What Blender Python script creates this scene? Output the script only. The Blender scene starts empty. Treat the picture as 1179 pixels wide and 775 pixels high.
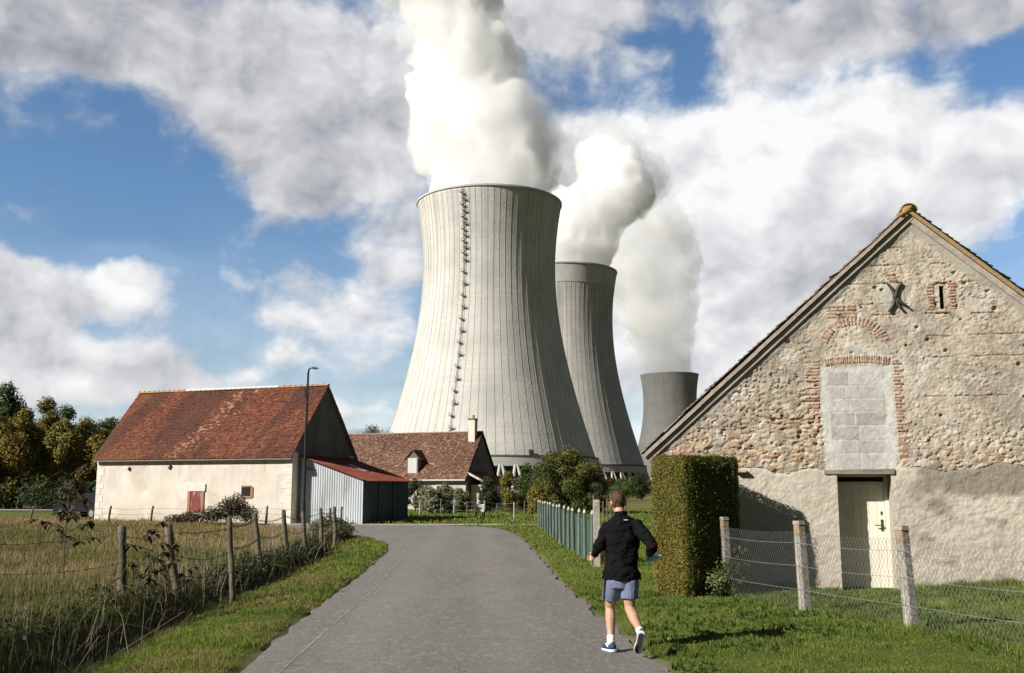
import bpy, bmesh, math, random
import numpy as np
from mathutils import Vector, Matrix, noise as mnoise

C = bpy.context.scene.collection
SC = bpy.context.scene
R = math.radians
rnd = random.Random(7)
NR = np.random.default_rng(11)

# ------------------------------------------------------------------ camera
F_PX, HORIZON, CAM_Z = 1146.25, 563.0, 1.75
PITCH = math.atan((HORIZON - 387.5) / F_PX)
cam = bpy.data.cameras.new('camera')
cam.sensor_width = 36.0
cam.lens = 35.0
cam.clip_start = 0.1
cam.clip_end = 20000
cam_o = bpy.data.objects.new('camera', cam)
C.objects.link(cam_o)
cam_o.location = (0, 0, CAM_Z)
cam_o.rotation_euler = (R(90) + PITCH, 0, 0)
SC.camera = cam_o

def ray(px, py):
    u = (px - 589.5) / F_PX
    v = (387.5 - py) / F_PX
    return u, math.cos(PITCH) - v * math.sin(PITCH), math.sin(PITCH) + v * math.cos(PITCH)

def on_ground(px, py, z=0.0):
    d = ray(px, py)
    t = (z - CAM_Z) / d[2]
    return d[0] * t, d[1] * t

def at_depth(px, py, y):
    d = ray(px, py)
    t = y / d[1]
    return Vector((d[0] * t, y, CAM_Z + d[2] * t))

# ------------------------------------------------------------------ naming
def tag(o, label=None, cat=None, group=None, kind=None):
    if label: o['label'] = label
    if cat: o['category'] = cat
    if group: o['group'] = group
    if kind: o['kind'] = kind
    return o

def thing(name, label, cat, loc=(0, 0, 0), rz=0.0, group=None):
    o = bpy.data.objects.new(name, None)
    o.empty_display_size = 0.2
    C.objects.link(o)
    o.location = loc
    o.rotation_euler = (0, 0, rz)
    return tag(o, label, cat, group)

def link_mesh(name, me, mat=None, parent=None):
    o = bpy.data.objects.new(name, me)
    C.objects.link(o)
    if parent is not None: o.parent = parent
    if mat is not None:
        for m in (mat if isinstance(mat, (list, tuple)) else [mat]):
            me.materials.append(m)
    return o

# ------------------------------------------------------------------ mesh building
class MB:
    """collects shapes and links them as one mesh object"""
    def __init__(self):
        self.v, self.f, self.m, self.c = [], [], [], []
        self.mi = 0
        self.col = None
    def add(self, verts, faces):
        b = len(self.v)
        self.v.extend([tuple(p) for p in verts])
        for f in faces:
            self.f.append(tuple(i + b for i in f))
            self.m.append(self.mi)
            self.c.append(self.col)
        return self
    def box(self, c, s, rot=None, taper=1.0, jitter=0.0):
        hx, hy, hz = s[0] / 2, s[1] / 2, s[2] / 2
        p = [Vector((x * hx * (taper if z > 0 else 1), y * hy * (taper if z > 0 else 1), z * hz))
             for z in (-1, 1) for y in (-1, 1) for x in (-1, 1)]
        if jitter:
            p = [q + Vector((rnd.uniform(-jitter, jitter), rnd.uniform(-jitter, jitter), rnd.uniform(-jitter, jitter))) for q in p]
        if rot is not None:
            p = [rot @ q for q in p]
        p = [q + Vector(c) for q in p]
        return self.add(p, [(0, 2, 3, 1), (4, 5, 7, 6), (0, 1, 5, 4), (1, 3, 7, 5), (3, 2, 6, 7), (2, 0, 4, 6)])
    def tube(self, pts, rad, seg=8, cap=True, side=None, ratio=1.0):
        """tube along pts; rad scalar/list (or list of (ra, rb)); side fixes the first axis"""
        pts = [Vector(p) for p in pts]
        n = len(pts)
        if not isinstance(rad, (list, tuple)): rad = [rad] * n
        rings = []
        prev = None
        for i, p in enumerate(pts):
            t = (pts[min(i + 1, n - 1)] - pts[max(i - 1, 0)])
            t = t.normalized() if t.length > 1e-9 else Vector((0, 0, 1))
            if side is not None:
                a = Vector(side)
            elif prev is None:
                a = Vector((1, 0, 0)) if abs(t.x) < 0.9 else Vector((0, 1, 0))
            else:
                a = prev
            a = (a - t * a.dot(t))
            if a.length < 1e-6: a = t.orthogonal()
            a.normalize()
            prev = a
            b = t.cross(a)
            r = rad[i]
            ra, rb = r if isinstance(r, (list, tuple)) else (r, r * ratio)
            rings.append([p + a * (math.cos(2 * math.pi * k / seg) * ra) + b * (math.sin(2 * math.pi * k / seg) * rb) for k in range(seg)])
        vs = [q for rg in rings for q in rg]
        fs = []
        for i in range(n - 1):
            for k in range(seg):
                k2 = (k + 1) % seg
                fs.append((i * seg + k, i * seg + k2, (i + 1) * seg + k2, (i + 1) * seg + k))
        if cap:
            fs.append(tuple(reversed(range(seg))))
            fs.append(tuple((n - 1) * seg + k for k in range(seg)))
        return self.add(vs, fs)
    def lathe(self, prof, seg=24, c=(0, 0, 0)):
        vs, fs = [], []
        for r, z in prof:
            for k in range(seg):
                a = 2 * math.pi * k / seg
                vs.append((c[0] + r * math.cos(a), c[1] + r * math.sin(a), c[2] + z))
        for i in range(len(prof) - 1):
            for k in range(seg):
                k2 = (k + 1) % seg
                fs.append((i * seg + k, i * seg + k2, (i + 1) * seg + k2, (i + 1) * seg + k))
        return self.add(vs, fs)
    def prism(self, poly, d):
        """poly: list of Vectors (planar), extruded by vector d"""
        n = len(poly)
        d = Vector(d)
        vs = [Vector(p) for p in poly] + [Vector(p) + d for p in poly]
        fs = [tuple(range(n)), tuple(reversed(range(n, 2 * n)))]
        for i in range(n):
            j = (i + 1) % n
            fs.append((j, i, n + i, n + j))
        return self.add(vs, fs)
    def ball(self, c, r, seg=12, rings=8):
        if not isinstance(r, (list, tuple)): r = (r, r, r)
        vs = [(c[0], c[1], c[2] - r[2])]
        fs = []
        for i in range(1, rings):
            ph = math.pi * i / rings
            for k in range(seg):
                a = 2 * math.pi * k / seg
                vs.append((c[0] + r[0] * math.sin(ph) * math.cos(a), c[1] + r[1] * math.sin(ph) * math.sin(a), c[2] - r[2] * math.cos(ph)))
        vs.append((c[0], c[1], c[2] + r[2]))
        for k in range(seg):
            k2 = (k + 1) % seg
            fs.append((0, 1 + k2, 1 + k))
            for i in range(rings - 2):
                a, b = 1 + i * seg, 1 + (i + 1) * seg
                fs.append((a + k, a + k2, b + k2, b + k))
            fs.append((1 + (rings - 2) * seg + k, 1 + (rings - 2) * seg + k2, len(vs) - 1))
        return self.add(vs, fs)
    def mesh(self, name, smooth=False, fix=False):
        me = bpy.data.meshes.new(name)
        me.from_pydata(self.v, [], self.f)
        if any(self.m):
            me.polygons.foreach_set('material_index', self.m)
        if any(c is not None for c in self.c):
            at = me.color_attributes.new('col', 'FLOAT_COLOR', 'CORNER')
            arr = []
            for f, c in zip(self.f, self.c):
                c = c or (0.5, 0.5, 0.5)
                arr.extend([c[0], c[1], c[2], 1.0] * len(f))
            at.data.foreach_set('color', arr)
        if fix:
            bm = bmesh.new(); bm.from_mesh(me)
            bmesh.ops.recalc_face_normals(bm, faces=bm.faces)
            bm.to_mesh(me); bm.free()
        if smooth:
            me.polygons.foreach_set('use_smooth', [True] * len(me.polygons))
        me.update()
        return me
    def build(self, name, mat=None, parent=None, smooth=False, fix=True):
        return link_mesh(name, self.mesh(name, smooth, fix), mat, parent)

def np_mesh(name, verts, faces_n, loops, cols=None, smooth=False, mat_idx=None):
    """fast mesh: verts (N,3), faces_n per-face vertex count, loops flat index array, cols (N,3) point colours"""
    me = bpy.data.meshes.new(name)
    verts = np.asarray(verts, np.float32)
    me.vertices.add(len(verts)); me.vertices.foreach_set('co', verts.ravel())
    loops = np.asarray(loops, np.int32); faces_n = np.asarray(faces_n, np.int32)
    me.loops.add(len(loops)); me.loops.foreach_set('vertex_index', loops)
    me.polygons.add(len(faces_n))
    st = np.concatenate([[0], np.cumsum(faces_n)[:-1]]).astype(np.int32)
    me.polygons.foreach_set('loop_start', st)
    if smooth: me.polygons.foreach_set('use_smooth', np.ones(len(faces_n), bool))
    if mat_idx is not None: me.polygons.foreach_set('material_index', np.asarray(mat_idx, np.int32))
    me.update(calc_edges=True)
    if cols is not None:
        at = me.color_attributes.new('col', 'FLOAT_COLOR', 'POINT')
        c4 = np.ones((len(verts), 4), np.float32); c4[:, :3] = cols
        at.data.foreach_set('color', c4.ravel())
    me.validate()
    return me

def remeshed(mb, name, voxel, smooth_it=0, mat=None, parent=None):
    """joins overlapping closed shapes into one continuous surface"""
    o = mb.build(name, None, None)
    md = o.modifiers.new('r', 'REMESH'); md.mode = 'VOXEL'; md.voxel_size = voxel
    if smooth_it:
        s = o.modifiers.new('s', 'SMOOTH'); s.factor = 0.5; s.iterations = smooth_it
    dg = bpy.context.evaluated_depsgraph_get()
    me = bpy.data.meshes.new_from_object(o.evaluated_get(dg))
    old = o.data
    bpy.data.objects.remove(o); bpy.data.meshes.remove(old)
    me.name = name
    me.polygons.foreach_set('use_smooth', [True] * len(me.polygons))
    return link_mesh(name, me, mat, parent)

# ------------------------------------------------------------------ materials
class NT:
    def __init__(self, tree): self.t = tree
    def n(self, typ, **kw):
        nd = self.t.nodes.new(typ)
        for k, v in kw.items(): setattr(nd, k, v)
        return nd
    def l(self, a, b): self.t.links.new(a, b)
    def setin(self, s, v):
        if hasattr(v, 'is_linked') or isinstance(v, bpy.types.NodeSocket): self.l(v, s)
        else: s.default_value = v
    def math(self, op, a, b=None, c=None, clamp=False):
        nd = self.n('ShaderNodeMath', operation=op, use_clamp=clamp)
        self.setin(nd.inputs[0], a)
        if b is not None: self.setin(nd.inputs[1], b)
        if c is not None: self.setin(nd.inputs[2], c)
        return nd.outputs[0]
    def mix(self, fac, a, b, mode='MIX'):
        nd = self.n('ShaderNodeMix', data_type='RGBA', blend_type=mode)
        self.setin(nd.inputs[0], fac)
        for i, v in ((6, a), (7, b)):
            if isinstance(v, (tuple, list)) and len(v) == 3: v = (*v, 1)
            self.setin(nd.inputs[i], v)
        return nd.outputs[2]
    def noise(self, vec, scale, detail=4, rough=0.55, dist=0.0, dims='3D'):
        nd = self.n('ShaderNodeTexNoise', noise_dimensions=dims)
        if vec is not None: self.l(vec, nd.inputs['Vector'])
        nd.inputs['Scale'].default_value = scale
        nd.inputs['Detail'].default_value = detail
        nd.inputs['Roughness'].default_value = rough
        nd.inputs['Distortion'].default_value = dist
        return nd.outputs[0]
    def ramp(self, fac, a, b, smooth=True):
        nd = self.n('ShaderNodeMapRange', interpolation_type='SMOOTHSTEP' if smooth else 'LINEAR')
        self.setin(nd.inputs[0], fac)
        nd.inputs[1].default_value = a; nd.inputs[2].default_value = b
        return nd.outputs[0]
    def mapping(self, vec, scale=(1, 1, 1), loc=(0, 0, 0), rot=(0, 0, 0)):
        nd = self.n('ShaderNodeMapping')
        self.l(vec, nd.inputs[0])
        nd.inputs['Location'].default_value = loc
        nd.inputs['Rotation'].default_value = rot
        nd.inputs['Scale'].default_value = scale
        return nd.outputs[0]

def new_mat(name):
    m = bpy.data.materials.new(name)
    m.use_nodes = True
    nt = NT(m.node_tree)
    b = m.node_tree.nodes['Principled BSDF']
    tc = nt.n('ShaderNodeTexCoord')
    return m, nt, b, tc.outputs['Object']

def plain(name, c1, c2=None, scale=3.0, rough=0.85, bump=0.0, bump_scale=None, metallic=0.0, dirt=None, dirt_scale=1.0, dirt_amt=0.6, spec=0.3, stretch=(1, 1, 1), detail=6, attr=False, bdist=0.02):
    """noisy two-tone surface with optional blotches and bump; attr multiplies by the colour attribute of the mesh"""
    m, nt, b, co = new_mat(name)
    v = nt.mapping(co, scale=stretch)
    c2 = c2 or tuple(x * 0.8 for x in c1)
    f = nt.ramp(nt.noise(v, scale, detail, 0.6), 0.3, 0.7)
    col = nt.mix(f, c1, c2)
    if dirt:
        g = nt.ramp(nt.noise(v, dirt_scale, 5, 0.65), 0.5, 0.72)
        col = nt.mix(nt.math('MULTIPLY', g, dirt_amt), col, dirt)
    if attr:
        a = nt.n('ShaderNodeAttribute', attribute_name='col')
        col = nt.mix(1.0, col, a.outputs['Color'], 'MULTIPLY')
    nt.l(col, b.inputs['Base Color'])
    b.inputs['Roughness'].default_value = rough
    b.inputs['Metallic'].default_value = metallic
    b.inputs['Specular IOR Level'].default_value = spec
    if bump:
        bp = nt.n('ShaderNodeBump')
        bp.inputs['Strength'].default_value = bump
        bp.inputs['Distance'].default_value = bdist
        nt.l(nt.noise(v, bump_scale or scale * 3, 5, 0.65), bp.inputs['Height'])
        nt.l(bp.outputs[0], b.inputs['Normal'])
    return m

def leafy(name, tint=(1, 1, 1), trans=0.25, rough=0.6):
    """leaf / grass blade: colour attribute, part of the light passes through"""
    m, nt, b, co = new_mat(name)
    a = nt.n('ShaderNodeAttribute', attribute_name='col')
    col = nt.mix(1.0, a.outputs['Color'], tint, 'MULTIPLY')
    nt.l(col, b.inputs['Base Color'])
    b.inputs['Roughness'].default_value = rough
    b.inputs['Specular IOR Level'].default_value = 0.2
    tr = nt.n('ShaderNodeBsdfTranslucent')
    nt.l(col, tr.inputs[0])
    mx = nt.n('ShaderNodeMixShader')
    mx.inputs[0].default_value = trans
    nt.l(b.outputs[0], mx.inputs[1]); nt.l(tr.outputs[0], mx.inputs[2])
    out = [n for n in m.node_tree.nodes if n.type == 'OUTPUT_MATERIAL'][0]
    nt.l(mx.outputs[0], out.inputs[0])
    return m

def lerp(a, b, t): return a + (b - a) * t
def sstep(a, b, x):
    t = np.clip((np.asarray(x, float) - a) / (b - a), 0, 1)
    return t * t * (3 - 2 * t)
# ------------------------------------------------------------------ light and sky
SUN_AZ_ROT, SUN_EL = R(240), R(32)
SUN = Vector((math.sin(SUN_AZ_ROT) * math.cos(SUN_EL), math.cos(SUN_AZ_ROT) * math.cos(SUN_EL), math.sin(SUN_EL)))
sl = bpy.data.lights.new('sun', 'SUN')
sl.energy = 5.0
sl.angle = R(0.53)
sl.color = (1.0, 0.955, 0.88)
so = bpy.data.objects.new('sun', sl)
C.objects.link(so)
so.rotation_euler = SUN.to_track_quat('Z', 'Y').to_euler()

W = bpy.data.worlds.new('World')
SC.world = W
W.use_nodes = True
wt = NT(W.node_tree)
bg = W.node_tree.nodes['Background']
sky = wt.n('ShaderNodeTexSky', sky_type='NISHITA', sun_disc=False)
sky.sun_elevation = SUN_EL
sky.sun_rotation = SUN_AZ_ROT
sky.ozone_density = 3.0
sky.air_density = 1.0
sky.dust_density = 0.3
wt.l(wt.mix(1.0, sky.outputs[0], (0.78, 0.92, 1.0), 'MULTIPLY'), bg.inputs[0])
bg.inputs[1].default_value = 0.088

wtc = wt.n('ShaderNodeTexCoord')
sep = wt.n('ShaderNodeSeparateXYZ')
wt.l(wtc.outputs['Generated'], sep.inputs[0])
az = wt.math('ARCTAN2', sep.outputs[0], sep.outputs[1])
el = wt.math('ARCSINE', sep.outputs[2])

def azel(px, py):
    d = Vector(ray(px, py)).normalized()
    return math.atan2(d.x, d.y), math.asin(d.z)

# cloud banks: (centre px, centre py, half width, half height, tilt deg, weight, brightness)
BANKS = [
    (-60, 15, 300, 72, 0, 0.95, 0.34), (210, 45, 190, 66, -16, 0.95, 0.42), (360, 135, 130, 85, -24, 1.0, 0.45), (430, 55, 130, 90, 0, 0.8, 0.66), (335, 215, 65, 46, 0, 0.6, 0.36), (450, 150, 60, 80, 0, 0.5, 0.55),
    (30, 340, 150, 34, 0, 0.85, 0.62), (150, 322, 42, 24, 0, 0.75, 0.9), (70, 415, 120, 34, 0, 0.95, 0.80), (30, 435, 180, 26, 0, 0.7, 0.5), (-60, 400, 120, 110, 0, 0.9, 0.5), (150, 440, 70, 26, 0, 0.55, 0.5),
    (390, 355, 110, 50, 0, 0.85, 0.70), (450, 295, 55, 38, 0, 0.6, 0.72), (300, 420, 200, 26, 0, 0.42, 0.60), (250, 440, 50, 14, 0, 0.5, 0.85), (430, 475, 60, 16, 0, 0.5, 0.8),
    (840, 192, 165, 66, 0, 1.25, 1.0), (980, 180, 140, 65, 0, 1.0, 0.92), (1120, 190, 140, 62, 0, 0.95, 0.80), (720, 260, 110, 110, 0, 1.1, 0.85), (870, 325, 165, 85, 0, 1.15, 0.62), (790, 420, 140, 90, 0, 0.95, 0.74), (640, 190, 70, 80, 0, 0.9, 0.62),
    (1000, 260, 120, 50, 0, 0.8, 0.48),
    (620, 25, 90, 60, 0, 0.7, 0.5), (895, 55, 75, 50, 0, 0.75, 0.62), (760, 5, 120, 30, 0, 0.6, 0.45), (1080, 12, 220, 48, 0, 0.95, 0.32), (735, 70, 40, 18, 0, 0.25, 0.68),
]
pn = wt.n('ShaderNodeCombineXYZ')
wt.l(az, pn.inputs[0]); wt.l(el, pn.inputs[1])
P0 = pn.outputs[0]
warp = wt.n('ShaderNodeTexNoise', noise_dimensions='2D')
wt.l(P0, warp.inputs['Vector'])
warp.inputs['Scale'].default_value = 9.0; warp.inputs['Detail'].default_value = 4
wv = wt.n('ShaderNodeVectorMath', operation='MULTIPLY_ADD')
wt.l(warp.outputs['Color'], wv.inputs[0])
wv.inputs[1].default_value = (0.05, 0.04, 0); wv.inputs[2].default_value = (0, 0, 0)
P1n = wt.n('ShaderNodeVectorMath', operation='ADD')
wt.l(P0, P1n.inputs[0]); wt.l(wv.outputs[0], P1n.inputs[1])
wsub = wt.n('ShaderNodeVectorMath', operation='SUBTRACT')
wt.l(P1n.outputs[0], wsub.inputs[0]); wsub.inputs[1].default_value = (0.025, 0.02, 0)
PW = wsub.outputs[0]
s2 = wt.n('ShaderNodeSeparateXYZ'); wt.l(PW, s2.inputs[0])
waz, wel = s2.outputs[0], s2.outputs[1]

tot = wt.math('MULTIPLY', 0.0, 0.0)
bri = wt.math('MULTIPLY', 0.0, 0.0)
for (cx, cy, hw, hh, tilt, wgt, br) in BANKS:
    a0, e0 = azel(cx, cy)
    sa = abs(azel(cx + hw, cy)[0] - azel(cx - hw, cy)[0]) / 2
    se = abs(azel(cx, cy - hh)[1] - azel(cx, cy + hh)[1]) / 2
    da = wt.math('SUBTRACT', waz, a0)
    de = wt.math('SUBTRACT', wel, e0)
    if tilt:
        ct, st = math.cos(R(tilt)), math.sin(R(tilt))
        d1 = wt.math('ADD', wt.math('MULTIPLY', da, ct), wt.math('MULTIPLY', de, st))
        d2 = wt.math('SUBTRACT', wt.math('MULTIPLY', de, ct), wt.math('MULTIPLY', da, st))
    else:
        d1, d2 = da, de
    q = wt.math('ADD', wt.math('POWER', wt.math('ABSOLUTE', wt.math('DIVIDE', d1, sa)), 2.5), wt.math('POWER', wt.math('ABSOLUTE', wt.math('DIVIDE', d2, se)), 2.5))
    g = wt.math('MULTIPLY', wt.math('EXPONENT', wt.math('MULTIPLY', q, -1.0)), wgt)
    tot = wt.math('ADD', tot, g)
    bri = wt.math('MULTIPLY_ADD', g, br, bri)
# elsewhere, out of view, made-up dark cloud cover that cuts the fill light
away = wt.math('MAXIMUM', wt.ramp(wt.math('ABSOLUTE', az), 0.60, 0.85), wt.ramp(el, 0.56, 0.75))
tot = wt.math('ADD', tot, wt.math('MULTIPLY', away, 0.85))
bri = wt.math('DIVIDE', bri, wt.math('MAXIMUM', tot, 0.05))

PS = wt.mapping(PW, scale=(1.0, 1.35, 1))
n1 = wt.noise(PS, 9.5, 10, 0.585, 0.0, '2D')
PSs = wt.mapping(PW, scale=(1.0, 1.35, 1), loc=(-0.016, 0.030, 0))
n2 = wt.noise(PSs, 9.0, 3, 0.45, 0.0, '2D')
n1l = wt.noise(PS, 9.0, 3, 0.45, 0.0, '2D')
def billow(vec, scale):
    vo = wt.n('ShaderNodeTexVoronoi', voronoi_dimensions='2D', feature='SMOOTH_F1', normalize=True)
    wt.l(vec, vo.inputs['Vector'])
    vo.inputs['Scale'].default_value = scale; vo.inputs['Detail'].default_value = 2.0
    vo.inputs['Roughness'].default_value = 0.55; vo.inputs['Lacunarity'].default_value = 2.3; vo.inputs['Smoothness'].default_value = 0.35
    return wt.math('SUBTRACT', 0.42, vo.outputs['Distance'])
b1 = billow(PS, 17.0)
b2 = billow(PSs, 17.0)
n1 = wt.math('ADD', n1, wt.math('MULTIPLY', b1, 0.22))
dens = wt.math('ADD', wt.math('MULTIPLY', wt.math('MINIMUM', tot, 1.25), 0.95), wt.math('MULTIPLY', wt.math('SUBTRACT', n1, 0.5), 1.55))
alpha = wt.ramp(dens, 0.18, 0.82)
relief = wt.math('ADD', wt.math('MULTIPLY', wt.math('SUBTRACT', n1l, n2), 0.9), wt.math('MULTIPLY', wt.math('SUBTRACT', b1, b2), 0.55))
fine = wt.math('MULTIPLY', wt.math('SUBTRACT', n1, 0.5), 0.42)
lit = wt.math('ADD', wt.math('ADD', bri, relief), fine, clamp=True)
ccol = wt.mix(lit, (0.17, 0.18, 0.215), (0.70, 0.70, 0.70))
# darkened unseen sky overhead and behind the camera, added to lower the fill
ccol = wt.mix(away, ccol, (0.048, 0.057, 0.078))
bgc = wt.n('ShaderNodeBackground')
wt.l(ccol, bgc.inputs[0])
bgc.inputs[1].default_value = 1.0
mxw = wt.n('ShaderNodeMixShader')
# pale band of thin high cloud toward the horizon
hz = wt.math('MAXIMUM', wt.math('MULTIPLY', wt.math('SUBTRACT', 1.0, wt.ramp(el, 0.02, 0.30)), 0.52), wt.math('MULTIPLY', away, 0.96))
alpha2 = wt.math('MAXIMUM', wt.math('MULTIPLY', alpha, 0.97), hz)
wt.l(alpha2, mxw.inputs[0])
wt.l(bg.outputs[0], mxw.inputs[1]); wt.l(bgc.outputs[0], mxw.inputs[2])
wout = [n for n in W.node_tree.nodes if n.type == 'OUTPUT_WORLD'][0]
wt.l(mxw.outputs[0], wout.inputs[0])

SC.view_settings.view_transform = 'Standard'
SC.view_settings.look = 'None'
SC.view_settings.gamma = 1.0
SC.view_settings.exposure = 0.5
SC.render.engine = 'CYCLES'
SC.cycles.use_denoising = True
SC.cycles.max_bounces = 48
SC.cycles.diffuse_bounces = 3
SC.cycles.glossy_bounces = 2
SC.cycles.transmission_bounces = 4
SC.cycles.transparent_max_bounces = 8
SC.cycles.volume_bounces = 48
SC.cycles.use_adaptive_sampling = True
SC.cycles.adaptive_threshold = 0.02
# ------------------------------------------------------------------ cooling towers
def tower_radius(z):
    zt, rt = 126.0, 38.0
    return rt * math.sqrt(1 + ((z - zt) / (84.0 if z > zt else 88.0)) ** 2)

def concrete(name, base, dark, seed, rib_dark=0.5, band=0.35, stain=0.5, top_dark=0.25):
    m, nt, b, co = new_mat(name)
    sp = nt.n('ShaderNodeSeparateXYZ'); nt.l(co, sp.inputs[0])
    ang = nt.math('ARCTAN2', sp.outputs[1], sp.outputs[0])
    z = sp.outputs[2]
    cv = nt.n('ShaderNodeCombineXYZ')
    nt.l(nt.math('MULTIPLY', ang, 40.0), cv.inputs[0]); nt.l(z, cv.inputs[2])
    cv.inputs[1].default_value = seed
    # lift bands
    bandn = nt.noise(nt.mapping(cv.outputs[0], scale=(0.0, 1, 1)), 0.62, 2, 0.6)
    blot = nt.noise(nt.mapping(cv.outputs[0], scale=(0.5, 1, 0.5)), 0.12, 6, 0.65)
    streak = nt.noise(nt.mapping(cv.outputs[0], scale=(1.0, 1, 0.02)), 0.55, 5, 0.6)
    col = nt.mix(nt.math('MULTIPLY', nt.ramp(blot, 0.35, 0.7), 0.75), base, tuple(x * 0.74 for x in base))
    col = nt.mix(nt.math('MULTIPLY', nt.ramp(bandn, 0.42, 0.62), band), col, tuple(x * 0.78 for x in base))
    # rain streaks, strongest under the rim
    topm = nt.ramp(z, 70.0, 165.0)
    sf = nt.math('MULTIPLY', nt.ramp(streak, 0.44, 0.68), nt.math('MULTIPLY_ADD', topm, stain, 0.18))
    col = nt.mix(sf, col, dark)
    col = nt.mix(nt.math('MULTIPLY', nt.ramp(nt.noise(cv.outputs[0], 0.9, 3, 0.7), 0.55, 0.8), 0.25), col, dark)
    # pale repair specks
    vo = nt.n('ShaderNodeTexVoronoi'); nt.l(nt.mapping(cv.outputs[0], scale=(0.6, 1, 1.0)), vo.inputs['Vector'])
    vo.inputs['Scale'].default_value = 0.22
    spk = nt.math('MULTIPLY', nt.math('SUBTRACT', 1.0, nt.ramp(vo.outputs['Distance'], 0.05, 0.12)), nt.ramp(nt.noise(cv.outputs[0], 0.05, 2, 0.5), 0.5, 0.6))
    col = nt.mix(nt.math('MULTIPLY', spk, 0.5), col, (0.62, 0.61, 0.57))
    nt.l(col, b.inputs['Base Color'])
    b.inputs['Roughness'].default_value = 0.92
    b.inputs['Specular IOR Level'].default_value = 0.15
    bp = nt.n('ShaderNodeBump'); bp.inputs['Strength'].default_value = 0.4; bp.inputs['Distance'].default_value = 0.5
    nt.l(nt.noise(cv.outputs[0], 0.8, 5, 0.7), bp.inputs['Height']); nt.l(bp.outputs[0], b.inputs['Normal'])
    return m

M_rib = plain('concrete_rib', (0.44, 0.43, 0.40), (0.30, 0.29, 0.27), 0.12, 0.95)
M_leg = plain('concrete_leg', (0.50, 0.49, 0.46), (0.42, 0.41, 0.38), 0.3, 0.9)
M_basin = plain('basin_dark', (0.10, 0.105, 0.11), (0.06, 0.06, 0.065), 0.1, 0.9)
M_steel = plain('weathered_steel', (0.13, 0.12, 0.11), (0.07, 0.065, 0.06), 0.5, 0.7)

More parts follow.
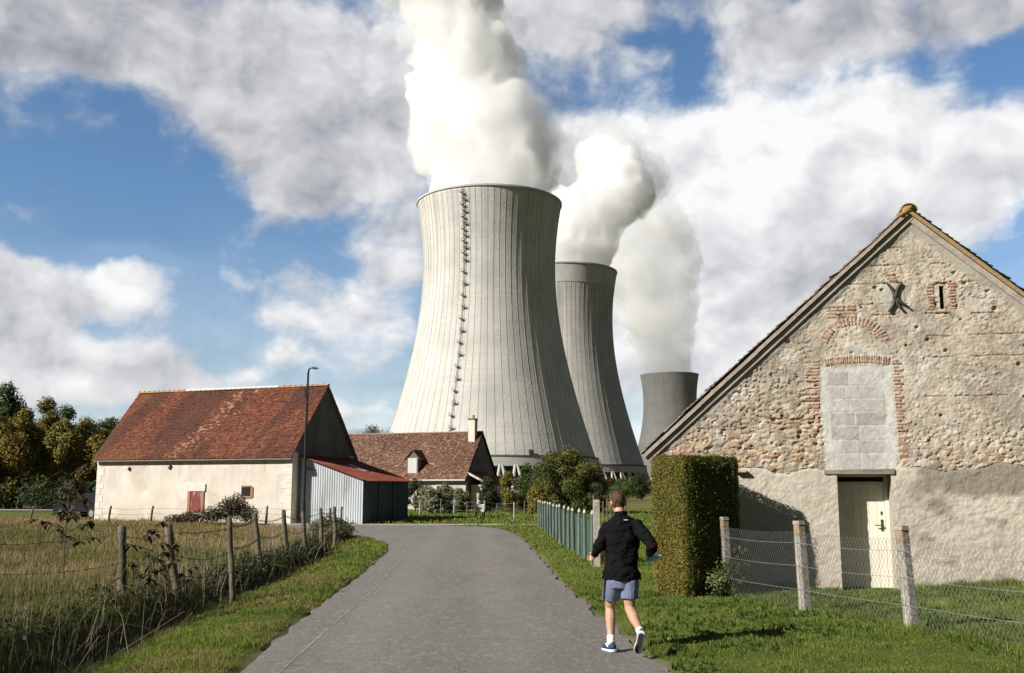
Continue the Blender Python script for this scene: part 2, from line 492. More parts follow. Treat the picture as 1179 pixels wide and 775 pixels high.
def cooling_tower(label, x, y, rz, m_shell, ladder=False, m_rim=None, ribs=76, rib_w=0.075, sc=1.0):
    t = thing('cooling_tower', label, 'cooling tower', (x, y, 0), rz, 'cooling towers of the power station')
    z0, z1 = 14.2 * sc, 165.0
    seg = ribs * 3
    nz = 64
    zs = [lerp(z0, z1, i / nz) for i in range(nz + 1)]
    mb = MB()
    prof = [(tower_radius(z), z) for z in zs]
    inner = [(r - 1.0, z) for r, z in reversed(prof)]
    mb.lathe(prof + inner, seg)
    mb.build('shell', m_shell, t, smooth=False, fix=True).data.polygons.foreach_set('use_smooth', [True] * (seg * (2 * nz + 1)))
    # meridional wind ribs, one surface pattern of the shell
    rb = MB()
    for k in range(ribs):
        a = 2 * math.pi * k / ribs
        ca, sa = math.cos(a), math.sin(a)
        vs, fs = [], []
        for z in zs[::2]:
            r = tower_radius(z)
            for dr, dt in ((-0.1, -rib_w), (0.11, -rib_w), (0.11, rib_w), (-0.1, rib_w)):
                vs.append((ca * (r + dr) - sa * dt, sa * (r + dr) + ca * dt, z))
        n = len(vs) // 4
        for i in range(n - 1):
            for j in range(3):
                fs.append((i * 4 + j, i * 4 + j + 1, (i + 1) * 4 + j + 1, (i + 1) * 4 + j))
        rb.add(vs, fs)
    rb.build('wind_ribs', m_shell if rib_w > 0.4 else M_rib, t)
    rim = MB()
    r1 = tower_radius(165.0)
    rim.lathe([(r1 + 0.02, 164.1), (r1 + 0.4, 164.2), (r1 + 0.4, 165.2), (r1 - 1.3, 165.2), (r1 - 1.3, 164.2), (r1 + 0.02, 164.1)], seg)
    rim.build('rim', M_leg, t)
    if m_rim:
        cb = MB()
        cb.lathe([(tower_radius(z) + 0.22, z) for z in (151.0, 153.0, 156.0, 159.0, 163.1)], seg)
        cb.build('rim_band', m_rim, t)
    # ring beam, gallery and raking legs
    rg = MB()
    rB = tower_radius(z0)
    rg.lathe([(rB - 1.2, z0 - 1.0), (rB + 0.5, z0 - 1.0), (rB + 0.1, z0 + 3.6), (rB - 0.6, z0 + 3.6)], seg)
    rg.build('ring_beam', M_leg, t)
    gl = MB()
    gl.lathe([(rB - 0.8, z0 + 3.7), (rB + 0.35, z0 + 3.7), (rB + 0.2, z0 + 4.5), (rB - 1.8, z0 + 4.5)], seg)
    gl.build('gallery', M_steel, t)
    nl = 50
    rg0 = rB + 5.0
    lg = []
    for k in range(nl):
        a = 2 * math.pi * (k + 0.5) / nl
        top = Vector((math.cos(a) * rB, math.sin(a) * rB, z0 - 0.6))
        l1 = MB()
        for s in (-1, 1):
            a2 = a + s * 0.05
            l1.tube([Vector((math.cos(a2) * rg0, math.sin(a2) * rg0, -0.2)), top + Vector((-math.sin(a) * s * 0.6, math.cos(a) * s * 0.6, 0))], 0.75, 8)
        l1.build('raking_leg', M_leg, t)
    bs = MB()
    bs.lathe([(rg0 + 3, -0.3), (rg0 + 3, 1.2), (rg0 + 2.4, 1.2), (rg0 + 2.4, -0.2)], 96)
    bs.build('basin_wall', M_leg, t)
    pk = MB()
    pk.lathe([(rB - 6, -0.2), (rB - 6, z0 + 3), (0.5, z0 + 3)], 96)
    pk.build('packing', M_basin, t)
    if ladder:
        la = R(-109.0) - rz
        ca, sa = math.cos(la), math.sin(la)
        st = MB(); lad = MB()
        def pt(z, out, side):
            r = tower_radius(z) + out
            return Vector((ca * r - sa * side, sa * r + ca * side, z))
        zz = list(np.linspace(22, 164, 60))
        for s in (-0.35, 0.35):
            lad.tube([pt(z, 0.6, s) for z in zz], 0.07, 5)
        lad.tube([pt(z, 1.1, 0.0) for z in zz], 0.07, 5)
        lad.build('ladder', M_steel, t)
        heights = list(np.arange(26, 128, 6.55)) + list(np.arange(128, 164, 3.3))
        for i, z in enumerate(heights):
            p = MB()
            s = 1 if i % 2 else -1
            c = pt(z, 1.2, s * 0.45)
            rot = Matrix.Rotation(la, 3, 'Z')
            p.box(c, (1.3, 2.0, 0.2), rot)
            for dx in (-0.6, 0.6):
                for dy in (-0.95, 0.95):
                    p.box(c + rot @ Vector((dx, dy, 0.7)), (0.09, 0.09, 1.2), rot)
            p.box(c + rot @ Vector((0.7, 0, 1.25)), (0.1, 2.0, 0.1), rot)
            p.box(c + rot @ Vector((0, 0.95 * s, 1.2)), (1.3, 0.1, 0.1), rot)
            p.box(c + rot @ Vector((-0.3, -0.4 * s, -0.9)), (0.2, 2.4, 0.2), rot @ Matrix.Rotation(s * 0.55, 3, 'X'))
            p.build('rest_platform', M_steel, t)
        bx = MB()
        a2 = R(-68) - rz
        r = tower_radius(19.5) + 1.0
        bx.box((math.cos(a2) * r, math.sin(a2) * r, 20.3), (1.4, 2.2, 2.2), Matrix.Rotation(a2, 3, 'Z'))
        bx.build('instrument_cabin', M_basin, t)
    return t

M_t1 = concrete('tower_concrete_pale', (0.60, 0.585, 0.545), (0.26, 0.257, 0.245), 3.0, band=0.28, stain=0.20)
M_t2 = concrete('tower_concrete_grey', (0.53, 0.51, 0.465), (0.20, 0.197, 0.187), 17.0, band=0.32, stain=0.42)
M_t3 = concrete('tower_concrete_shaded', (0.34, 0.335, 0.325), (0.16, 0.165, 0.17), 31.0, band=0.45, stain=0.5)  # darker than the other towers: cloud shade put into the concrete colour
M_t2r = plain('rim_concrete', (0.52, 0.51, 0.49), (0.44, 0.43, 0.41), 0.2, 0.9)
T1 = (-13.2, 562.0); T2 = (38.3, 748.0); T3 = (228.0, 1435.0)
cooling_tower('nearest pale concrete cooling tower with a ladder of rest platforms up its face', *T1, 0.0, M_t1, ladder=True)
cooling_tower('middle concrete cooling tower with a pale band below its rim, partly behind the nearest one', *T2, 0.03, M_t2, m_rim=M_t2r)
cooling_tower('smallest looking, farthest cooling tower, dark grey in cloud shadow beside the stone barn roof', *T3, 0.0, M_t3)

# ------------------------------------------------------------------ steam
def steam_mat(name, density, col=(1, 1, 1), aniso=0.3, wisp=None):
    m = bpy.data.materials.new(name)
    m.use_nodes = True
    nt = m.node_tree
    for n in list(nt.nodes):
        if n.type == 'BSDF_PRINCIPLED': nt.nodes.remove(n)
    v = nt.nodes.new('ShaderNodeVolumeScatter')
    v.inputs['Color'].default_value = (*col, 1)
    v.inputs['Density'].default_value = density
    v.inputs['Anisotropy'].default_value = aniso
    out = [n for n in nt.nodes if n.type == 'OUTPUT_MATERIAL'][0]
    nt.links.new(v.outputs[0], out.inputs['Volume'])
    if wisp:
        h = NT(nt)
        tc = h.n('ShaderNodeTexCoord')
        f = h.noise(tc.outputs['Object'], wisp[0], 5, 0.62, 0.4)
        h.l(h.math('MULTIPLY', h.ramp(f, wisp[1], wisp[2]), density), v.inputs['Density'])
    return m

def puffs(name, blobs, voxel, amp, freq, mat, label, seed=0, floor=None, veil=None, parent=None):
    mb = MB()
    for (x, y, z, r) in blobs:
        mb.ball((x, y, z), r if not isinstance(r, tuple) else r, 20, 14)
    o = remeshed(mb, name, voxel, 3, mat)
    me = o.data
    n = len(me.vertices)
    co = np.empty(n * 3, np.float32); me.vertices.foreach_get('co', co); co = co.reshape(-1, 3)
    no = np.empty(n * 3, np.float32); me.vertices.foreach_get('normal', no); no = no.reshape(-1, 3)
    d = np.zeros(n)
    off = Vector((seed * 13.7, seed * 5.1, 0))
    for i in range(n):
        p = Vector(co[i]) * freq + off
        s, a = 0.0, 1.0
        for oc in range(5):
            s += a * (0.35 - abs(mnoise.noise(p)) * 1.6)
            p = p * 2.07 + Vector((3.1, 1.7, 9.2)); a *= 0.58
        d[i] = s
    if floor is not None:
        d *= np.clip((co[:, 2] - floor) / 25.0, 0.08, 1)
    co += no * (d * amp)[:, None]
    if floor is not None:
        co[:, 2] = np.maximum(co[:, 2], floor - 6)
    me.vertices.foreach_set('co', co.ravel()); me.update()
    if parent is not None:
        o.parent = parent; return o
    tag(o, label, 'steam', 'steam plumes over the cooling towers')
    if veil is not None:
        puffs('wisps', [(b[0], b[1], b[2] + 6, (tuple(q * 1.13 for q in b[3]) if isinstance(b[3], tuple) else b[3] * 1.13)) if i > 1 else b for i, b in enumerate(blobs)], voxel * 1.4, amp * 1.15, freq * 1.25, veil, None, seed + 20, floor, parent=o)
    return o

M_st1 = steam_mat('steam_dense', 0.15, (1, 1, 1), -0.1, wisp=(0.022, 0.34, 0.62))
M_st3 = steam_mat('steam_far', 0.03, (1, 1, 1), 0.0, wisp=(0.012, 0.36, 0.62))
M_veil = steam_mat('steam_veil', 0.03, wisp=(0.020, 0.46, 0.68))
M_veil3 = steam_mat('steam_veil_far', 0.012, wisp=(0.010, 0.46, 0.68))
def D3(px, py, y, rpx):
    p = at_depth(px, py, y)
    return (p.x, p.y, p.z, rpx / F_PX * (y * 1.03))
x1, y1 = T1
pl = [(x1, y1, 160, (37, 37, 18)), (x1 + 1, y1, 185, 38), (x1 - 2, y1, 205, 38)]
for a in [(545, 150, 562, 74), (533, 110, 562, 66), (540, 75, 562, 66), (520, 35, 562, 62), (515, -10, 562, 66), (490, -60, 562, 80), (470, -130, 565, 100),
          (590, 185, 566, 40)]:
    pl.append(D3(*a))
puffs('steam_plume', pl, 3.0, 11.0, 0.026, M_st1, 'brightest white steam plume pouring from the nearest cooling tower', 1, 160, M_veil)
# the thinner shaded part of the first plume that drifts off its right side
M_soft = steam_mat('steam_soft', 0.016, wisp=(0.020, 0.34, 0.62))
pl = [D3(*a) for a in [(605, 192, 580, 44), (628, 172, 600, 42), (620, 130, 600, 38), (652, 200, 615, 36)]]
puffs('steam_plume', pl, 4.0, 11.0, 0.024, M_soft, 'thin grey steam trailing off the right side of the brightest plume', 6, 160, M_veil)
x2, y2 = T2
pl = [(x2, y2, 160, (38, 38, 18)), (x2 + 4, y2, 190, 38)]
for a in [(665, 250, 748, 46), (690, 235, 760, 40), (715, 215, 780, 42), (742, 210, 800, 30), (700, 190, 800, 40)]:
    pl.append(D3(*a))
puffs('steam_plume', pl, 4.0, 11.0, 0.022, M_st1, 'steam plume of the middle cooling tower drifting right above its rim', 2, 160, M_veil)
x3, y3 = T3
pl = [(x3, y3, 160, (38, 38, 18)), (x3 - 4, y3, 195, 40)]
for a in [(762, 375, 1435, 42), (752, 345, 1435, 48), (742, 310, 1440, 50), (722, 282, 1440, 46), (750, 265, 1450, 44), (700, 300, 1440, 26), (775, 300, 1450, 34)]:
    pl.append(D3(*a))
puffs('steam_plume', pl, 6.0, 22.0, 0.011, M_st3, 'steam plume of the farthest cooling tower, topped by a bright round knob', 3, 160, M_veil3)

# a cloud off to the left of the view; its shadow lies on the farthest tower
cb_ = Vector((x3, y3, 55)) + SUN * 1750
cl_ = [(cb_.x, cb_.y, cb_.z, 120)]
qq_ = random.Random(5)
for i in range(12):
    cl_.append((cb_.x + qq_.uniform(-120, 120), cb_.y + qq_.uniform(-120, 120), cb_.z + qq_.uniform(-35, 25), qq_.uniform(60, 85)))
cld = puffs('cloud', cl_, 14.0, 30.0, 0.008, steam_mat('cloud_vapour', 0.0028), 'grey cloud', 9)
for k_ in ('label', 'category', 'group'):
    if k_ in cld: del cld[k_]
cld['kind'] = 'stuff'  # shading_cloud
# ------------------------------------------------------------------ ground, road, tracks
RL = np.array([(6, -2.45), (9.95, -2.63), (13.8, -2.85), (17.8, -2.99), (23, -3.2), (28.8, -3.5), (32.5, -3.95), (35.5, -4.8), (38.5, -6.0), (41, -7.6), (43, -9.8), (44, -12)])
RR = np.array([(6, 1.85), (9.95, 1.49), (14.2, 1.21), (17.8, 0.99), (27, 0.70), (36, 0.36), (42, -0.12), (45, -0.6), (47.2, -1.3), (49.0, -3.2), (50.0, -6.5), (50.4, -12)])
def xl(y): return np.interp(y, RL[:, 0], RL[:, 1])
def xr(y): return np.interp(y, RR[:, 0], RR[:, 1])

def vn(x, y, seed=0):
    """value noise 0..1"""
    x = np.asarray(x, float); y = np.asarray(y, float)
    xi = np.floor(x).astype(np.int64); yi = np.floor(y).astype(np.int64)
    fx = x - xi; fy = y - yi
    fx = fx * fx * (3 - 2 * fx); fy = fy * fy * (3 - 2 * fy)
    def h(a, b):
        n = (a * 374761393 + b * 668265263 + seed * 1274126177) & 0xffffffff
        n = ((n ^ (n >> 13)) * 1274126177) & 0xffffffff
        n = (n ^ (n >> 16)) & 0xffff
        return n / 65535.0
    return (h(xi, yi) * (1 - fx) + h(xi + 1, yi) * fx) * (1 - fy) + (h(xi, yi + 1) * (1 - fx) + h(xi + 1, yi + 1) * fx) * fy

def fbm(x, y, seed=0, oct=4, gain=0.5):
    s, a, t = 0.0, 1.0, 0.0
    for o in range(oct):
        s = s + a * vn(x * 2 ** o + 17.3 * o, y * 2 ** o - 9.1 * o, seed + o); t += a; a *= gain
    return s / t

def ground_z(x, y):
    x = np.asarray(x, float); y = np.asarray(y, float)
    e = x - xl(y)
    prof = np.interp(e, [-40, -3.3, -2.5, -1.95, -1.6, -0.9, -0.25, 0.0], [0.30, 0.30, 0.24, -0.14, -0.12, 0.03, 0.05, -0.02])
    fade = 1 - sstep(36, 46, y)
    zl = prof * np.where(e < 0, fade, 0)
    er = x - xr(y)
    zr = np.where(er > 0, 0.05 * sstep(0, 0.8, er) + 0.16 * sstep(6.6, 9.0, x) * (1 - sstep(20, 30, y)), 0.0)
    z = np.where(e < 0, zl, zr)
    onroad = ((e > -0.05) & (er < 0.05) & (y < 50.2))
    n = (fbm(x * 0.9, y * 0.9, 5, 3) - 0.5) * 0.06
    far = sstep(60, 120, y)
    z = z + np.where(onroad, -0.03, n * (1 - far))
    track = (y > 48.2) & (y < 51.6) & (x > -13)
    return np.where(track & ~onroad, np.minimum(z, 0.0), z)

def axis(lo, hi, d0, dense_lo, dense_hi, grow=1.18):
    a = list(np.arange(dense_lo, dense_hi, d0))
    d, p = d0, dense_hi
    while p < hi:
        a.append(p); d *= grow; p += d
    a.append(hi)
    d, p, b = d0, dense_lo, []
    while p > lo:
        d *= grow; p -= d; b.append(max(p, lo))
    return np.array(sorted(set(b + a)))
gx = axis(-6000, 6000, 0.16, -9.0, 9.0)
gy = axis(-600, 9000, 0.16, 7.0, 30.0, 1.06)
GX, GY = np.meshgrid(gx, gy)
GZ = ground_z(GX, GY)
nx, ny = len(gx), len(gy)
idx = np.arange(nx * ny).reshape(ny, nx)
quads = np.stack([idx[:-1, :-1], idx[:-1, 1:], idx[1:, 1:], idx[1:, :-1]], -1).reshape(-1, 4)
# soil / turf colours
er = GX - xr(GY); e = GX - xl(GY)
gcol = np.zeros((ny, nx, 3))
lawn = np.array([0.09, 0.115, 0.024]); straw = np.array([0.17, 0.135, 0.055]); sand = np.array([0.20, 0.165, 0.105]); earth = np.array([0.06, 0.05, 0.03])
mead = np.array([0.16, 0.15, 0.05])
n1_ = fbm(GX * 0.35, GY * 0.35, 9, 4)[..., None]
n2_ = fbm(GX * 2.3, GY * 2.3, 21, 3)[..., None]
gcol[:] = lawn
right = (er > 0)[..., None]; left = (e < 0)[..., None]
gcol = np.where(left & (e < -1.7)[..., None], earth * (0.6 + 0.8 * n2_) + straw * 0.25 * n1_, gcol)
far = sstep(46, 60, GY)[..., None]
gcol = gcol * (1 - far) + far * (lawn * 1.1 * (1 - n1_) + mead * n1_)
fm = (sstep(60, 80, GY) * sstep(0.5, 4, GX))[..., None]
gcol = gcol * (1 - fm) + fm * (mead * (0.75 + 0.5 * n1_))
sandw = (np.clip(1 - (er - 0.02) / (0.04 + 0.30 * n2_[..., 0] ** 1.5), 0, 1) * (er > -0.3) * (GY < 50))[..., None]
gcol = gcol * (1 - sandw) + sand * sandw
sl_ = (np.clip(1 - (-e) / (0.03 + 0.22 * n2_[..., 0] ** 2), 0, 1) * (e < 0.3) * (GY < 44))[..., None]
gcol = gcol * (1 - sl_) + (sand * 0.7) * sl_
gcol *= (0.75 + 0.5 * n2_)
me = np_mesh('ground', np.stack([GX, GY, GZ], -1).reshape(-1, 3), np.full(len(quads), 4), quads.ravel(), gcol.reshape(-1, 3), smooth=True)
M_ground = plain('ground_turf', (1.0, 1.0, 1.0), (0.72, 0.75, 0.7), 5.0, 0.95, bump=0.5, bump_scale=40.0, attr=True, spec=0.1)
tag(link_mesh('ground', me, M_ground), kind='structure')

def ribbon(name, left, right, zoff, mat, n_across=8, crown=0.0, zf=None):
    """left/right: lists of (x, y)"""
    vs, fs = [], []
    for (a, b) in zip(left, right):
        for k in range(n_across + 1):
            t = k / n_across
            x, y = lerp(a[0], b[0], t), lerp(a[1], b[1], t)
            vs.append((x, y, zoff + crown * (1 - (2 * t - 1) ** 2)))
    w = n_across + 1
    for i in range(len(left) - 1):
        for k in range(n_across):
            fs.append((i * w + k, i * w + k + 1, (i + 1) * w + k + 1, (i + 1) * w + k))
    me = bpy.data.meshes.new(name); me.from_pydata(vs, [], fs); me.update()
    return tag(link_mesh(name, me, mat), kind='structure')

# asphalt
m, nt, b, co = new_mat('asphalt')
big = nt.noise(nt.mapping(co, scale=(1.0, 0.25, 1)), 0.9, 5, 0.6)
mid = nt.noise(co, 6.0, 4, 0.65)
agg = nt.noise(co, 36.0, 5, 0.85)
vo = nt.n('ShaderNodeTexVoronoi'); nt.l(co, vo.inputs['Vector']); vo.inputs['Scale'].default_value = 70.0
col = nt.mix(nt.ramp(big, 0.3, 0.7), (0.20, 0.186, 0.168), (0.275, 0.256, 0.232))
col = nt.mix(nt.math('MULTIPLY', nt.ramp(mid, 0.35, 0.75), 0.35), col, (0.125, 0.12, 0.115))
col = nt.mix(nt.math('MULTIPLY', nt.ramp(agg, 0.46, 0.62), 0.7), col, (0.34, 0.315, 0.275))
col = nt.mix(nt.math('MULTIPLY', nt.ramp(vo.outputs['Distance'], 0.25, 0.55), 0.5), col, (0.075, 0.072, 0.068))
patch = nt.ramp(nt.noise(nt.mapping(co, scale=(1, 0.5, 1)), 0.42, 3, 0.5), 0.55, 0.62)
col = nt.mix(nt.math('MULTIPLY', patch, 0.25), col, (0.23, 0.21, 0.19))
# old crack sealing
cr = nt.n('ShaderNodeTexVoronoi', feature='DISTANCE_TO_EDGE')
wv_ = nt.n('ShaderNodeVectorMath', operation='ADD')
nz_ = nt.n('ShaderNodeTexNoise'); nt.l(co, nz_.inputs['Vector']); nz_.inputs['Scale'].default_value = 1.5
nt.l(nt.mapping(co, scale=(0.35, 0.16, 1)), wv_.inputs[0]); nt.l(nz_.outputs['Color'], wv_.inputs[1])
nt.l(wv_.outputs[0], cr.inputs['Vector']); cr.inputs['Scale'].default_value = 0.8
crk = nt.math('MULTIPLY', nt.math('SUBTRACT', 1.0, nt.ramp(cr.outputs['Distance'], 0.0, 0.010)), 0.30)
g2_ = nt.noise(nt.mapping(co, scale=(1.0, 0.45, 1.0)), 15.0, 4, 0.8)
col = nt.mix(nt.math('MULTIPLY', nt.ramp(g2_, 0.50, 0.66), 0.55), col, (0.36, 0.335, 0.295))
g3_ = nt.noise(nt.mapping(co, scale=(1.0, 0.5, 1.0), loc=(3, 7, 0)), 11.0, 4, 0.8)
col = nt.mix(nt.math('MULTIPLY', nt.ramp(g3_, 0.54, 0.68), 0.5), col, (0.115, 0.108, 0.10))
wx_ = nt.n('ShaderNodeSeparateXYZ'); nt.l(co, wx_.inputs[0])
trk = nt.math('ADD', wx_.outputs[0], nt.math('MULTIPLY', wx_.outputs[1], 0.035))
for c0_ in (-1.35, 0.35):
    tw__ = nt.math('SUBTRACT', 1.0, nt.ramp(nt.math('ABSOLUTE', nt.math('SUBTRACT', trk, c0_)), 0.1, 0.55))
    col = nt.mix(nt.math('MULTIPLY', tw__, 0.22), col, (0.28, 0.26, 0.235))
edge_d = nt.ramp(nt.noise(nt.mapping(co, scale=(1, 0.6, 1)), 2.2, 4, 0.65), 0.58, 0.7)
col = nt.mix(nt.math('MULTIPLY', edge_d, 0.3), col, (0.13, 0.122, 0.11))
col = nt.mix(crk, col, (0.07, 0.068, 0.065))
nt.l(col, b.inputs['Base Color'])
b.inputs['Roughness'].default_value = 0.88
b.inputs['Specular IOR Level'].default_value = 0.25
bp = nt.n('ShaderNodeBump'); bp.inputs['Strength'].default_value = 0.9; bp.inputs['Distance'].default_value = 0.012
nt.l(agg, bp.inputs['Height']); nt.l(bp.outputs[0], b.inputs['Normal'])
M_asphalt = m

def edge_pts(tab, n, seed, amp, y0, y1):
    """resampled edge with a ragged outline"""
    seg = np.hypot(np.diff(tab[:, 0]), np.diff(tab[:, 1]))
    s = np.concatenate([[0], np.cumsum(seg)])
    u = np.linspace(0, s[-1], n)
    y = np.interp(u, s, tab[:, 0]); x = np.interp(u, s, tab[:, 1])
    # soften the corners of the table
    for _ in range(14):
        x[1:-1] = (x[:-2] + 2 * x[1:-1] + x[2:]) / 4; y[1:-1] = (y[:-2] + 2 * y[1:-1] + y[2:]) / 4
    x = x + (fbm(u * 1.7, u * 0 + seed, seed, 4) - 0.5) * amp
    return list(zip(x, y))
RLx = np.vstack([[(2, -2.3)], RL]); RRx = np.vstack([[(2, 2.1)], RR])
ribbon('road', edge_pts(RLx, 420, 3, 0.16, 0, 0), edge_pts(RRx, 420, 8, 0.22, 0, 0), 0.004, M_asphalt, 10, 0.03)
# worn edge line along the left side of the asphalt
M_line = plain('worn_road_paint', (0.33, 0.31, 0.28), (0.20, 0.19, 0.17), 9.0, 0.85, spec=0.2)
ln = np.array([(6.0, -2.1), (9.95, -2.22), (13, -2.3), (18, -2.42), (24, -2.68), (28, -2.95), (30.0, -3.08)])
lp = edge_pts(ln, 160, 12, 0.05, 0, 0)
def zc(x, y):
    t = (x - xl(y)) / (xr(y) - xl(y)); return 0.03 * (1 - (2 * t - 1) ** 2)
vs, fs = [], []
for i, (x, y) in enumerate(lp):
    w = 0.007 + 0.012 * vn(i * 0.35, 0.0, 3)
    z = 0.008 + zc(x, y)
    vs += [(x - w, y, z), (x + w, y, z)]
    if i and vn(i * 0.5, 4.0, 9) > 0.12: fs.append((2 * i - 2, 2 * i - 1, 2 * i + 1, 2 * i))
me = bpy.data.meshes.new('road_edge_line'); me.from_pydata(vs, [], fs); me.update()
tag(link_mesh('road_edge_line', me, M_line), kind='structure')
# pale gravel track beyond the bend
M_gravel = plain('pale_gravel', (0.42, 0.38, 0.31), (0.30, 0.27, 0.21), 4.0, 0.95, bump=0.6, bump_scale=60)
tl = [(-12 + i * 0.4, 49.3 + 0.35 * math.sin(i * 0.2) + (vn(i * 0.4, 1.0, 4) - 0.5) * 0.5 - 0.004 * i) for i in range(60)]
tr = [(-12 + i * 0.4, 51.6 + (vn(i * 0.4, 3.0, 5) - 0.5) * 0.5 - 0.02 * i) for i in range(60)]
ribbon('gravel_track', tr, tl, 0.012, M_gravel, 3)
# far lane on the left, beyond the field
ribbon('lane', [(-120, 78.5), (-60, 79.0), (-36, 80.5), (-30, 82)], [(-120, 84), (-60, 84.5), (-36, 85.5), (-30, 86)], 0.06, M_gravel, 2)

# ------------------------------------------------------------------ grass
M_grass = leafy('grass_blades', trans=0.35)

def blades(pts, h, w, col, lean=0.5, tipcol=None, seed=1, curl=1.0):
    """arrays -> (verts, facecounts, loops, colours)"""
    r = np.random.default_rng(seed)
    n = len(pts)
    a = r.uniform(0, 2 * np.pi, n)
    dx, dy = np.cos(a), np.sin(a)
    la = r.uniform(0, 2 * np.pi, n)
    lm = np.abs(r.normal(0, lean, n))
    lx, ly = np.cos(la) * lm, np.sin(la) * lm
    V = np.empty((n, 5, 3), np.float32)
    k = 0.5
    base = pts
    mid = pts + np.stack([lx * h * 0.35, ly * h * 0.35, h * 0.55], -1)
    tip = pts + np.stack([lx * h * curl, ly * h * curl, h * np.clip(1 - 0.35 * lm, 0.25, 1)], -1)
    off = np.stack([dx * w, dy * w, np.zeros(n)], -1)
    V[:, 0] = base - off; V[:, 1] = base + off
    V[:, 2] = mid + off * 0.75; V[:, 3] = mid - off * 0.75
    V[:, 4] = tip
    b0 = np.arange(n)[:, None] * 5
    L = np.concatenate([b0 + [0, 1, 2, 3], b0 + [3, 2, 4]], 1).ravel()
    FN = np.tile([4, 3], n)
    cc = np.repeat(col[:, None, :], 5, 1).astype(np.float32)
    if tipcol is not None:
        cc[:, 4] = tipcol; cc[:, 2] = cc[:, 3] = 0.6 * col + 0.4 * tipcol
    return V.reshape(-1, 3), FN, L, cc.reshape(-1, 3)

def merge(parts):
    vs, fn, ls, cs, o = [], [], [], [], 0
    for (v, f, l, c) in parts:
        vs.append(v); fn.append(f); ls.append(l + o); cs.append(c); o += len(v)
    return np.concatenate(vs), np.concatenate(fn), np.concatenate(ls), np.concatenate(cs)

def scatter(x0, x1, y0, y1, dens, cond, seed):
    r = np.random.default_rng(seed)
    n = int((x1 - x0) * (y1 - y0) * dens)
    x = r.uniform(x0, x1, n); y = r.uniform(y0, y1, n)
    k = cond(x, y)
    return x[k], y[k]

def in_view(x, y, m=1.5):
    return (np.abs(x) < 0.56 * y + m) & (y > 7.5)

A_N = np.array
def lawn_part(x, y, seed, hs, ws, bright=1.0):
    r = np.random.default_rng(seed)
    n = len(x)
    pn_ = fbm(x * 0.8, y * 0.8, 31, 3); pf = fbm(x * 5, y * 5, 37, 2)
    g1, g2, g3, dry = A_N([0.19, 0.25, 0.036]), A_N([0.105, 0.16, 0.026]), A_N([0.27, 0.31, 0.06]), A_N([0.36, 0.29, 0.12])
    t = np.clip(pn_ * 1.6 - 0.3 + r.normal(0, 0.22, n), 0, 1)[:, None]
    col = g2 * (1 - t) + g1 * t
    u = np.clip((pf - 0.5) * 2 + r.normal(0, 0.2, n), 0, 1)[:, None]
    col = col * (1 - 0.5 * u) + g3 * 0.5 * u
    d = (r.random(n) < 0.10 + 0.2 * np.clip(pn_ - 0.5, 0, 1))[:, None]
    col = np.where(d, dry * r.uniform(0.6, 1.1, (n, 1)), col) * bright
    h = hs * r.uniform(0.55, 1.25, n) * (0.6 + 0.9 * pf)
    thin = sstep(0.62, 0.40, fbm(x * 1.9 + 7, y * 1.9, 39, 3)); h = h * (0.45 + 0.55 * thin)
    col = col * (0.82 + 0.36 * fbm(x * 2.6, y * 2.6, 45, 2))[:, None]
    return np.stack([x, y, ground_z(x, y) - 0.01], -1), h, ws * r.uniform(0.7, 1.3, n), col

HOUSE_T = (math.cos(R(12)), -math.sin(R(12))); HOUSE_N = (-math.sin(R(12)), -math.cos(R(12))); HOUSE_W0 = (6.06, 17.38)
def in_house(x, y):
    s = (x - HOUSE_W0[0]) * HOUSE_T[0] + (y - HOUSE_W0[1]) * HOUSE_T[1]
    d = (x - HOUSE_W0[0]) * HOUSE_N[0] + (y - HOUSE_W0[1]) * HOUSE_N[1]
    return (s > -3.5) & (s < 5.8) & (d < 0.0) & (d > -14)
def lawn_ok(x, y):
    rag = -0.04 + 0.34 * fbm(x * 2.3, y * 2.3, 21, 3) ** 1.5
    return (x > xr(y) + rag) & in_view(x, y) & ~in_house(x, y) & ~((y > 48.8) & (y < 51.8) & (x < 9))
bands = [(7.5, 11, 3600, 0.055, 0.0030), (11, 14.5, 2600, 0.06, 0.0038), (14.5, 20, 1500, 0.065, 0.0055), (20, 30, 600, 0.075, 0.0085), (30, 49, 200, 0.09, 0.015), (51, 82, 45, 0.16, 0.035)]
parts = []
for i, (y0, y1, dn, hh, ww) in enumerate(bands):
    x, y = scatter(-3, 12, y0, y1, dn, lawn_ok, 100 + i)
    if y0 > 50: x, y = scatter(-9, 20, y0, y1, dn, lambda a, b: in_view(a, b) & ~in_house(a, b), 160)
    parts.append(blades(*lawn_part(x, y, 200 + i, hh, ww), lean=0.65, seed=300 + i))
# longer tufts along the foot of the barn wall and the wire fence
r = np.random.default_rng(5)
t = r.uniform(-3.6, 4.5, 9000); o = np.abs(r.normal(0, 0.10, 9000)) + 0.03
x = HOUSE_W0[0] + HOUSE_T[0] * t + HOUSE_N[0] * o; y = HOUSE_W0[1] + HOUSE_T[1] * t + HOUSE_N[1] * o
k = (np.abs(t - 0.03) > 0.5)
P_, h_, w_, c_ = lawn_part(x[k], y[k], 77, 0.14, 0.006)
parts.append(blades(P_, h_, w_, c_, lean=0.4, seed=78))
t = r.uniform(0, 1, 7000); x = lerp(3.45, 6.0, t) + r.normal(0, 0.10, 7000); y = lerp(16.9, 8.8, t) + r.normal(0, 0.10, 7000)
P_, h_, w_, c_ = lawn_part(x, y, 79, 0.12, 0.004)
parts.append(blades(P_, h_, w_, c_, lean=0.5, seed=80))
v, f, l, c = merge(parts)
tag(link_mesh('lawn_grass', np_mesh('lawn_grass', v, f, l, c), M_grass), kind='stuff')

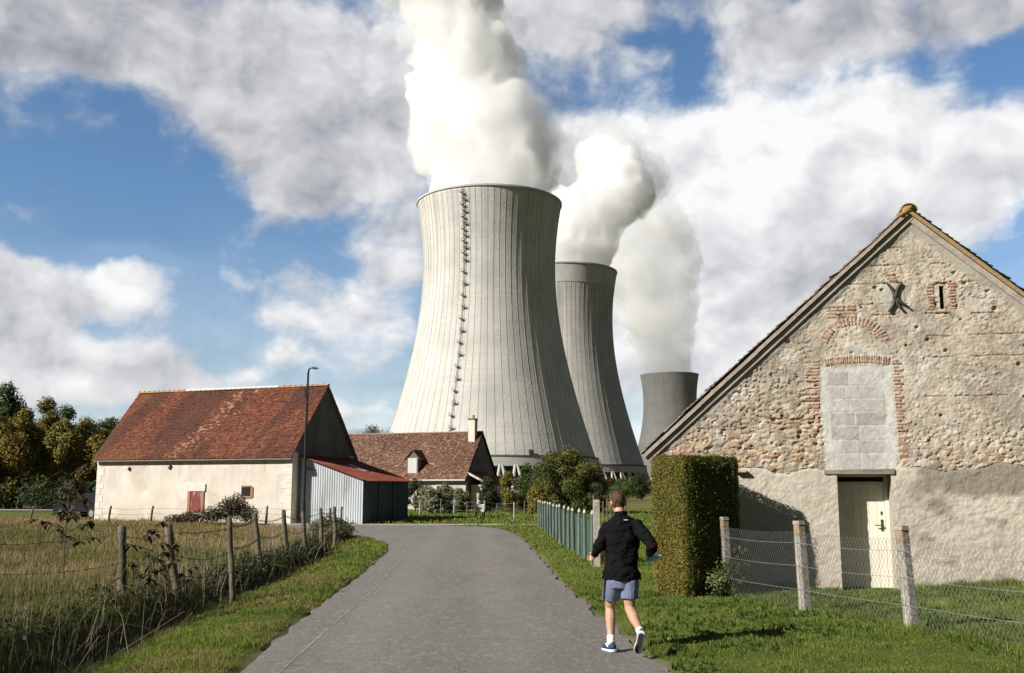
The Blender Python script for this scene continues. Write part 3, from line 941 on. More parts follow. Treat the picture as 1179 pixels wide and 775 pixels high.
# mown verge on the left of the road
def verge_ok(x, y):
    e_ = x - xl(y)
    rag = 0.02 + 0.22 * fbm(x * 2.3, y * 2.3, 21, 3) ** 2
    return (e_ < -rag) & (e_ > -1.75) & in_view(x, y)
parts = []
for i, (y0, y1, dn, hh, ww) in enumerate([(7.5, 11, 3400, 0.07, 0.0032), (11, 15, 2500, 0.075, 0.004), (15, 22, 1300, 0.08, 0.006), (22, 32, 600, 0.09, 0.010), (32, 46, 260, 0.10, 0.016)]):
    x, y = scatter(-10, -2, y0, y1, dn, verge_ok, 400 + i)
    P_, h_, w_, c_ = lawn_part(x, y, 420 + i, hh, ww)
    dd = (fbm(x * 1.3, y * 0.7, 55, 3) > 0.56)[:, None]
    c_ = np.where(dd & (np.random.default_rng(i).random((len(x), 1)) < 0.6), A_N([0.27, 0.21, 0.085]), c_)
    parts.append(blades(P_, h_, w_, c_, lean=0.7, seed=440 + i))
v, f, l, c = merge(parts)
tag(link_mesh('verge_grass', np_mesh('verge_grass', v, f, l, c), M_grass), kind='stuff')

# rank grass of the bank and the field
BARN_C = (-11.3, 51.6)
def field_ok(x, y):
    e_ = x - xl(y)
    inb = (x < -7.5) & (y > 51.4 - (x + 11.3) * 0.356 / 0.934 * 1.0) & (y < 62) & (x > -24.5)
    return (e_ < -1.6) & in_view(x, y, 3.0) & ~inb & (y < 51 + np.clip(-8 - x, 0, 40) * 0.45) & ~((y > 40) & (x > -9.5) & (x - xl(y) > -2.8))
parts = []
for i, (y0, y1, dn, hh, ww) in enumerate([(7.5, 12, 1200, 0.25, 0.0034), (12, 17, 900, 0.235, 0.004), (17, 25, 520, 0.225, 0.0054), (25, 38, 210, 0.23, 0.0085), (38, 60, 76, 0.26, 0.014)]):
    x, y = scatter(-36, -3, y0, y1, dn, field_ok, 500 + i)
    r = np.random.default_rng(520 + i)
    n = len(x)
    e_ = x - xl(y)
    pn_ = fbm(x * 0.28, y * 0.28, 61, 4); pf = fbm(x * 1.8, y * 1.8, 67, 2)
    straw_, oat, green, bank_shade = A_N([0.31, 0.235, 0.105]), A_N([0.43, 0.335, 0.18]), A_N([0.135, 0.145, 0.035]), A_N([0.045, 0.062, 0.015])
    t = np.clip((pn_ - 0.47) * 4.2 + r.normal(0, 0.35, n) - 0.33 + 0.030 * (y - 12), 0, 1)[:, None]
    col = green * (1 - t) + straw_ * t
    k = (r.random(n) < 0.22)[:, None]
    col = np.where(k & (t > 0.35), oat, col)
    bank = np.clip((e_ + 3.1) / 1.0, 0, 1)[:, None]  # the bank's shade is put into the grass colour here
    col = col * (1 - bank * 0.8) + (bank_shade * (1.0 + 0.6 * pf[:, None])) * bank * 0.8
    tip = col * 0.7 + oat * 0.3 * (1 - bank) + col * 0.3 * bank
    h = hh * r.uniform(0.35, 1.3, n) * (0.35 + 1.2 * pf ** 1.3) * np.where(e_ > -2.1, 0.5, np.where(e_ > -3.0, 0.8, 1.0))
    P_ = np.stack([x, y, ground_z(x, y) - 0.02], -1)
    parts.append(blades(P_, h, ww * r.uniform(0.6, 1.4, n), col, lean=0.6, tipcol=tip, seed=540 + i, curl=0.9))
v, f, l, c = merge(parts)
tag(link_mesh('field_grass', np_mesh('field_grass', v, f, l, c), M_grass), kind='stuff')
# bleached bent stalks at the foot of the fence
r = np.random.default_rng(9)
yy = np.concatenate([r.uniform(8.5, 36, 420), r.normal(17.5, 0.7, 90), r.normal(24, 0.8, 80), r.normal(11.5, 0.8, 60)]); xx = xl(yy) - 2.35 + r.normal(0, 0.35, len(yy))
h_ = r.uniform(0.35, 0.85, len(yy))
v, f, l, c = blades(np.stack([xx, yy, ground_z(xx, yy)], -1), h_, 0.0018 * yy / 9, np.tile(A_N([0.46, 0.40, 0.27]), (len(yy), 1)) * r.uniform(0.6, 1.1, (len(yy), 1)), lean=0.9, seed=91)
tag(link_mesh('dead_stalks_grass', np_mesh('dead_stalks_grass', v, f, l, c), M_grass), kind='stuff')
# clover-like broad leaves and daisies in the lawn
x, y = scatter(1, 8, 8, 17, 50, lawn_ok, 700)
r = np.random.default_rng(701)
k = fbm(x * 0.7, y * 0.7, 71, 2) > 0.42
x, y = x[k], y[k]
pp, cc2 = [], []
v, f, l, c = blades(np.repeat(np.stack([x, y, ground_z(x, y)], -1), 5, 0), r.uniform(0.05, 0.10, len(x) * 5), np.full(len(x) * 5, 0.010), np.tile(A_N([0.085, 0.14, 0.03]), (len(x) * 5, 1)) * r.uniform(0.7, 1.4, (len(x) * 5, 1)), lean=1.0, seed=702)
tag(link_mesh('lawn_weeds', np_mesh('lawn_weeds', v, f, l, c), M_grass), kind='stuff')
# ------------------------------------------------------------------ stone barn on the right
TH, NH = Vector((*HOUSE_T, 0)), Vector((*HOUSE_N, 0))
W0 = Vector((*HOUSE_W0, 0))
def hp(s, d, z): return W0 + TH * s + NH * d + Vector((0, 0, z))      # d: outward from the gable
APX_S, APX_Z, SLOPE = 1.01, 6.62, 0.897
S_L, S_R = -3.5, 5.52
def roof_z(s): return APX_Z - SLOPE * np.abs(np.asarray(s) - APX_S)

stone_barn = thing('stone_barn', 'rough rubble stone barn gable with blocked up opening over a cream door', 'barn', hp(APX_S, 0, 0))
SB_INV = Matrix.Translation(-hp(APX_S, 0, 0))
def sb(o):
    o.parent = stone_barn; o.location = -hp(APX_S, 0, 0); return o

ss = np.concatenate([np.arange(S_L, 3.1, 0.0125), np.arange(3.1, S_R + 0.03, 0.03)])
zz = np.arange(-0.15, 6.64, 0.0125)
S, Z = np.meshgrid(ss, zz)
sh = S.shape
rr = np.random.default_rng(42)
Hh = (fbm(S * 6, Z * 6, 1, 4) - 0.5) * 0.030 + (fbm(S * 26, Z * 26, 2, 3) - 0.5) * 0.014
mort = A_N([0.47, 0.41, 0.325])
big_n = fbm(S * 0.9, Z * 0.9, 3, 4)[..., None]
sm_n = fbm(S * 14, Z * 14, 4, 3)[..., None]
Cc = mort * (0.82 + 0.36 * big_n) * (0.80 + 0.4 * sm_n)
# exposure of the stones 0 (flush, mortared) .. 1 (raked out)
expo = 0.20 + 0.60 * sstep(-0.2, -1.2, S) * sstep(4.6, 2.9, Z) + 0.55 * sstep(3.0, 2.35, Z) + 0.25 * (fbm(S * 0.8, Z * 0.8, 12, 3) - 0.5)
expo = np.clip(expo, 0.1, 1)
Hh -= expo * 0.020
# lime wash remains
lime = sstep(0.52, 0.66, fbm(S * 1.3 + 4, Z * 1.3, 14, 4)) * np.clip(sstep(1.6, 0.2, np.hypot((S + 1.6) / 1.2, (Z - 3.6) / 0.9)) + sstep(1.2, 0.2, np.hypot((S - 0.9) / 0.8, (Z - 4.1) / 0.9)) + sstep(1.2, 0.3, np.hypot((S - 0.0) / 0.6, (Z - 4.25) / 0.3)) + 0.15, 0, 1)
Cc = Cc * (1 - 0.75 * lime[..., None]) + A_N([0.56, 0.52, 0.45]) * 0.75 * lime[..., None] * (0.8 + 0.4 * sm_n)
Hh += lime * 0.006
pal = A_N([[0.40, 0.30, 0.19], [0.33, 0.25, 0.17], [0.46, 0.39, 0.29], [0.52, 0.47, 0.38], [0.38, 0.24, 0.13], [0.28, 0.25, 0.21], [0.42, 0.34, 0.24], [0.36, 0.20, 0.13], [0.47, 0.33, 0.17], [0.22, 0.18, 0.15]])
def stone(cs, cz, rx, rz, rot, hgt, col, pw=2.4):
    i0, i1 = np.searchsorted(ss, [cs - rx * 1.3, cs + rx * 1.3])
    j0, j1 = np.searchsorted(zz, [cz - rx * 1.3, cz + rx * 1.3])
    if i1 - i0 < 2 or j1 - j0 < 2: return
    a = S[j0:j1, i0:i1] - cs; b_ = Z[j0:j1, i0:i1] - cz
    ca, sa = math.cos(rot), math.sin(rot)
    u = (a * ca + b_ * sa) / rx; w = (-a * sa + b_ * ca) / rz
    wob = 1 + 0.18 * np.sin(3 * np.arctan2(w, u) + cs * 37) + 0.1 * np.sin(5 * np.arctan2(w, u) + cz * 53)
    d = (np.abs(u) ** pw + np.abs(w) ** pw) ** (1 / pw) / wob
    hh = hgt * np.sqrt(np.clip(1 - d ** 2.5, 0, 1)) + (fbm(a * 30 + cs * 9, b_ * 30, 8, 2) - 0.5) * 0.008
    k = d < 1
    cur = Hh[j0:j1, i0:i1]
    base = -0.016 * expo[j0:j1, i0:i1]
    new = base + hh
    k &= new > cur - 0.004
    cur[k] = new[k]
    ccv = Cc[j0:j1, i0:i1]
    f = np.clip((1 - d) * 5, 0, 1)[..., None] * 0.9
    ccn = ccv * (1 - f) + col * f * (0.8 + 0.4 * sm_n[j0:j1, i0:i1])
    ccv[k] = ccn[k]
n_st = 0
for i in range(15000):
    cs, cz = rr.uniform(S_L, S_R), rr.uniform(2.0, 6.5)
    if cz > float(roof_z(cs)) - 0.05: continue
    if cs > 3.2 and rr.random() < 0.6: continue
    j, k = min(np.searchsorted(zz, cz), sh[0] - 1), min(np.searchsorted(ss, cs), sh[1] - 1)
    ex = expo[j, k]
    if rr.random() > 0.35 + 0.65 * ex: continue
    big = ex > 0.62
    rx = rr.uniform(0.026, 0.085) if big else rr.uniform(0.012, 0.042) * (1.5 if rr.random() < 0.08 else 1)
    rz = rx * rr.uniform(0.42, 0.9)
    col = pal[rr.integers(len(pal))] * rr.uniform(0.75, 1.25)
    if not big:
        col = 0.30 * col + 0.70 * mort * (0.8 + 0.35 * rr.random())
    else:
        col = 0.60 * col + 0.40 * mort * (0.7 + 0.6 * rr.random())
    stone(cs, cz, rx, rz, rr.normal(0, 0.3), (0.002 + 0.034 * ex) * rr.uniform(0.6, 1.3), col, rr.uniform(1.9, 3.6))
    n_st += 1
# courses of flat stones and tile scraps beside the opening
for z0 in np.arange(2.25, 3.05, 0.085):
    s = -2.0 - 0.3 * rr.random()
    while s < -0.72:
        rx = rr.uniform(0.05, 0.13)
        if rr.random() < 0.82:
            stone(s + rx, z0 + rr.normal(0, 0.012), rx, rr.uniform(0.028, 0.044), rr.normal(0, 0.07), rr.uniform(0.03, 0.055), A_N([[0.46, 0.31, 0.17], [0.40, 0.26, 0.16], [0.50, 0.42, 0.30], [0.42, 0.22, 0.13], [0.36, 0.27, 0.19]])[rr.integers(5)] * rr.uniform(0.8, 1.2), 3.0)
        s += rx * 2 + rr.uniform(0.005, 0.05)
# putlog holes, pits
for i in range(60):
    cs, cz = rr.uniform(S_L + 0.3, 3.0), rr.uniform(2.3, 5.6)
    if cz > float(roof_z(cs)) - 0.3: continue
    r0 = rr.uniform(0.015, 0.04)
    d = np.hypot((S - cs) / (r0 * 1.3), (Z - cz) / r0)
    k = d < 1
    Hh[k] = -0.05 * (1 - d[k] ** 2) - 0.015
# weather stains: grey lichen bloom and damp brown patches, larger toward the eaves side
stn = sstep(0.48, 0.70, fbm(S * 0.8 + 3, Z * 0.9, 51, 5))[..., None]
Cc = Cc * (1 - 0.42 * stn) + A_N([0.25, 0.225, 0.185]) * (0.8 + 0.4 * sm_n) * 0.42 * stn
stn2 = sstep(0.56, 0.66, fbm(S * 5.5, Z * 5.5, 53, 4))[..., None]
Cc = Cc * (1 - 0.34 * stn2) + A_N([0.19, 0.165, 0.135]) * 0.34 * stn2
stn3 = sstep(0.60, 0.70, fbm(S * 4.1 + 5, Z * 4.1, 55, 4))[..., None]
Cc = Cc * (1 - 0.45 * stn3) + A_N([0.60, 0.57, 0.51]) * 0.45 * stn3
Hh += (fbm(S * 45, Z * 45, 57, 2) - 0.5) * 0.012
# construction lift lines
for zl, s0, s1, tilt in [(5.98, 0.2, 1.75, -0.010), (5.66, -0.10, 1.60, -0.012), (5.33, -0.45, 2.2, -0.010), (4.98, -0.55, 0.75, 0.004), (4.775, 0.3, 2.4, -0.010), (4.38, 1.2, 3.6, 0.0), (4.02, 0.9, 3.2, 0.0), (3.33, 0.8, 3.2, -0.004)]:
    c0 = zl + tilt * (S - 1) + (fbm(S * 3, S * 0, int(zl * 9), 2) - 0.5) * 0.03
    brk = vn(S * 4, S * 0 + zl, 6) > 0.30
    k = (np.abs(Z - c0) < 0.011) & (S > s0) & (S < s1) & brk
    Hh[k] -= 0.016
    Cc[k] = Cc[k] * 0.45 + A_N([0.30, 0.15, 0.09]) * 0.4

region = np.zeros(sh, np.int8)          # 0 wall, 1 brick dressing, 2 block infill, 3 plaster
BR = A_N([[0.40, 0.19, 0.125], [0.35, 0.17, 0.11], [0.45, 0.245, 0.17], [0.40, 0.23, 0.16], [0.47, 0.30, 0.22]])
def brick(cs, cz, hw, hh, rot=0.0, hgt=0.014, reg=0):
    m_ = max(hw, hh) * 1.3
    i0, i1 = np.searchsorted(ss, [cs - m_, cs + m_]); j0, j1 = np.searchsorted(zz, [cz - m_, cz + m_])
    if i1 - i0 < 2 or j1 - j0 < 2: return
    a = S[j0:j1, i0:i1] - cs; b_ = Z[j0:j1, i0:i1] - cz
    ca, sa = math.cos(rot), math.sin(rot)
    u = np.abs(a * ca + b_ * sa) / hw; w = np.abs(-a * sa + b_ * ca) / hh
    d = np.maximum(u, w) + (fbm(a * 40 + cs * 7, b_ * 40, 3, 2) - 0.5) * 0.35
    k = d < 0.92
    region[j0:j1, i0:i1][d < 1.12] = reg
    hv = Hh[j0:j1, i0:i1]; cv = Cc[j0:j1, i0:i1]
    hv[k] = (hgt * rr.uniform(0.6, 1.2) + (fbm(a * 25, b_ * 25 + cs, 5, 2)[k] - 0.5) * 0.014)
    col = BR[rr.integers(len(BR))] * rr.uniform(0.65, 1.15)
    ms = rr.random() * 0.55
    col = col * (1 - ms) + mort * 0.9 * ms
    cv[k] = (col * (0.75 + 0.5 * sm_n[j0:j1, i0:i1]))[k]
# jambs of the blocked opening: toothed courses of thin brick
for z0 in np.arange(2.95, 4.02, 0.058):
    n = int(round((z0 - 2.95) / 0.058))
    lft = -0.86 + (0.10 if n % 2 else 0.0) + rr.uniform(-0.04, 0.04) - (0.12 if 0.3 < z0 - 2.95 < 0.5 else 0)
    rgt = -0.60 + rr.uniform(-0.03, 0.01) - 0.06 * sstep(3.6, 3.0, z0)
    brick((lft + rgt) / 2, z0, (rgt - lft) / 2, 0.021, reg=10)
for z0 in np.arange(2.75, 4.02, 0.058):
    n = int(round((z0 - 2.75) / 0.058))
    rgt = 0.76 - (0.07 if n % 2 else 0.0) + rr.uniform(-0.03, 0.04)
    lft = 0.59 + rr.uniform(-0.01, 0.02)
    brick((lft + rgt) / 2, z0, (rgt - lft) / 2, 0.021, reg=11)
for z0 in (2.62, 2.52, 2.40, 2.3):
    brick(0.70 + rr.uniform(-0.03, 0.03), z0, 0.085, 0.03)
# soldier-course lintel, slightly cambered
for i in range(27):
    t = (i + 0.5) / 27
    cs = lerp(-0.54, 0.55, t)
    cz = 3.955 + 0.055 * (1 - (2 * t - 1) ** 2)
    brick(cs, cz, 0.016, 0.072, rot=(t - 0.5) * -0.35 + rr.normal(0, 0.03), hgt=0.018, reg=12)
# relieving arch above, broken in places
for i in range(22):
    a = lerp(R(168), R(12), (i + 0.5) / 22)
    if i in (5, 6) : continue
    cs = 0.0 - 0.02 + 0.53 * math.cos(a); cz = 4.22 + 0.47 * math.sin(a)
    brick(cs, cz, 0.021, 0.075, rot=a - R(90), hgt=0.012, reg=13)
# dressings of the slit and scattered brick patches
for z0 in np.arange(4.86, 5.32, 0.055):
    for c0, sgn in ((1.30, -1), (1.64, 1)):
        w = rr.uniform(0.07, 0.12)
        brick(c0 + sgn * rr.uniform(-0.01, 0.02), z0, w * 0.62, 0.02, reg=14)
brick(1.47, 4.80, 0.14, 0.022, reg=14); brick(1.47, 5.335, 0.16, 0.024, reg=14)
for z0 in np.arange(4.78, 5.02, 0.06):
    for k in range(3): brick(-0.38 + 0.17 * k + rr.uniform(-0.03, 0.03), z0, 0.075, 0.022)
for k in range(3): brick(-3.38 + 0.17 * k, 2.46, 0.075, 0.03); brick(-3.33 + 0.16 * k, 2.38, 0.075, 0.028)
for z0 in (5.38, 5.44, 5.50): brick(0.66 + rr.uniform(-0.03, 0.03), z0, 0.08, 0.024)
# cement round the anchor and over the lintel
cem = np.clip(sstep(1.0, 0.75, np.hypot((S - 0.68) / 0.22, (Z - 5.08) / 0.32)) + sstep(1.0, 0.7, np.hypot((S + 0.05) / 0.20, (Z - 4.14) / 0.13)) + sstep(1.0, 0.6, np.hypot((S - 1.0) / 0.10, (Z - 6.15) / 0.35)) * 0.7, 0, 1)[..., None] * (region == 0)[..., None]
Cc = Cc * (1 - cem) + A_N([0.44, 0.42, 0.37]) * (0.85 + 0.3 * sm_n) * cem
Hh = Hh * (1 - 0.6 * cem[..., 0]) + 0.006 * cem[..., 0]
# mortar fillet along the verges
vd = (roof_z(S) - Z) * 0.745
fil = sstep(0.30, 0.20, vd + (fbm(S * 3, Z * 3, 15, 3) - 0.5) * 0.14)[..., None]
Cc = Cc * (1 - 0.85 * fil) + A_N([0.36, 0.335, 0.29]) * (0.75 + 0.5 * fbm(S * 5, Z * 5, 16, 3)[..., None]) * 0.85 * fil
Hh = Hh * (1 - 0.7 * fil[..., 0]) + 0.02 * fil[..., 0]
# cement-block infill
inf = (S > -0.63 + (fbm(Z * 3, Z * 0, 18, 3) - 0.5) * 0.14 - 0.06 * sstep(3.3, 2.4, Z)) & (S < 0.60 + (fbm(Z * 3 + 9, Z * 0, 19, 3) - 0.5) * 0.10) & (Z > 2.08) & (Z < 3.87 + 0.055 * (1 - (S / 0.56) ** 2) + (fbm(S * 5, S * 0, 20, 2) - 0.5) * 0.05)
region[inf] = 2
Hi = (fbm(S * 30, Z * 30, 23, 3) - 0.5) * 0.008 - 0.012
rows = [2.08, 2.36, 2.59, 2.84, 3.08, 3.31, 3.54, 3.80]
cb = np.ones(sh + (3,)) * A_N([0.44, 0.43, 0.40])
joint = np.ones(sh)
tone = np.zeros(sh)
for r_i in range(len(rows) - 1):
    z0, z1 = rows[r_i], rows[r_i + 1]
    offs = [-0.02, -0.42, 0.42][r_i % 2 * 0] if False else (-0.15 if r_i in (6, 5, 4) else -0.01) - (0.06 if r_i % 2 else 0)
    edges_ = [-0.50 if r_i > 1 else -0.42, offs, 0.44]
    for q in range(2):
        a0, a1 = edges_[q] + 0.012, edges_[q + 1] - 0.012
        wob = (fbm(S * 9, Z * 9, 24, 2) - 0.5) * 0.02
        d = np.maximum(np.maximum(a0 - S, S - a1), np.maximum(z0 + 0.012 - Z, Z - z1 + 0.012)) + wob
        ins = sstep(0.010, -0.006, d)
        joint = np.minimum(joint, 1 - ins)
        tone += ins * rr.uniform(-0.10, 0.08)
smear = np.clip(sstep(0.34, 0.52, np.abs(S) + (fbm(S * 4, Z * 4, 26, 3) - 0.5) * 0.4) + sstep(0.60, 0.72, fbm(S * 3.3, Z * 3.3, 27, 3)) * 0.5, 0, 1)
lightj = A_N([0.55, 0.54, 0.50])
jm = np.clip(joint * 0.8 + smear * 0.6, 0, 1)[..., None]
cb = (cb + tone[..., None]) * (1 - jm) + lightj * jm
cb *= (0.80 + 0.4 * fbm(S * 20, Z * 20, 28, 3)[..., None]) * (0.88 + 0.24 * fbm(S * 2, Z * 2, 29, 3)[..., None])
Hi += -0.006 * (1 - np.clip(joint + smear, 0, 1)) * 0 + 0.006 * smear - 0.005 * joint * (1 - smear)
bl_ = np.clip(np.minimum(np.minimum(S + 0.70, 0.66 - S) / 0.13, (3.93 - Z) / 0.08), 0, 1)
bl_ = np.where(Z > 2.05, bl_ * bl_ * (3 - 2 * bl_), 0) * (region < 10)
Hh = Hh * (1 - bl_) + (Hi + 0.006) * bl_; Cc = Cc * (1 - bl_[..., None]) + cb * bl_[..., None]
# rendered base
top = 2.08 + (fbm(S * 2.2, S * 0, 33, 4) - 0.5) * 0.22 + 0.05 * sstep(0.8, 1.6, S)
pl_ = (Z < top) & ~inf
edge = sstep(0.0, 0.06, top - Z)
trow = fbm(S * 7 + Z * 5, Z * 11 - S * 4, 35, 4)
Hp = 0.012 * edge + (trow - 0.5) * 0.016 * sstep(-1.2, 0.6, S) + (fbm(S * 9, Z * 9, 36, 4) - 0.5) * 0.022 + (fbm(S * 1.1, Z * 1.1, 37, 3) - 0.5) * 0.015 + (fbm(S * 28, Z * 28, 44, 3) - 0.5) * 0.012
cp = A_N([0.50, 0.455, 0.38]) * (0.85 + 0.3 * fbm(S * 1.6, Z * 1.6, 38, 4)[..., None]) * (0.88 + 0.24 * trow[..., None])
soot = sstep(0.42, 0.72, fbm(S * 2.4, Z * 3.4, 39, 5) + 0.60 * sstep(1.45, 2.0, Z) * sstep(0.6, 1.2, S) - 0.14)[..., None]
cp = cp * (1 - 0.72 * soot * sstep(0.4, 1.1, S)[..., None]) + A_N([0.17, 0.145, 0.11]) * 0.72 * soot * sstep(0.4, 1.1, S)[..., None]
damp = (sstep(0.5, 0.0, Z + (fbm(S * 2, Z * 2, 40, 3) - 0.5) * 0.4))[..., None]
cp = cp * (1 - 0.35 * damp) + A_N([0.30, 0.25, 0.18]) * 0.35 * damp
ochre = (sstep(0.55, 0.7, fbm(S * 1.5, Z * 4, 41, 3)) * sstep(0.6, -0.2, np.abs(S + 0.9)))[..., None]
cp = cp * (1 - 0.3 * ochre) + A_N([0.44, 0.30, 0.16]) * 0.3 * ochre
Hh = np.where(pl_, Hp, Hh); Cc = np.where(pl_[..., None], cp, Cc)
region[pl_] = 3
# openings
door = (S > -0.435) & (S < 0.475) & (Z < 2.005)
slit = (S > 1.432) & (S < 1.515) & (Z > 4.84) & (Z < 5.27)
lintel_gap = (S > -0.615) & (S < 0.515) & (Z > 2.0) & (Z < 2.085)
Zc = np.minimum(Z, roof_z(S))
P = np.empty(sh + (3,), np.float32)
ox = hp(APX_S, 0, 0)
for k_ in range(3):
    P[..., k_] = W0[k_] + TH[k_] * S + NH[k_] * Hh + (Zc if k_ == 2 else 0) - (ox[k_])
gi = np.arange(sh[0] * sh[1]).reshape(sh)
q = np.stack([gi[:-1, :-1], gi[:-1, 1:], gi[1:, 1:], gi[1:, :-1]], -1).reshape(-1, 4)
def c4(a): return np.stack([a[:-1, :-1], a[:-1, 1:], a[1:, 1:], a[1:, :-1]], -1).reshape(-1, 4)
hole = c4(door | slit | lintel_gap).all(1)
above = (c4(Z - roof_z(S)) > 0.0).all(1)
reg4 = c4(region)[:, 0]
M_wall = plain('rubble_wall', (1, 1, 1), (0.86, 0.85, 0.84), 60.0, 0.95, attr=True, spec=0.1, bump=0.35, bump_scale=110, bdist=0.006)
pc = Cc.reshape(-1, 3); pv = P.reshape(-1, 3)
for rg_, nm in ((0, 'rubble_wall'), (10, 'brick_jamb'), (11, 'brick_jamb'), (12, 'brick_lintel'), (13, 'brick_arch'), (14, 'slit_brickwork'), (2, 'block_infill'), (3, 'rendered_base')):
    qq = q[(reg4 == rg_) & ~hole & ~above]
    used, inv = np.unique(qq.ravel(), return_inverse=True)
    me = np_mesh(nm, pv[used], np.full(len(qq), 4), inv, pc[used], smooth=True)
    link_mesh(nm, me, M_wall, stone_barn)

M_reveal = plain('lime_reveal', (0.46, 0.40, 0.32), (0.36, 0.31, 0.25), 4, 0.95, bump=0.4)
M_oldwood = plain('old_grey_timber', (0.27, 0.235, 0.19), (0.15, 0.13, 0.105), 3.0, 0.85, bump=0.5, stretch=(1, 1, 6))
M_dark = plain('dark_inside', (0.02, 0.018, 0.016), None, 2, 0.95)
M_cream = plain('cream_paint', (0.74, 0.71, 0.60), (0.66, 0.63, 0.53), 2.5, 0.6, dirt=(0.40, 0.33, 0.22), dirt_scale=3.0, dirt_amt=0.35, stretch=(1, 1, 0.3))
M_iron = plain('dark_iron', (0.05, 0.045, 0.04), (0.09, 0.06, 0.045), 6, 0.6, metallic=0.3)
def hbox(mb, s0, s1, d0, d1, z0, z1, jit=0.0):
    c = hp((s0 + s1) / 2, (d0 + d1) / 2, (z0 + z1) / 2)
    mb.box(c, (abs(s1 - s0), abs(d1 - d0), z1 - z0), Matrix.Rotation(-R(12), 3, 'Z'), jitter=jit)
RD = 0.52
mb = MB()
for (a, b2) in ((-0.52, -0.437), (0.477, 0.56)):
    hbox(mb, a, b2, -0.02, -RD - 0.05, -0.1, 2.0)
sb(mb.build('door_reveal', M_reveal))
mb = MB(); hbox(mb, -0.63, 0.53, 0.035, -RD - 0.05, 2.003, 2.085, 0.008); sb(mb.build('timber_lintel', M_oldwood))
mb = MB(); hbox(mb, -0.45, 0.49, 0.03, -RD, -0.10, 0.035, 0.006); sb(mb.build('doorstep', M_reveal))
# door of vertical boards, with frame, top panel gap, handle and keyhole plate
dr = MB()
bw = 0.80 / 6
for k in range(6):
    s0 = -0.40 + k * bw
    hbox(dr, s0 + 0.0015, s0 + bw - 0.0015, -RD + 0.05, -RD + 0.015, 0.05, 1.84)
hbox(dr, -0.40, 0.40, -RD + 0.02, -RD + 0.0, 0.05, 1.84)
door_o = sb(dr.build('door', M_cream))
fr = MB()
hbox(fr, -0.434, -0.405, -RD + 0.07, -RD - 0.04, 0.04, 2.0); hbox(fr, 0.405, 0.474, -RD + 0.07, -RD - 0.04, 0.04, 2.0); hbox(fr, -0.405, 0.405, -RD + 0.07, -RD - 0.04, 1.96, 2.0); hbox(fr, -0.405, 0.405, -RD + 0.06, -RD - 0.04, 1.845, 1.875)
o = fr.build('door_frame', M_cream); o.parent = door_o
tp = MB(); hbox(tp, -0.405, 0.405, -RD + 0.02, -RD - 0.02, 1.875, 1.96); o = tp.build('dark_transom', M_dark); o.parent = door_o
hd = MB()
hbox(hd, 0.325, 0.365, -RD + 0.062, -RD + 0.05, 1.02, 1.22)
p0 = hp(0.345, -RD + 0.06, 1.12)
hd.tube([p0, p0 + NH * 0.05, p0 + NH * 0.055 - TH * 0.02, p0 + NH * 0.055 - TH * 0.13], 0.010, 6)
o = hd.build('handle', M_iron); o.parent = door_o
kp = MB(); hbox(kp, 0.33, 0.36, -RD + 0.06, -RD + 0.05, 1.30, 1.36); o = kp.build('lock_plate', M_iron); o.parent = door_o
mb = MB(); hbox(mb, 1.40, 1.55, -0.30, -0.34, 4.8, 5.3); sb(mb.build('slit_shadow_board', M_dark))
mb = MB()
hbox(mb, 1.38, 1.431, -0.03, -0.30, 4.8, 5.3); hbox(mb, 1.516, 1.57, -0.03, -0.30, 4.8, 5.3); hbox(mb, 1.431, 1.516, -0.03, -0.30, 4.79, 4.839); hbox(mb, 1.431, 1.516, -0.03, -0.30, 5.271, 5.32)
sb(mb.build('slit_reveal', M_reveal))
# iron wall anchor: two back-to-back crescents and a raking tie
an = MB()
def crescent(sgn):
    pts = []
    for i in range(9):
        t = -1 + 2 * i / 8
        pts.append(hp(0.70 + sgn * (0.012 + 0.115 * abs(t) ** 2.2), 0.045, 5.085 + t * 0.255))
    return pts
for sg in (-1, 1):
    an.tube(crescent(sg), [0.020, 0.026, 0.028, 0.030, 0.034, 0.030, 0.028, 0.026, 0.020], 7)
an.tube([hp(0.69, 0.05, 5.10), hp(0.80, 0.055, 4.98), hp(0.93, 0.05, 4.885)], [0.032, 0.026, 0.016], 7)
an.ball(hp(0.70, 0.06, 5.09), 0.04, 8, 6)
sb(an.build('wall_anchor', M_iron))
mb = MB(); hbox(mb, -2.16, -1.95, 0.13, -0.05, 2.035, 2.075, 0.01); sb(mb.build('corbel_stone', M_reveal))
# the other walls
mb = MB()
hbox(mb, S_L, S_L + 0.5, -0.03, -12.0, -0.2, float(roof_z(S_L)) - 0.06)
hbox(mb, S_R - 0.5, S_R, -0.03, -12.0, -0.2, float(roof_z(S_R)) - 0.06)
gp = [hp(S_L + 0.5, -11.5, -0.2), hp(S_R - 0.5, -11.5, -0.2), hp(S_R - 0.5, -11.5, float(roof_z(S_R - 0.5)) - 0.1), hp(APX_S, -11.5, APX_Z - 0.1), hp(S_L + 0.5, -11.5, float(roof_z(S_L + 0.5)) - 0.1)]
mb.prism(gp, NH * -0.5)
M_rub2 = plain('rough_side_wall', (0.36, 0.30, 0.22), (0.50, 0.45, 0.36), 7, 0.95, bump=0.8, bump_scale=14)
sb(mb.build('side_walls', M_rub2))
mb = MB()   # backing so that no daylight leaks through the gable
for a, b2, c_, d_ in ((S_L + 0.5, -0.52, -0.1, 9), (0.56, S_R - 0.5, -0.1, 9)):
    pass
bk = [(S_L + 0.02, -0.1), (-0.53, -0.1), (-0.53, 2.1), (0.57, 2.1), (0.57, -0.1), (S_R - 0.02, -0.1), (S_R - 0.02, float(roof_z(S_R)) - 0.1), (APX_S, APX_Z - 0.1), (S_L + 0.02, float(roof_z(S_L)) - 0.1)]
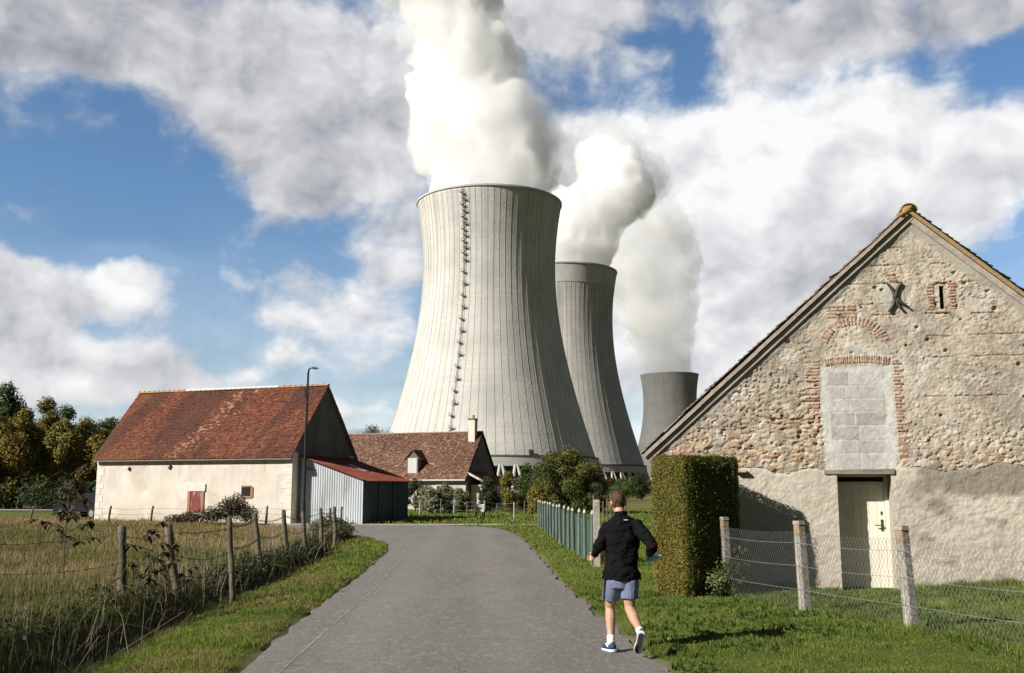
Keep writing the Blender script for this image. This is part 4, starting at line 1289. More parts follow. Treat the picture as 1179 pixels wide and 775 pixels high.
vsb = [hp(a, -0.36, z_) for a, z_ in bk]
me = bpy.data.meshes.new('inner_skin'); me.from_pydata(vsb, [], [(0, 1, 2, 8), (2, 3, 7, 8), (3, 4, 5, 6), (3, 6, 7)]); me.update()
sb(link_mesh('inner_skin', me, M_dark))

# ---- tiled roofs
def tile_roof(name, o, u, v, lu, lv, tw, th, colf, parent=None, thick=0.016, jit=0.006, seed=1, loc=None, mat=None):
    """o: eave corner; u along the eave; v up the slope; every flat tile is modelled"""
    r = np.random.default_rng(seed)
    o, u, v = Vector(o), Vector(u).normalized(), Vector(v).normalized()
    nrm = u.cross(v).normalized()
    if nrm.z < 0: nrm = -nrm
    nu, nv = int(math.ceil(lu / tw)), int(math.ceil(lv / th))
    I, J = np.meshgrid(np.arange(-1, nu + 1), np.arange(nv))
    I, J = I.ravel(), J.ravel()
    n = len(I)
    a0 = I * tw + np.where(J % 2, tw / 2, 0) + r.normal(0, 0.004, n)
    a1 = a0 + tw * 0.975
    a0 = np.clip(a0, 0, lu); a1 = np.clip(a1, 0, lu)
    k = a1 - a0 > 0.02
    a0, a1, J = a0[k], a1[k], J[k]; n = len(J)
    sag = 0.03 * np.sin(a0 * 1.1 + 0.6) * np.sin(J * th * 0.8)
    b0 = J * th + r.normal(0, 0.006, n); b1 = np.minimum(b0 + th * 1.55, lv)
    lift = thick * 1.8 + r.normal(0, jit, n) + sag; lb = 0.004 + r.normal(0, jit * 0.4, n) + sag
    U, Vv, Nn = np.array(u), np.array(v), np.array(nrm)
    O = np.array(o)
    tw_ = r.normal(0, 0.004, n)
    def pt(a, b, h): return O + a[:, None] * U + b[:, None] * Vv + h[:, None] * Nn
    A, B, Cq, Dq = pt(a0, b0, lift + tw_), pt(a1, b0, lift - tw_), pt(a1, b1, lb), pt(a0, b1, lb)
    E_, F_ = pt(a0, b0, lift + tw_ - thick), pt(a1, b0, lift - tw_ - thick)
    V_ = np.stack([A, B, Cq, Dq, E_, F_], 1).reshape(-1, 3)
    b_ = np.arange(n)[:, None] * 6
    L = np.concatenate([b_ + [0, 1, 2, 3], b_ + [4, 5, 1, 0], b_ + [4, 0, 3], b_ + [5, 2, 1]], 1).ravel()
    FN = np.tile([4, 4, 3, 3], n)
    col = colf(a0, b0, r)
    if loc is not None: V_ = V_ - np.array(loc)
    me = np_mesh(name, V_, FN, L, np.repeat(col, 6, 0))
    return link_mesh(name, me, mat or M_tile, parent)
M_tile = plain('clay_tile', (1, 1, 1), (0.78, 0.76, 0.74), 9, 0.9, attr=True, spec=0.15, bump=0.3, bump_scale=40)
def palette(cols, wts, var=0.2):
    cols = A_N(cols); wts = A_N(wts, float) / sum(wts) if False else np.array(wts, float) / sum(wts)
    def f(a, b, r):
        k = r.choice(len(cols), len(a), p=wts)
        return cols[k] * r.uniform(1 - var, 1 + var, (len(a), 1))
    return f
ang = math.atan(SLOPE)
rl = 5.42 / math.cos(ang); rrn = 4.78 / math.cos(ang)
loc0 = hp(APX_S, 0, 0)
OV = 0.13
def sbcol_left(a, b, r):
    f = palette([[0.22, 0.15, 0.11], [0.30, 0.19, 0.14], [0.17, 0.14, 0.12], [0.27, 0.23, 0.19], [0.34, 0.20, 0.15]], [3, 3, 2, 2, 1])
    return f(a, b, r)
def sbcol_right(a, b, r):
    c_ = palette([[0.27, 0.19, 0.11], [0.34, 0.22, 0.13], [0.20, 0.16, 0.12], [0.42, 0.28, 0.08]], [3, 2, 2, 2])(a, b, r)
    k = (a < 0.32) & (r.random(len(a)) < 0.75)
    c_[k] = A_N([0.50, 0.30, 0.045]) * r.uniform(0.6, 1.2, (k.sum(), 1))
    return c_
top_off = 0.06
vl = (TH * math.cos(ang) + Vector((0, 0, math.sin(ang)))); vr = (-TH * math.cos(ang) + Vector((0, 0, math.sin(ang))))
eL = hp(APX_S - 4.80, OV, APX_Z - 4.80 * SLOPE + top_off); eR = hp(APX_S + 4.80, OV, APX_Z - 4.80 * SLOPE + top_off)
LV = 4.80 / math.cos(ang)
tile_roof('roof_tiles', eL, -NH, vl, 12.3, LV, 0.17, 0.115, sbcol_left, stone_barn, 0.020, 0.010, 3, loc0)
tile_roof('roof_tiles', eR, -NH, vr, 12.3, LV, 0.17, 0.115, sbcol_right, stone_barn, 0.020, 0.010, 4, loc0)
mb = MB()   # roof boarding
for (e_, v_) in ((eL, vl), (eR, vr)):
    nn = (-NH).cross(v_); nn = nn if nn.z > 0 else -nn
    p = [e_ - nn * 0.012 + NH * -0.04, e_ - nn * 0.012 + NH * -12.2, e_ - nn * 0.012 + NH * -12.2 + v_ * LV, e_ - nn * 0.012 + NH * -0.04 + v_ * LV]
    mb.prism(p, nn * -0.03)
sb(mb.build('roof_boarding', M_oldwood))
def verge(e_, v_, w, d0, d1, drop, name, mat, s=0.0, l=None, jit=0.0):
    nn = (-NH).cross(v_); nn = nn if nn.z > 0 else -nn
    m_ = MB(); L_ = l or LV
    n = 14
    for i in range(n):
        a, b2 = lerp(s, L_, i / n), lerp(s, L_, (i + 1) / n)
        j = rnd.uniform(-jit, jit)
        p = [e_ + v_ * a - nn * (drop + j), e_ + v_ * b2 - nn * (drop + j), e_ + v_ * b2 - nn * (drop + w + j), e_ + v_ * a - nn * (drop + w + j)]
        p = [x_ + NH * (d0 - OV) for x_ in p]
        m_.prism(p, NH * (d1 - d0))
    return sb(m_.build(name, mat))
M_vmort = plain('verge_mortar', (0.44, 0.38, 0.32), (0.30, 0.25, 0.21), 5, 0.95, bump=0.6)
M_lichen = plain('lichen_mortar', (0.38, 0.24, 0.06), (0.25, 0.21, 0.15), 7, 0.95, bump=0.6)
verge(eL, vl, 0.060, 0.02, 0.115, 0.028, 'verge_mortar', M_vmort, jit=0.004)
verge(eL, vl, 0.09, -0.02, 0.062, 0.104, 'bargeboard', plain('silvered_board', (0.40, 0.35, 0.29), (0.25, 0.21, 0.17), 3.0, 0.85, bump=0.5))
verge(eR, vr, 0.055, 0.02, 0.115, 0.028, 'verge_mortar', M_lichen, jit=0.004)
verge(eR, vr, 0.10, -0.02, 0.055, 0.085, 'bargeboard', M_vmort)
# ridge tiles and the mortar cap at the gable end
M_ridge = plain('ridge_tile', (0.33, 0.21, 0.12), (0.42, 0.30, 0.10), 2, 0.9, bump=0.3)
for k in range(27):
    m_ = MB()
    c0 = hp(APX_S, 0.10 - k * 0.46, APX_Z + 0.03)
    pts_, n = [], 8
    sec0 = [Vector((0, 0, 0)) + TH * (0.15 * math.cos(math.pi * i / n)) + Vector((0, 0, 0.13 * math.sin(math.pi * i / n) - 0.02)) for i in range(n + 1)]
    vs = [c0 + p for p in sec0] + [c0 - NH * 0.47 + p * 0.93 for p in sec0] + [c0 + p * 0.86 for p in sec0]
    fs = [(i, i + 1, n + 2 + i, n + 1 + i) for i in range(n)] + [(i + 1, i, 2 * n + 2 + i, 2 * n + 3 + i) for i in range(n)]
    m_.add(vs, fs)
    sb(m_.build('ridge_tile', M_ridge))
cap = MB()
cap.ball(hp(APX_S, 0.04, APX_Z + 0.02), (0.13, 0.11, 0.085), 14, 10)
for i in range(12):
    a = rnd.uniform(-1, 1)
    cap.ball(hp(APX_S + a * 0.15, 0.05 + rnd.uniform(-0.06, 0.06), APX_Z + 0.02 - abs(a) * 0.12 + rnd.uniform(0, 0.04)), (0.06, 0.07, 0.045), 10, 7)
o = remeshed(cap, 'ridge_mortar_cap', 0.02, 2, plain('yellow_lichen', (0.36, 0.22, 0.055), (0.26, 0.17, 0.07), 9, 0.95, bump=0.8, bump_scale=25))
sb(o)
# ------------------------------------------------------------------ white-walled barn, shed, farmhouse
FZ = -math.atan2(0.356, 0.934)
M_limewall = plain('lime_plaster', (0.66, 0.60, 0.525), (0.575, 0.515, 0.44), 0.9, 0.95, bump=0.4, bump_scale=9, dirt=(0.42, 0.355, 0.275), dirt_scale=0.55, dirt_amt=0.55)
# wall_streaks: rain runs under the eaves, splashed foot, pale repairs, hairline cracks
_t = NT(M_limewall.node_tree)
_b = M_limewall.node_tree.nodes['Principled BSDF']
_c = _b.inputs['Base Color'].links[0].from_socket
_co = _t.n('ShaderNodeTexCoord').outputs['Object']
_sp = _t.n('ShaderNodeSeparateXYZ'); _t.l(_co, _sp.inputs[0])
_st = _t.math('MULTIPLY', _t.ramp(_t.noise(_t.mapping(_co, scale=(1, 1, 0.10)), 3.2, 5, 0.65), 0.48, 0.68), _t.math('MULTIPLY_ADD', _t.ramp(_sp.outputs[2], 1.4, 3.6), 0.38, 0.10))
_c = _t.mix(_st, _c, (0.36, 0.31, 0.245))
_ft = _t.math('MULTIPLY', _t.math('SUBTRACT', 1.0, _t.ramp(_t.math('ADD', _sp.outputs[2], _t.noise(_co, 1.3, 4, 0.6)), 0.6, 1.5)), 0.45)
_c = _t.mix(_ft, _c, (0.40, 0.34, 0.26))
_rp = _t.math('MULTIPLY', _t.ramp(_t.noise(_co, 0.8, 4, 0.6), 0.58, 0.64), 0.5)
_c = _t.mix(_rp, _c, (0.74, 0.69, 0.62))
_vv = _t.n('ShaderNodeTexVoronoi', feature='DISTANCE_TO_EDGE')
_va = _t.n('ShaderNodeVectorMath', operation='ADD'); _nn = _t.n('ShaderNodeTexNoise'); _t.l(_co, _nn.inputs['Vector']); _nn.inputs['Scale'].default_value = 1.2
_t.l(_co, _va.inputs[0]); _t.l(_nn.outputs['Color'], _va.inputs[1]); _t.l(_va.outputs[0], _vv.inputs['Vector']); _vv.inputs['Scale'].default_value = 0.35
_c = _t.mix(_t.math('MULTIPLY', _t.math('SUBTRACT', 1.0, _t.ramp(_vv.outputs['Distance'], 0.0, 0.010)), 0.16), _c, (0.30, 0.26, 0.21))
_t.l(_c, _b.inputs['Base Color'])
M_quoin = plain('white_quoin', (0.72, 0.68, 0.60), (0.58, 0.54, 0.46), 2.5, 0.9, bump=0.3)
M_shadewall = plain('shaded_gable_render', (0.20, 0.18, 0.155), (0.13, 0.12, 0.105), 0.8, 0.95, bump=0.4, dirt=(0.30, 0.28, 0.25), dirt_scale=0.6, dirt_amt=0.4)  # shade of the sunless gable put into a darker wall colour
M_redpaint = plain('flaking_red_paint', (0.23, 0.048, 0.034), (0.15, 0.038, 0.03), 4.0, 0.7, dirt=(0.52, 0.44, 0.36), dirt_scale=5.0, dirt_amt=0.85, stretch=(3, 3, 0.4))
M_brickm = plain('brick_surround', (0.40, 0.20, 0.14), (0.30, 0.15, 0.10), 8, 0.9)
M_whitemort = plain('white_mortar', (0.76, 0.73, 0.68), (0.62, 0.58, 0.52), 4, 0.9)

barn = thing('long_barn', 'long cream plastered barn with a steep red tiled roof and a bricked hatch', 'barn', (-11.3, 51.6, 0), FZ)
BL, BW, BE, BR_ = 12.7, 6.3, 3.62, 7.35
mb = MB()
mb.box((-BL / 2, 0.25, BE / 2 - 0.15), (BL, 0.5, BE + 0.3))
for sx_ in (-BL + 0.25,):
    pass
mb.box((-BL / 2, BW - 0.25, BE / 2 - 0.15), (BL, 0.5, BE + 0.3))
mb.build('front_wall', M_limewall, barn)
def gable(name, x0, x1, mat, parent, w, e, r_, y0=0.5):
    m_ = MB()
    p = [Vector((x0, y0, -0.3)), Vector((x0, w - y0, -0.3)), Vector((x0, w - y0, e + (r_ - e) * y0 / (w / 2) - 0.12)), Vector((x0, w / 2, r_ - 0.12)), Vector((x0, y0, e + (r_ - e) * y0 / (w / 2) - 0.12))]
    m_.prism(p, (x1 - x0, 0, 0))
    return m_.build(name, mat, parent)
gable('gable_wall', -0.5, -0.002, M_shadewall, barn, BW, BE, BR_, 0.02)
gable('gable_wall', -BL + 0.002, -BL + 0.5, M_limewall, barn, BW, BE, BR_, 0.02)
q_ = MB(); q2_ = MB()
z = 0.0; i = 0
while z < BE - 0.2:
    h = rnd.uniform(0.28, 0.42)
    wq = 0.62 if i % 2 else 0.40
    q_.box((-wq / 2 + 0.012, 0.14, z + h / 2), (wq, 0.31, h - 0.02)); q2_.box((-BL + wq * 0.8 / 2 - 0.012, 0.14, z + h / 2), (wq * 0.8, 0.31, h - 0.02))
    z += h; i += 1
q_.build('corner_stones', M_quoin, barn); q2_.build('corner_stones', M_quoin, barn)
ba = math.atan((BR_ - BE) / (BW / 2))
def barn_col(a, b, r):
    n = len(a)
    base = A_N([[0.170, 0.062, 0.038], [0.195, 0.075, 0.045], [0.148, 0.055, 0.036], [0.205, 0.09, 0.056], [0.125, 0.048, 0.033]])
    c_ = base[r.choice(5, n, p=[.32, .26, .2, .1, .12])] * r.uniform(0.78, 1.25, (n, 1))
    # lighter re-laid stripe running down the slope, dark moss streaks, orange lichen at the left
    st = sstep(1.1, 0.2, np.abs(a - (5.6 + 0.42 * b + 0.8 * (fbm(a * 0.7, b * 0.7, 81, 2) - 0.5))))
    k = r.random(n) < st * 0.22
    c_[k] = A_N([0.34, 0.21, 0.15]) * r.uniform(0.7, 1.2, (k.sum(), 1))
    mo = sstep(0.50, 0.68, fbm(a * 0.9 - b * 0.25, b * 0.22, 83, 3))[:, None]
    c_ = c_ * (1 - 0.65 * mo) + A_N([0.075, 0.04, 0.033]) * 0.65 * mo
    li = (sstep(0.52, 0.7, fbm(a * 0.6, b * 0.6, 85, 3)) * sstep(8, 0, a))[:, None]
    c_ = c_ * (1 - 0.35 * li) + A_N([0.20, 0.10, 0.045]) * 0.35 * li
    return c_
sl_len = math.hypot(BW / 2 + 0.3, (BR_ - BE) * (BW / 2 + 0.3) / (BW / 2))
ez = BE - (BR_ - BE) * 0.3 / (BW / 2) + 0.06
tile_roof('roof_tiles', (-BL - 0.12, -0.3, ez), (1, 0, 0), (0, math.cos(ba), math.sin(ba)), BL + 0.24, sl_len, 0.18, 0.115, barn_col, barn, 0.02, 0.010, 21)
tile_roof('roof_tiles', (-BL - 0.12, BW + 0.3, ez), (1, 0, 0), (0, -math.cos(ba), math.sin(ba)), BL + 0.24, sl_len, 0.36, 0.23, barn_col, barn, 0.02, 0.010, 22)
rbd = MB()
for sg, y0 in ((1, -0.28), (-1, BW + 0.28)):
    p = [Vector((-BL - 0.1, y0, ez - 0.02)), Vector((0.1, y0, ez - 0.02)), Vector((0.1, BW / 2, ez - 0.02 + (BW / 2 + 0.28) * math.tan(ba))), Vector((-BL - 0.1, BW / 2, ez - 0.02 + (BW / 2 + 0.28) * math.tan(ba)))]
    rbd.prism(p, (0, 0, -0.06))
rbd.build('roof_boarding', M_oldwood, barn)
def ridge_row(L, y, z, n, r_, parent, mats, whitefn=None, x0=0.0):
    d = L / n
    for k in range(n):
        m_ = MB()
        xa = x0 - L + k * d
        sec = [(r_ * math.cos(math.pi * i / 6), r_ * 0.8 * math.sin(math.pi * i / 6)) for i in range(7)]
        vs = [(xa, y + a, z + b2) for a, b2 in sec] + [(xa + d * 1.02, y + a * 0.92, z + b2 * 0.92) for a, b2 in sec]
        m_.add(vs, [(i, i + 1, 8 + i, 7 + i) for i in range(6)] + [tuple(range(7)), tuple(reversed(range(7, 14)))])
        m_.build('ridge_tile', mats[0], parent)
M_rt = plain('ridge_clay', (0.34, 0.18, 0.09), (0.42, 0.26, 0.12), 1.2, 0.9)
ridge_row(BL + 0.24, BW / 2, BR_ + 0.02, 36, 0.13, barn, [M_rt], x0=0.12)
wm = MB()
for k in range(18):
    wm.ball((-BL + 3.6 + k * 0.345, BW / 2 - 0.07, BR_ + 0.055), (0.30, 0.13, 0.085), 10, 6)
for k in range(36):
    if not (10 < k < 27): wm.ball((-BL - 0.1 + k * 0.36, BW / 2 - 0.07, BR_ + 0.12), (0.04, 0.07, 0.04), 6, 4)
wm.build('ridge_mortar', M_whitemort, barn)
# hatch, small window, putlog holes with timber stubs
hx = lambda px: (lambda X: (X + 11.3) / 0.934)(on_ground(px, 600)[0] * 0.99)
def wall_x(px):      # pixel column -> local x on the front wall
    u = ray(px, 560); k = u[0] / u[1]
    # -11.3 + .934 t = k (51.6 - .356 t)
    return (k * 51.6 + 11.3) / (0.934 + 0.356 * k)
xh0, xh1 = wall_x(217), wall_x(236)
ht = MB(); ht.box(((xh0 + xh1) / 2, -0.012, 1.08), (xh1 - xh0 - 0.34, 0.05, 1.1))
hatch = ht.build('hatch_door', M_redpaint, barn)
hb = MB(); hb.box((xh0 + 0.09, -0.02, 1.08), (0.16, 0.08, 1.1)); hb.box((xh1 - 0.09, -0.02, 1.08), (0.16, 0.08, 1.1)); hb.build('hatch_brickwork', M_brickm, barn)
hl = MB(); hl.box(((xh0 + xh1) / 2, -0.03, 1.83), (xh1 - xh0 + 0.12, 0.08, 0.38)); hl.build('hatch_lintel', M_quoin, barn)
xw0, xw1 = wall_x(278), wall_x(290)
wn = MB(); wn.box(((xw0 + xw1) / 2, -0.006, 1.62), (xw1 - xw0 - 0.05, 0.04, 0.46)); win = wn.build('window', M_dark, barn)
wf = MB(); wf.box((xw1 + 0.03, -0.02, 1.58), (0.13, 0.06, 0.54)); wf.box(((xw0 + xw1) / 2, -0.02, 1.33), (0.62, 0.06, 0.10)); wf.box(((xw0 + xw1) / 2, -0.02, 1.89), (0.60, 0.06, 0.08)); o = wf.build('window_brickwork', M_brickm, win)
for px, zz_, s_ in ((148, 2.86, 0.16), (195, 2.92, 0.22)):
    st = MB(); st.box((wall_x(px), -0.03, zz_), (0.12, 0.12, s_), Matrix.Rotation(0.4, 3, 'Y'), jitter=0.02); st.build('timber_stub', M_iron, barn)

# corrugated shed against the barn gable
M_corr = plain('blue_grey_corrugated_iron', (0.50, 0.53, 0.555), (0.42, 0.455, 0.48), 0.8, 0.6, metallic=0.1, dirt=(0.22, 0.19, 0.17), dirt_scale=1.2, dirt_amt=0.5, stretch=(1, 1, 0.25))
M_corr_shade = plain('shaded_corrugated_iron', (0.075, 0.10, 0.125), (0.05, 0.07, 0.09), 0.8, 0.6, metallic=0.2, stretch=(1, 1, 0.25))  # sides away from the sun: same iron with shade put into its colour
M_rust = plain('rusty_red_roof_sheet', (0.24, 0.055, 0.033), (0.17, 0.045, 0.03), 0.9, 0.7, dirt=(0.30, 0.20, 0.16), dirt_scale=0.8, dirt_amt=0.6, stretch=(1, 0.3, 1))
shed = thing('corrugated_shed', 'lean-to shed of pale corrugated iron with rusty red sheet roof', 'shed', (-11.3 + 0.356 * 0.8 + 0.02, 51.6 + 0.934 * 0.8, 0), FZ)
SLn, SD, SH, SLw = 3.7, 5.0, 3.45, 2.22
def corrugated(o, u, v, lu, top_fn, amp, pitch, nrm, name, mat, parent):
    o, u, v, nrm = Vector(o), Vector(u), Vector(v), Vector(nrm)
    n = int(lu / pitch * 8)
    vs, fs = [], []
    for i in range(n + 1):
        a = lu * i / n
        d = amp * math.sin(2 * math.pi * a / pitch)
        for t in (0, 0.5, 1):
            vs.append(o + u * a + v * (top_fn(a) * t) + nrm * d)
        if i:
            b2 = (i - 1) * 3
            for t in (0, 1): fs.append((b2 + t, b2 + 3 + t, b2 + 4 + t, b2 + 1 + t))
    m_ = MB(); m_.add(vs, fs)
    ob = m_.build(name, mat, parent, smooth=False, fix=False)
    so_ = ob.modifiers.new('t', 'SOLIDIFY'); so_.thickness = 0.012
    return ob
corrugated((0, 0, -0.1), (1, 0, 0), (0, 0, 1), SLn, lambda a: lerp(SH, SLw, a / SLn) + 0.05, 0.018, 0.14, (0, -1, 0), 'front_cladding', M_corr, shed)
corrugated((SLn, 0.0, -0.1), (0, 1, 0), (0, 0, 1), SD, lambda a: SLw, 0.018, 0.14, (1, 0, 0), 'side_cladding', M_corr_shade, shed)
corrugated((0, SD, -0.1), (1, 0, 0), (0, 0, 1), SLn, lambda a: lerp(SH, SLw, a / SLn), 0.018, 0.14, (0, 1, 0), 'rear_cladding', M_corr_shade, shed)
for y0, w in ((1.6, 0.12), (3.2, 0.12)):
    m_ = MB(); m_.box((SLn + 0.03, y0, 1.1), (0.06, w, 2.2)); m_.build('door_post', M_iron, shed)
sd_ = math.atan((SH - SLw) / SLn)
rs = corrugated((-0.02, -0.22, SH + 0.02), (0, 1, 0), (math.cos(sd_), 0, -math.sin(sd_)), SD + 0.4, lambda a: SLn / math.cos(sd_) + 0.28, 0.022, 0.18, (math.sin(sd_), 0, math.cos(sd_)), 'roof_sheets', M_rust, shed)
m_ = MB(); m_.box((1.9, 2.6, lerp(SH, SLw, 1.9 / SLn) + 0.055), (1.2, 0.5, 0.02), Matrix.Rotation(sd_, 3, 'Y')); m_.build('patched_sheet', plain('pale_patch', (0.42, 0.33, 0.28), None, 2, 0.7), shed)
m_ = MB(); m_.box((0.6, -0.06, 2.75), (0.5, 0.06, 0.12)); m_.build('vent_board', M_oldwood, shed)

# farmhouse
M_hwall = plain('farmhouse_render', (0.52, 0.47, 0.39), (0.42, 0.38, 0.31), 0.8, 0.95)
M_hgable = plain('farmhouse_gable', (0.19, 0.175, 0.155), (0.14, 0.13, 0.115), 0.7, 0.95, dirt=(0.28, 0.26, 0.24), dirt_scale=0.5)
M_shut = plain('white_shutter', (0.58, 0.57, 0.54), (0.52, 0.51, 0.48), 2, 0.7)
M_slate = plain('dark_verge', (0.05, 0.047, 0.045), None, 2, 0.8)
HC = (-3.80, 82.6)
house = thing('farmhouse', 'low farmhouse with mottled brown tiled roof, white chimney and small dormer', 'house', (*HC, 0), FZ)
HL, HWd, HE, HRg = 13.5, 6.8, 2.75, 6.55
mb = MB(); mb.box((-HL / 2, 0.25, HE / 2 - 0.1), (HL, 0.5, HE + 0.2)); mb.box((-HL / 2, HWd - 0.25, HE / 2 - 0.1), (HL, 0.5, HE + 0.2)); mb.build('front_wall', M_hwall, house)
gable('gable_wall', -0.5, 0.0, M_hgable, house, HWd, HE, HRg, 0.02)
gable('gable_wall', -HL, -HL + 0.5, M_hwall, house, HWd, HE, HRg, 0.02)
ha = math.atan((HRg - HE) / (HWd / 2))
def house_col(a, b, r):
    base = A_N([[0.165, 0.090, 0.064], [0.21, 0.13, 0.095], [0.115, 0.066, 0.05], [0.32, 0.22, 0.17], [0.145, 0.066, 0.045]])
    return (base[r.choice(5, len(a), p=[.3, .24, .2, .12, .14])] * 0.6 + base[0] * 0.4) * r.uniform(0.7, 1.3, (len(a), 1)) * (0.7 + 0.6 * fbm(a * 0.6, b * 0.5, 88, 3))[:, None]
hs_len = math.hypot(HWd / 2 + 0.3, (HRg - HE) * (HWd / 2 + 0.3) / (HWd / 2)); hez = HE - (HRg - HE) * 0.3 / (HWd / 2) + 0.06
tile_roof('roof_tiles', (-HL - 0.1, -0.3, hez), (1, 0, 0), (0, math.cos(ha), math.sin(ha)), HL + 0.2, hs_len, 0.20, 0.14, house_col, house, 0.025, 0.016, 31)
tile_roof('roof_tiles', (-HL - 0.1, HWd + 0.3, hez), (1, 0, 0), (0, -math.cos(ha), math.sin(ha)), HL + 0.2, hs_len, 0.4, 0.3, house_col, house, 0.025, 0.012, 32)
rbd = MB()
for y0 in (-0.28, HWd + 0.28):
    p = [Vector((-HL - 0.08, y0, hez - 0.03)), Vector((0.14, y0, hez - 0.03)), Vector((0.14, HWd / 2, hez - 0.03 + (HWd / 2 + 0.28) * math.tan(ha))), Vector((-HL - 0.08, HWd / 2, hez - 0.03 + (HWd / 2 + 0.28) * math.tan(ha)))]
    rbd.prism(p, (0, 0, -0.16))
rbd.build('roof_boarding', M_slate, house)
ridge_row(HL + 0.2, HWd / 2, HRg + 0.03, 38, 0.13, house, [plain('pinkish_ridge', (0.36, 0.22, 0.17), (0.26, 0.16, 0.12), 1.5, 0.9)], x0=0.1)
gt = MB(); gt.tube([(-HL, -0.36, hez - 0.02), (0.1, -0.36, hez - 0.02)], 0.07, 6); gt.build('gutter', M_shut, house)
ch = MB(); ch.box((-0.62, HWd / 2 - 0.55, 6.55), (0.60, 0.55, 2.3)); chim = ch.build('chimney', M_quoin, house)
cc_ = MB(); cc_.box((-0.62, HWd / 2 - 0.55, 7.66), (0.70, 0.64, 0.12)); cc_.build('chimney_cap', M_hgable, chim)
cp_ = MB(); cp_.lathe([(0.11, 7.72), (0.10, 7.98), (0.12, 8.0), (0.08, 8.02)], 10, (-0.55, HWd / 2 - 0.55, 0)); cp_.build('chimney_pot', M_brickm, chim)
# dormer
dm = MB()
dx0, dx1, dz0, dz1, dzt = -5.55, -4.45, 2.95, 4.35, 4.95
dyf = 0.25
p = [Vector((dx0, dyf, dz0)), Vector((dx1, dyf, dz0)), Vector((dx1, dyf, dz1)), Vector(((dx0 + dx1) / 2, dyf, dzt)), Vector((dx0, dyf, dz1))]
dm.prism(p, (0, 1.9, 0)); dorm = dm.build('dormer', M_hgable, house)
d2 = MB()
for sg in (-1, 1):
    xe = (dx0 + dx1) / 2 + sg * 0.74
    pk_ = Vector(((dx0 + dx1) / 2, dyf - 0.12, dzt + 0.10)); ee = Vector((xe, dyf - 0.12, dz1 - 0.10))
    nn_ = Vector((0, 0, 1))
    d2.prism([pk_, ee, ee - nn_ * 0.09, pk_ - nn_ * 0.09], (0, 2.1, 0))
d2.build('dormer_roof', plain('dormer_tiles', (0.20, 0.10, 0.07), (0.13, 0.07, 0.05), 4, 0.9), dorm)
d3 = MB(); d3.box(((dx0 + dx1) / 2, dyf - 0.03, (dz0 + dz1) / 2 + 0.02), (0.82, 0.05, 1.3)); d3.build('shutter', M_shut, dorm)
d4 = MB()
for sg in (-1, 1): d4.box(((dx0 + dx1) / 2 + sg * 0.48, dyf - 0.02, (dz0 + dz1) / 2), (0.10, 0.06, 1.4))
d4.build('dormer_frame', M_hgable, dorm)
for xw in (-2.2, -7.8, -10.6):
    w1 = MB(); w1.box((xw, -0.03, 1.45), (0.95, 0.06, 1.25)); w_ = w1.build('window', M_shut, house)
    w2 = MB()
    for sg in (-1, 1): w2.box((xw + sg * 0.22, -0.064, 1.45), (0.36, 0.01, 1.1))
    w2.build('pane', M_slate, w_)
# lean-to on the gable, red tiles
lt = MB(); lt.box((1.0, 2.6, 1.05), (1.7, 3.6, 2.1)); lt.build('lean_to_wall', M_limewall, house)
la_ = math.atan(1.05 / 2.1)
def lt_col(a, b, r): return A_N([[0.26, 0.07, 0.05], [0.20, 0.055, 0.042], [0.30, 0.11, 0.08]])[r.choice(3, len(a))] * r.uniform(0.8, 1.2, (len(a), 1))
tile_roof('lean_to_roof', (2.2, 0.3, 2.05), (0, 1, 0), (-math.cos(la_), 0, math.sin(la_)), 5.2, 2.2 / math.cos(la_), 0.22, 0.2, lt_col, house, 0.03, 0.01, 33)
m_ = MB(); m_.prism([Vector((2.2, 0.24, 2.06)), Vector((0.02, 0.24, 3.16)), Vector((0.02, 0.24, 2.98)), Vector((2.2, 0.24, 1.90))], (0, 0.06, 0)); m_.build('lean_to_bargeboard', M_shut, house)
m_ = MB(); m_.box((1.95, 0.45, 0.98), (0.14, 0.14, 1.96)); m_.build('lean_to_post', M_oldwood, house)
# ------------------------------------------------------------------ trees, shrubs, hedge
M_leaf = leafy('leaves', trans=0.22)
M_bark = plain('bark', (0.13, 0.105, 0.08), (0.08, 0.065, 0.05), 5, 0.95, bump=0.6, stretch=(1, 1, 0.3))

def leaves(pts, nrm, size, col, seed, aspect=0.55, droop=0.0):
    """one folded leaf (quad) per point"""
    r = np.random.default_rng(seed)
    n = len(pts)
    d = r.normal(0, 1, (n, 3)); d[:, 2] -= droop
    nrm = nrm + r.normal(0, 0.55, (n, 3)); nrm /= np.linalg.norm(nrm, axis=1, keepdims=True) + 1e-9
    d -= nrm * (d * nrm).sum(1, keepdims=True); d /= np.linalg.norm(d, axis=1, keepdims=True) + 1e-9
    s = np.cross(nrm, d)
    L_ = (size * r.uniform(0.65, 1.35, n))[:, None]
    Wd = L_ * aspect * 0.5
    V = np.stack([pts, pts + d * L_ * 0.5 + s * Wd + nrm * Wd * 0.3, pts + d * L_, pts + d * L_ * 0.5 - s * Wd + nrm * Wd * 0.3], 1).reshape(-1, 3)
    return V, np.full(n, 4), np.arange(n * 4), np.repeat(col, 4, 0)

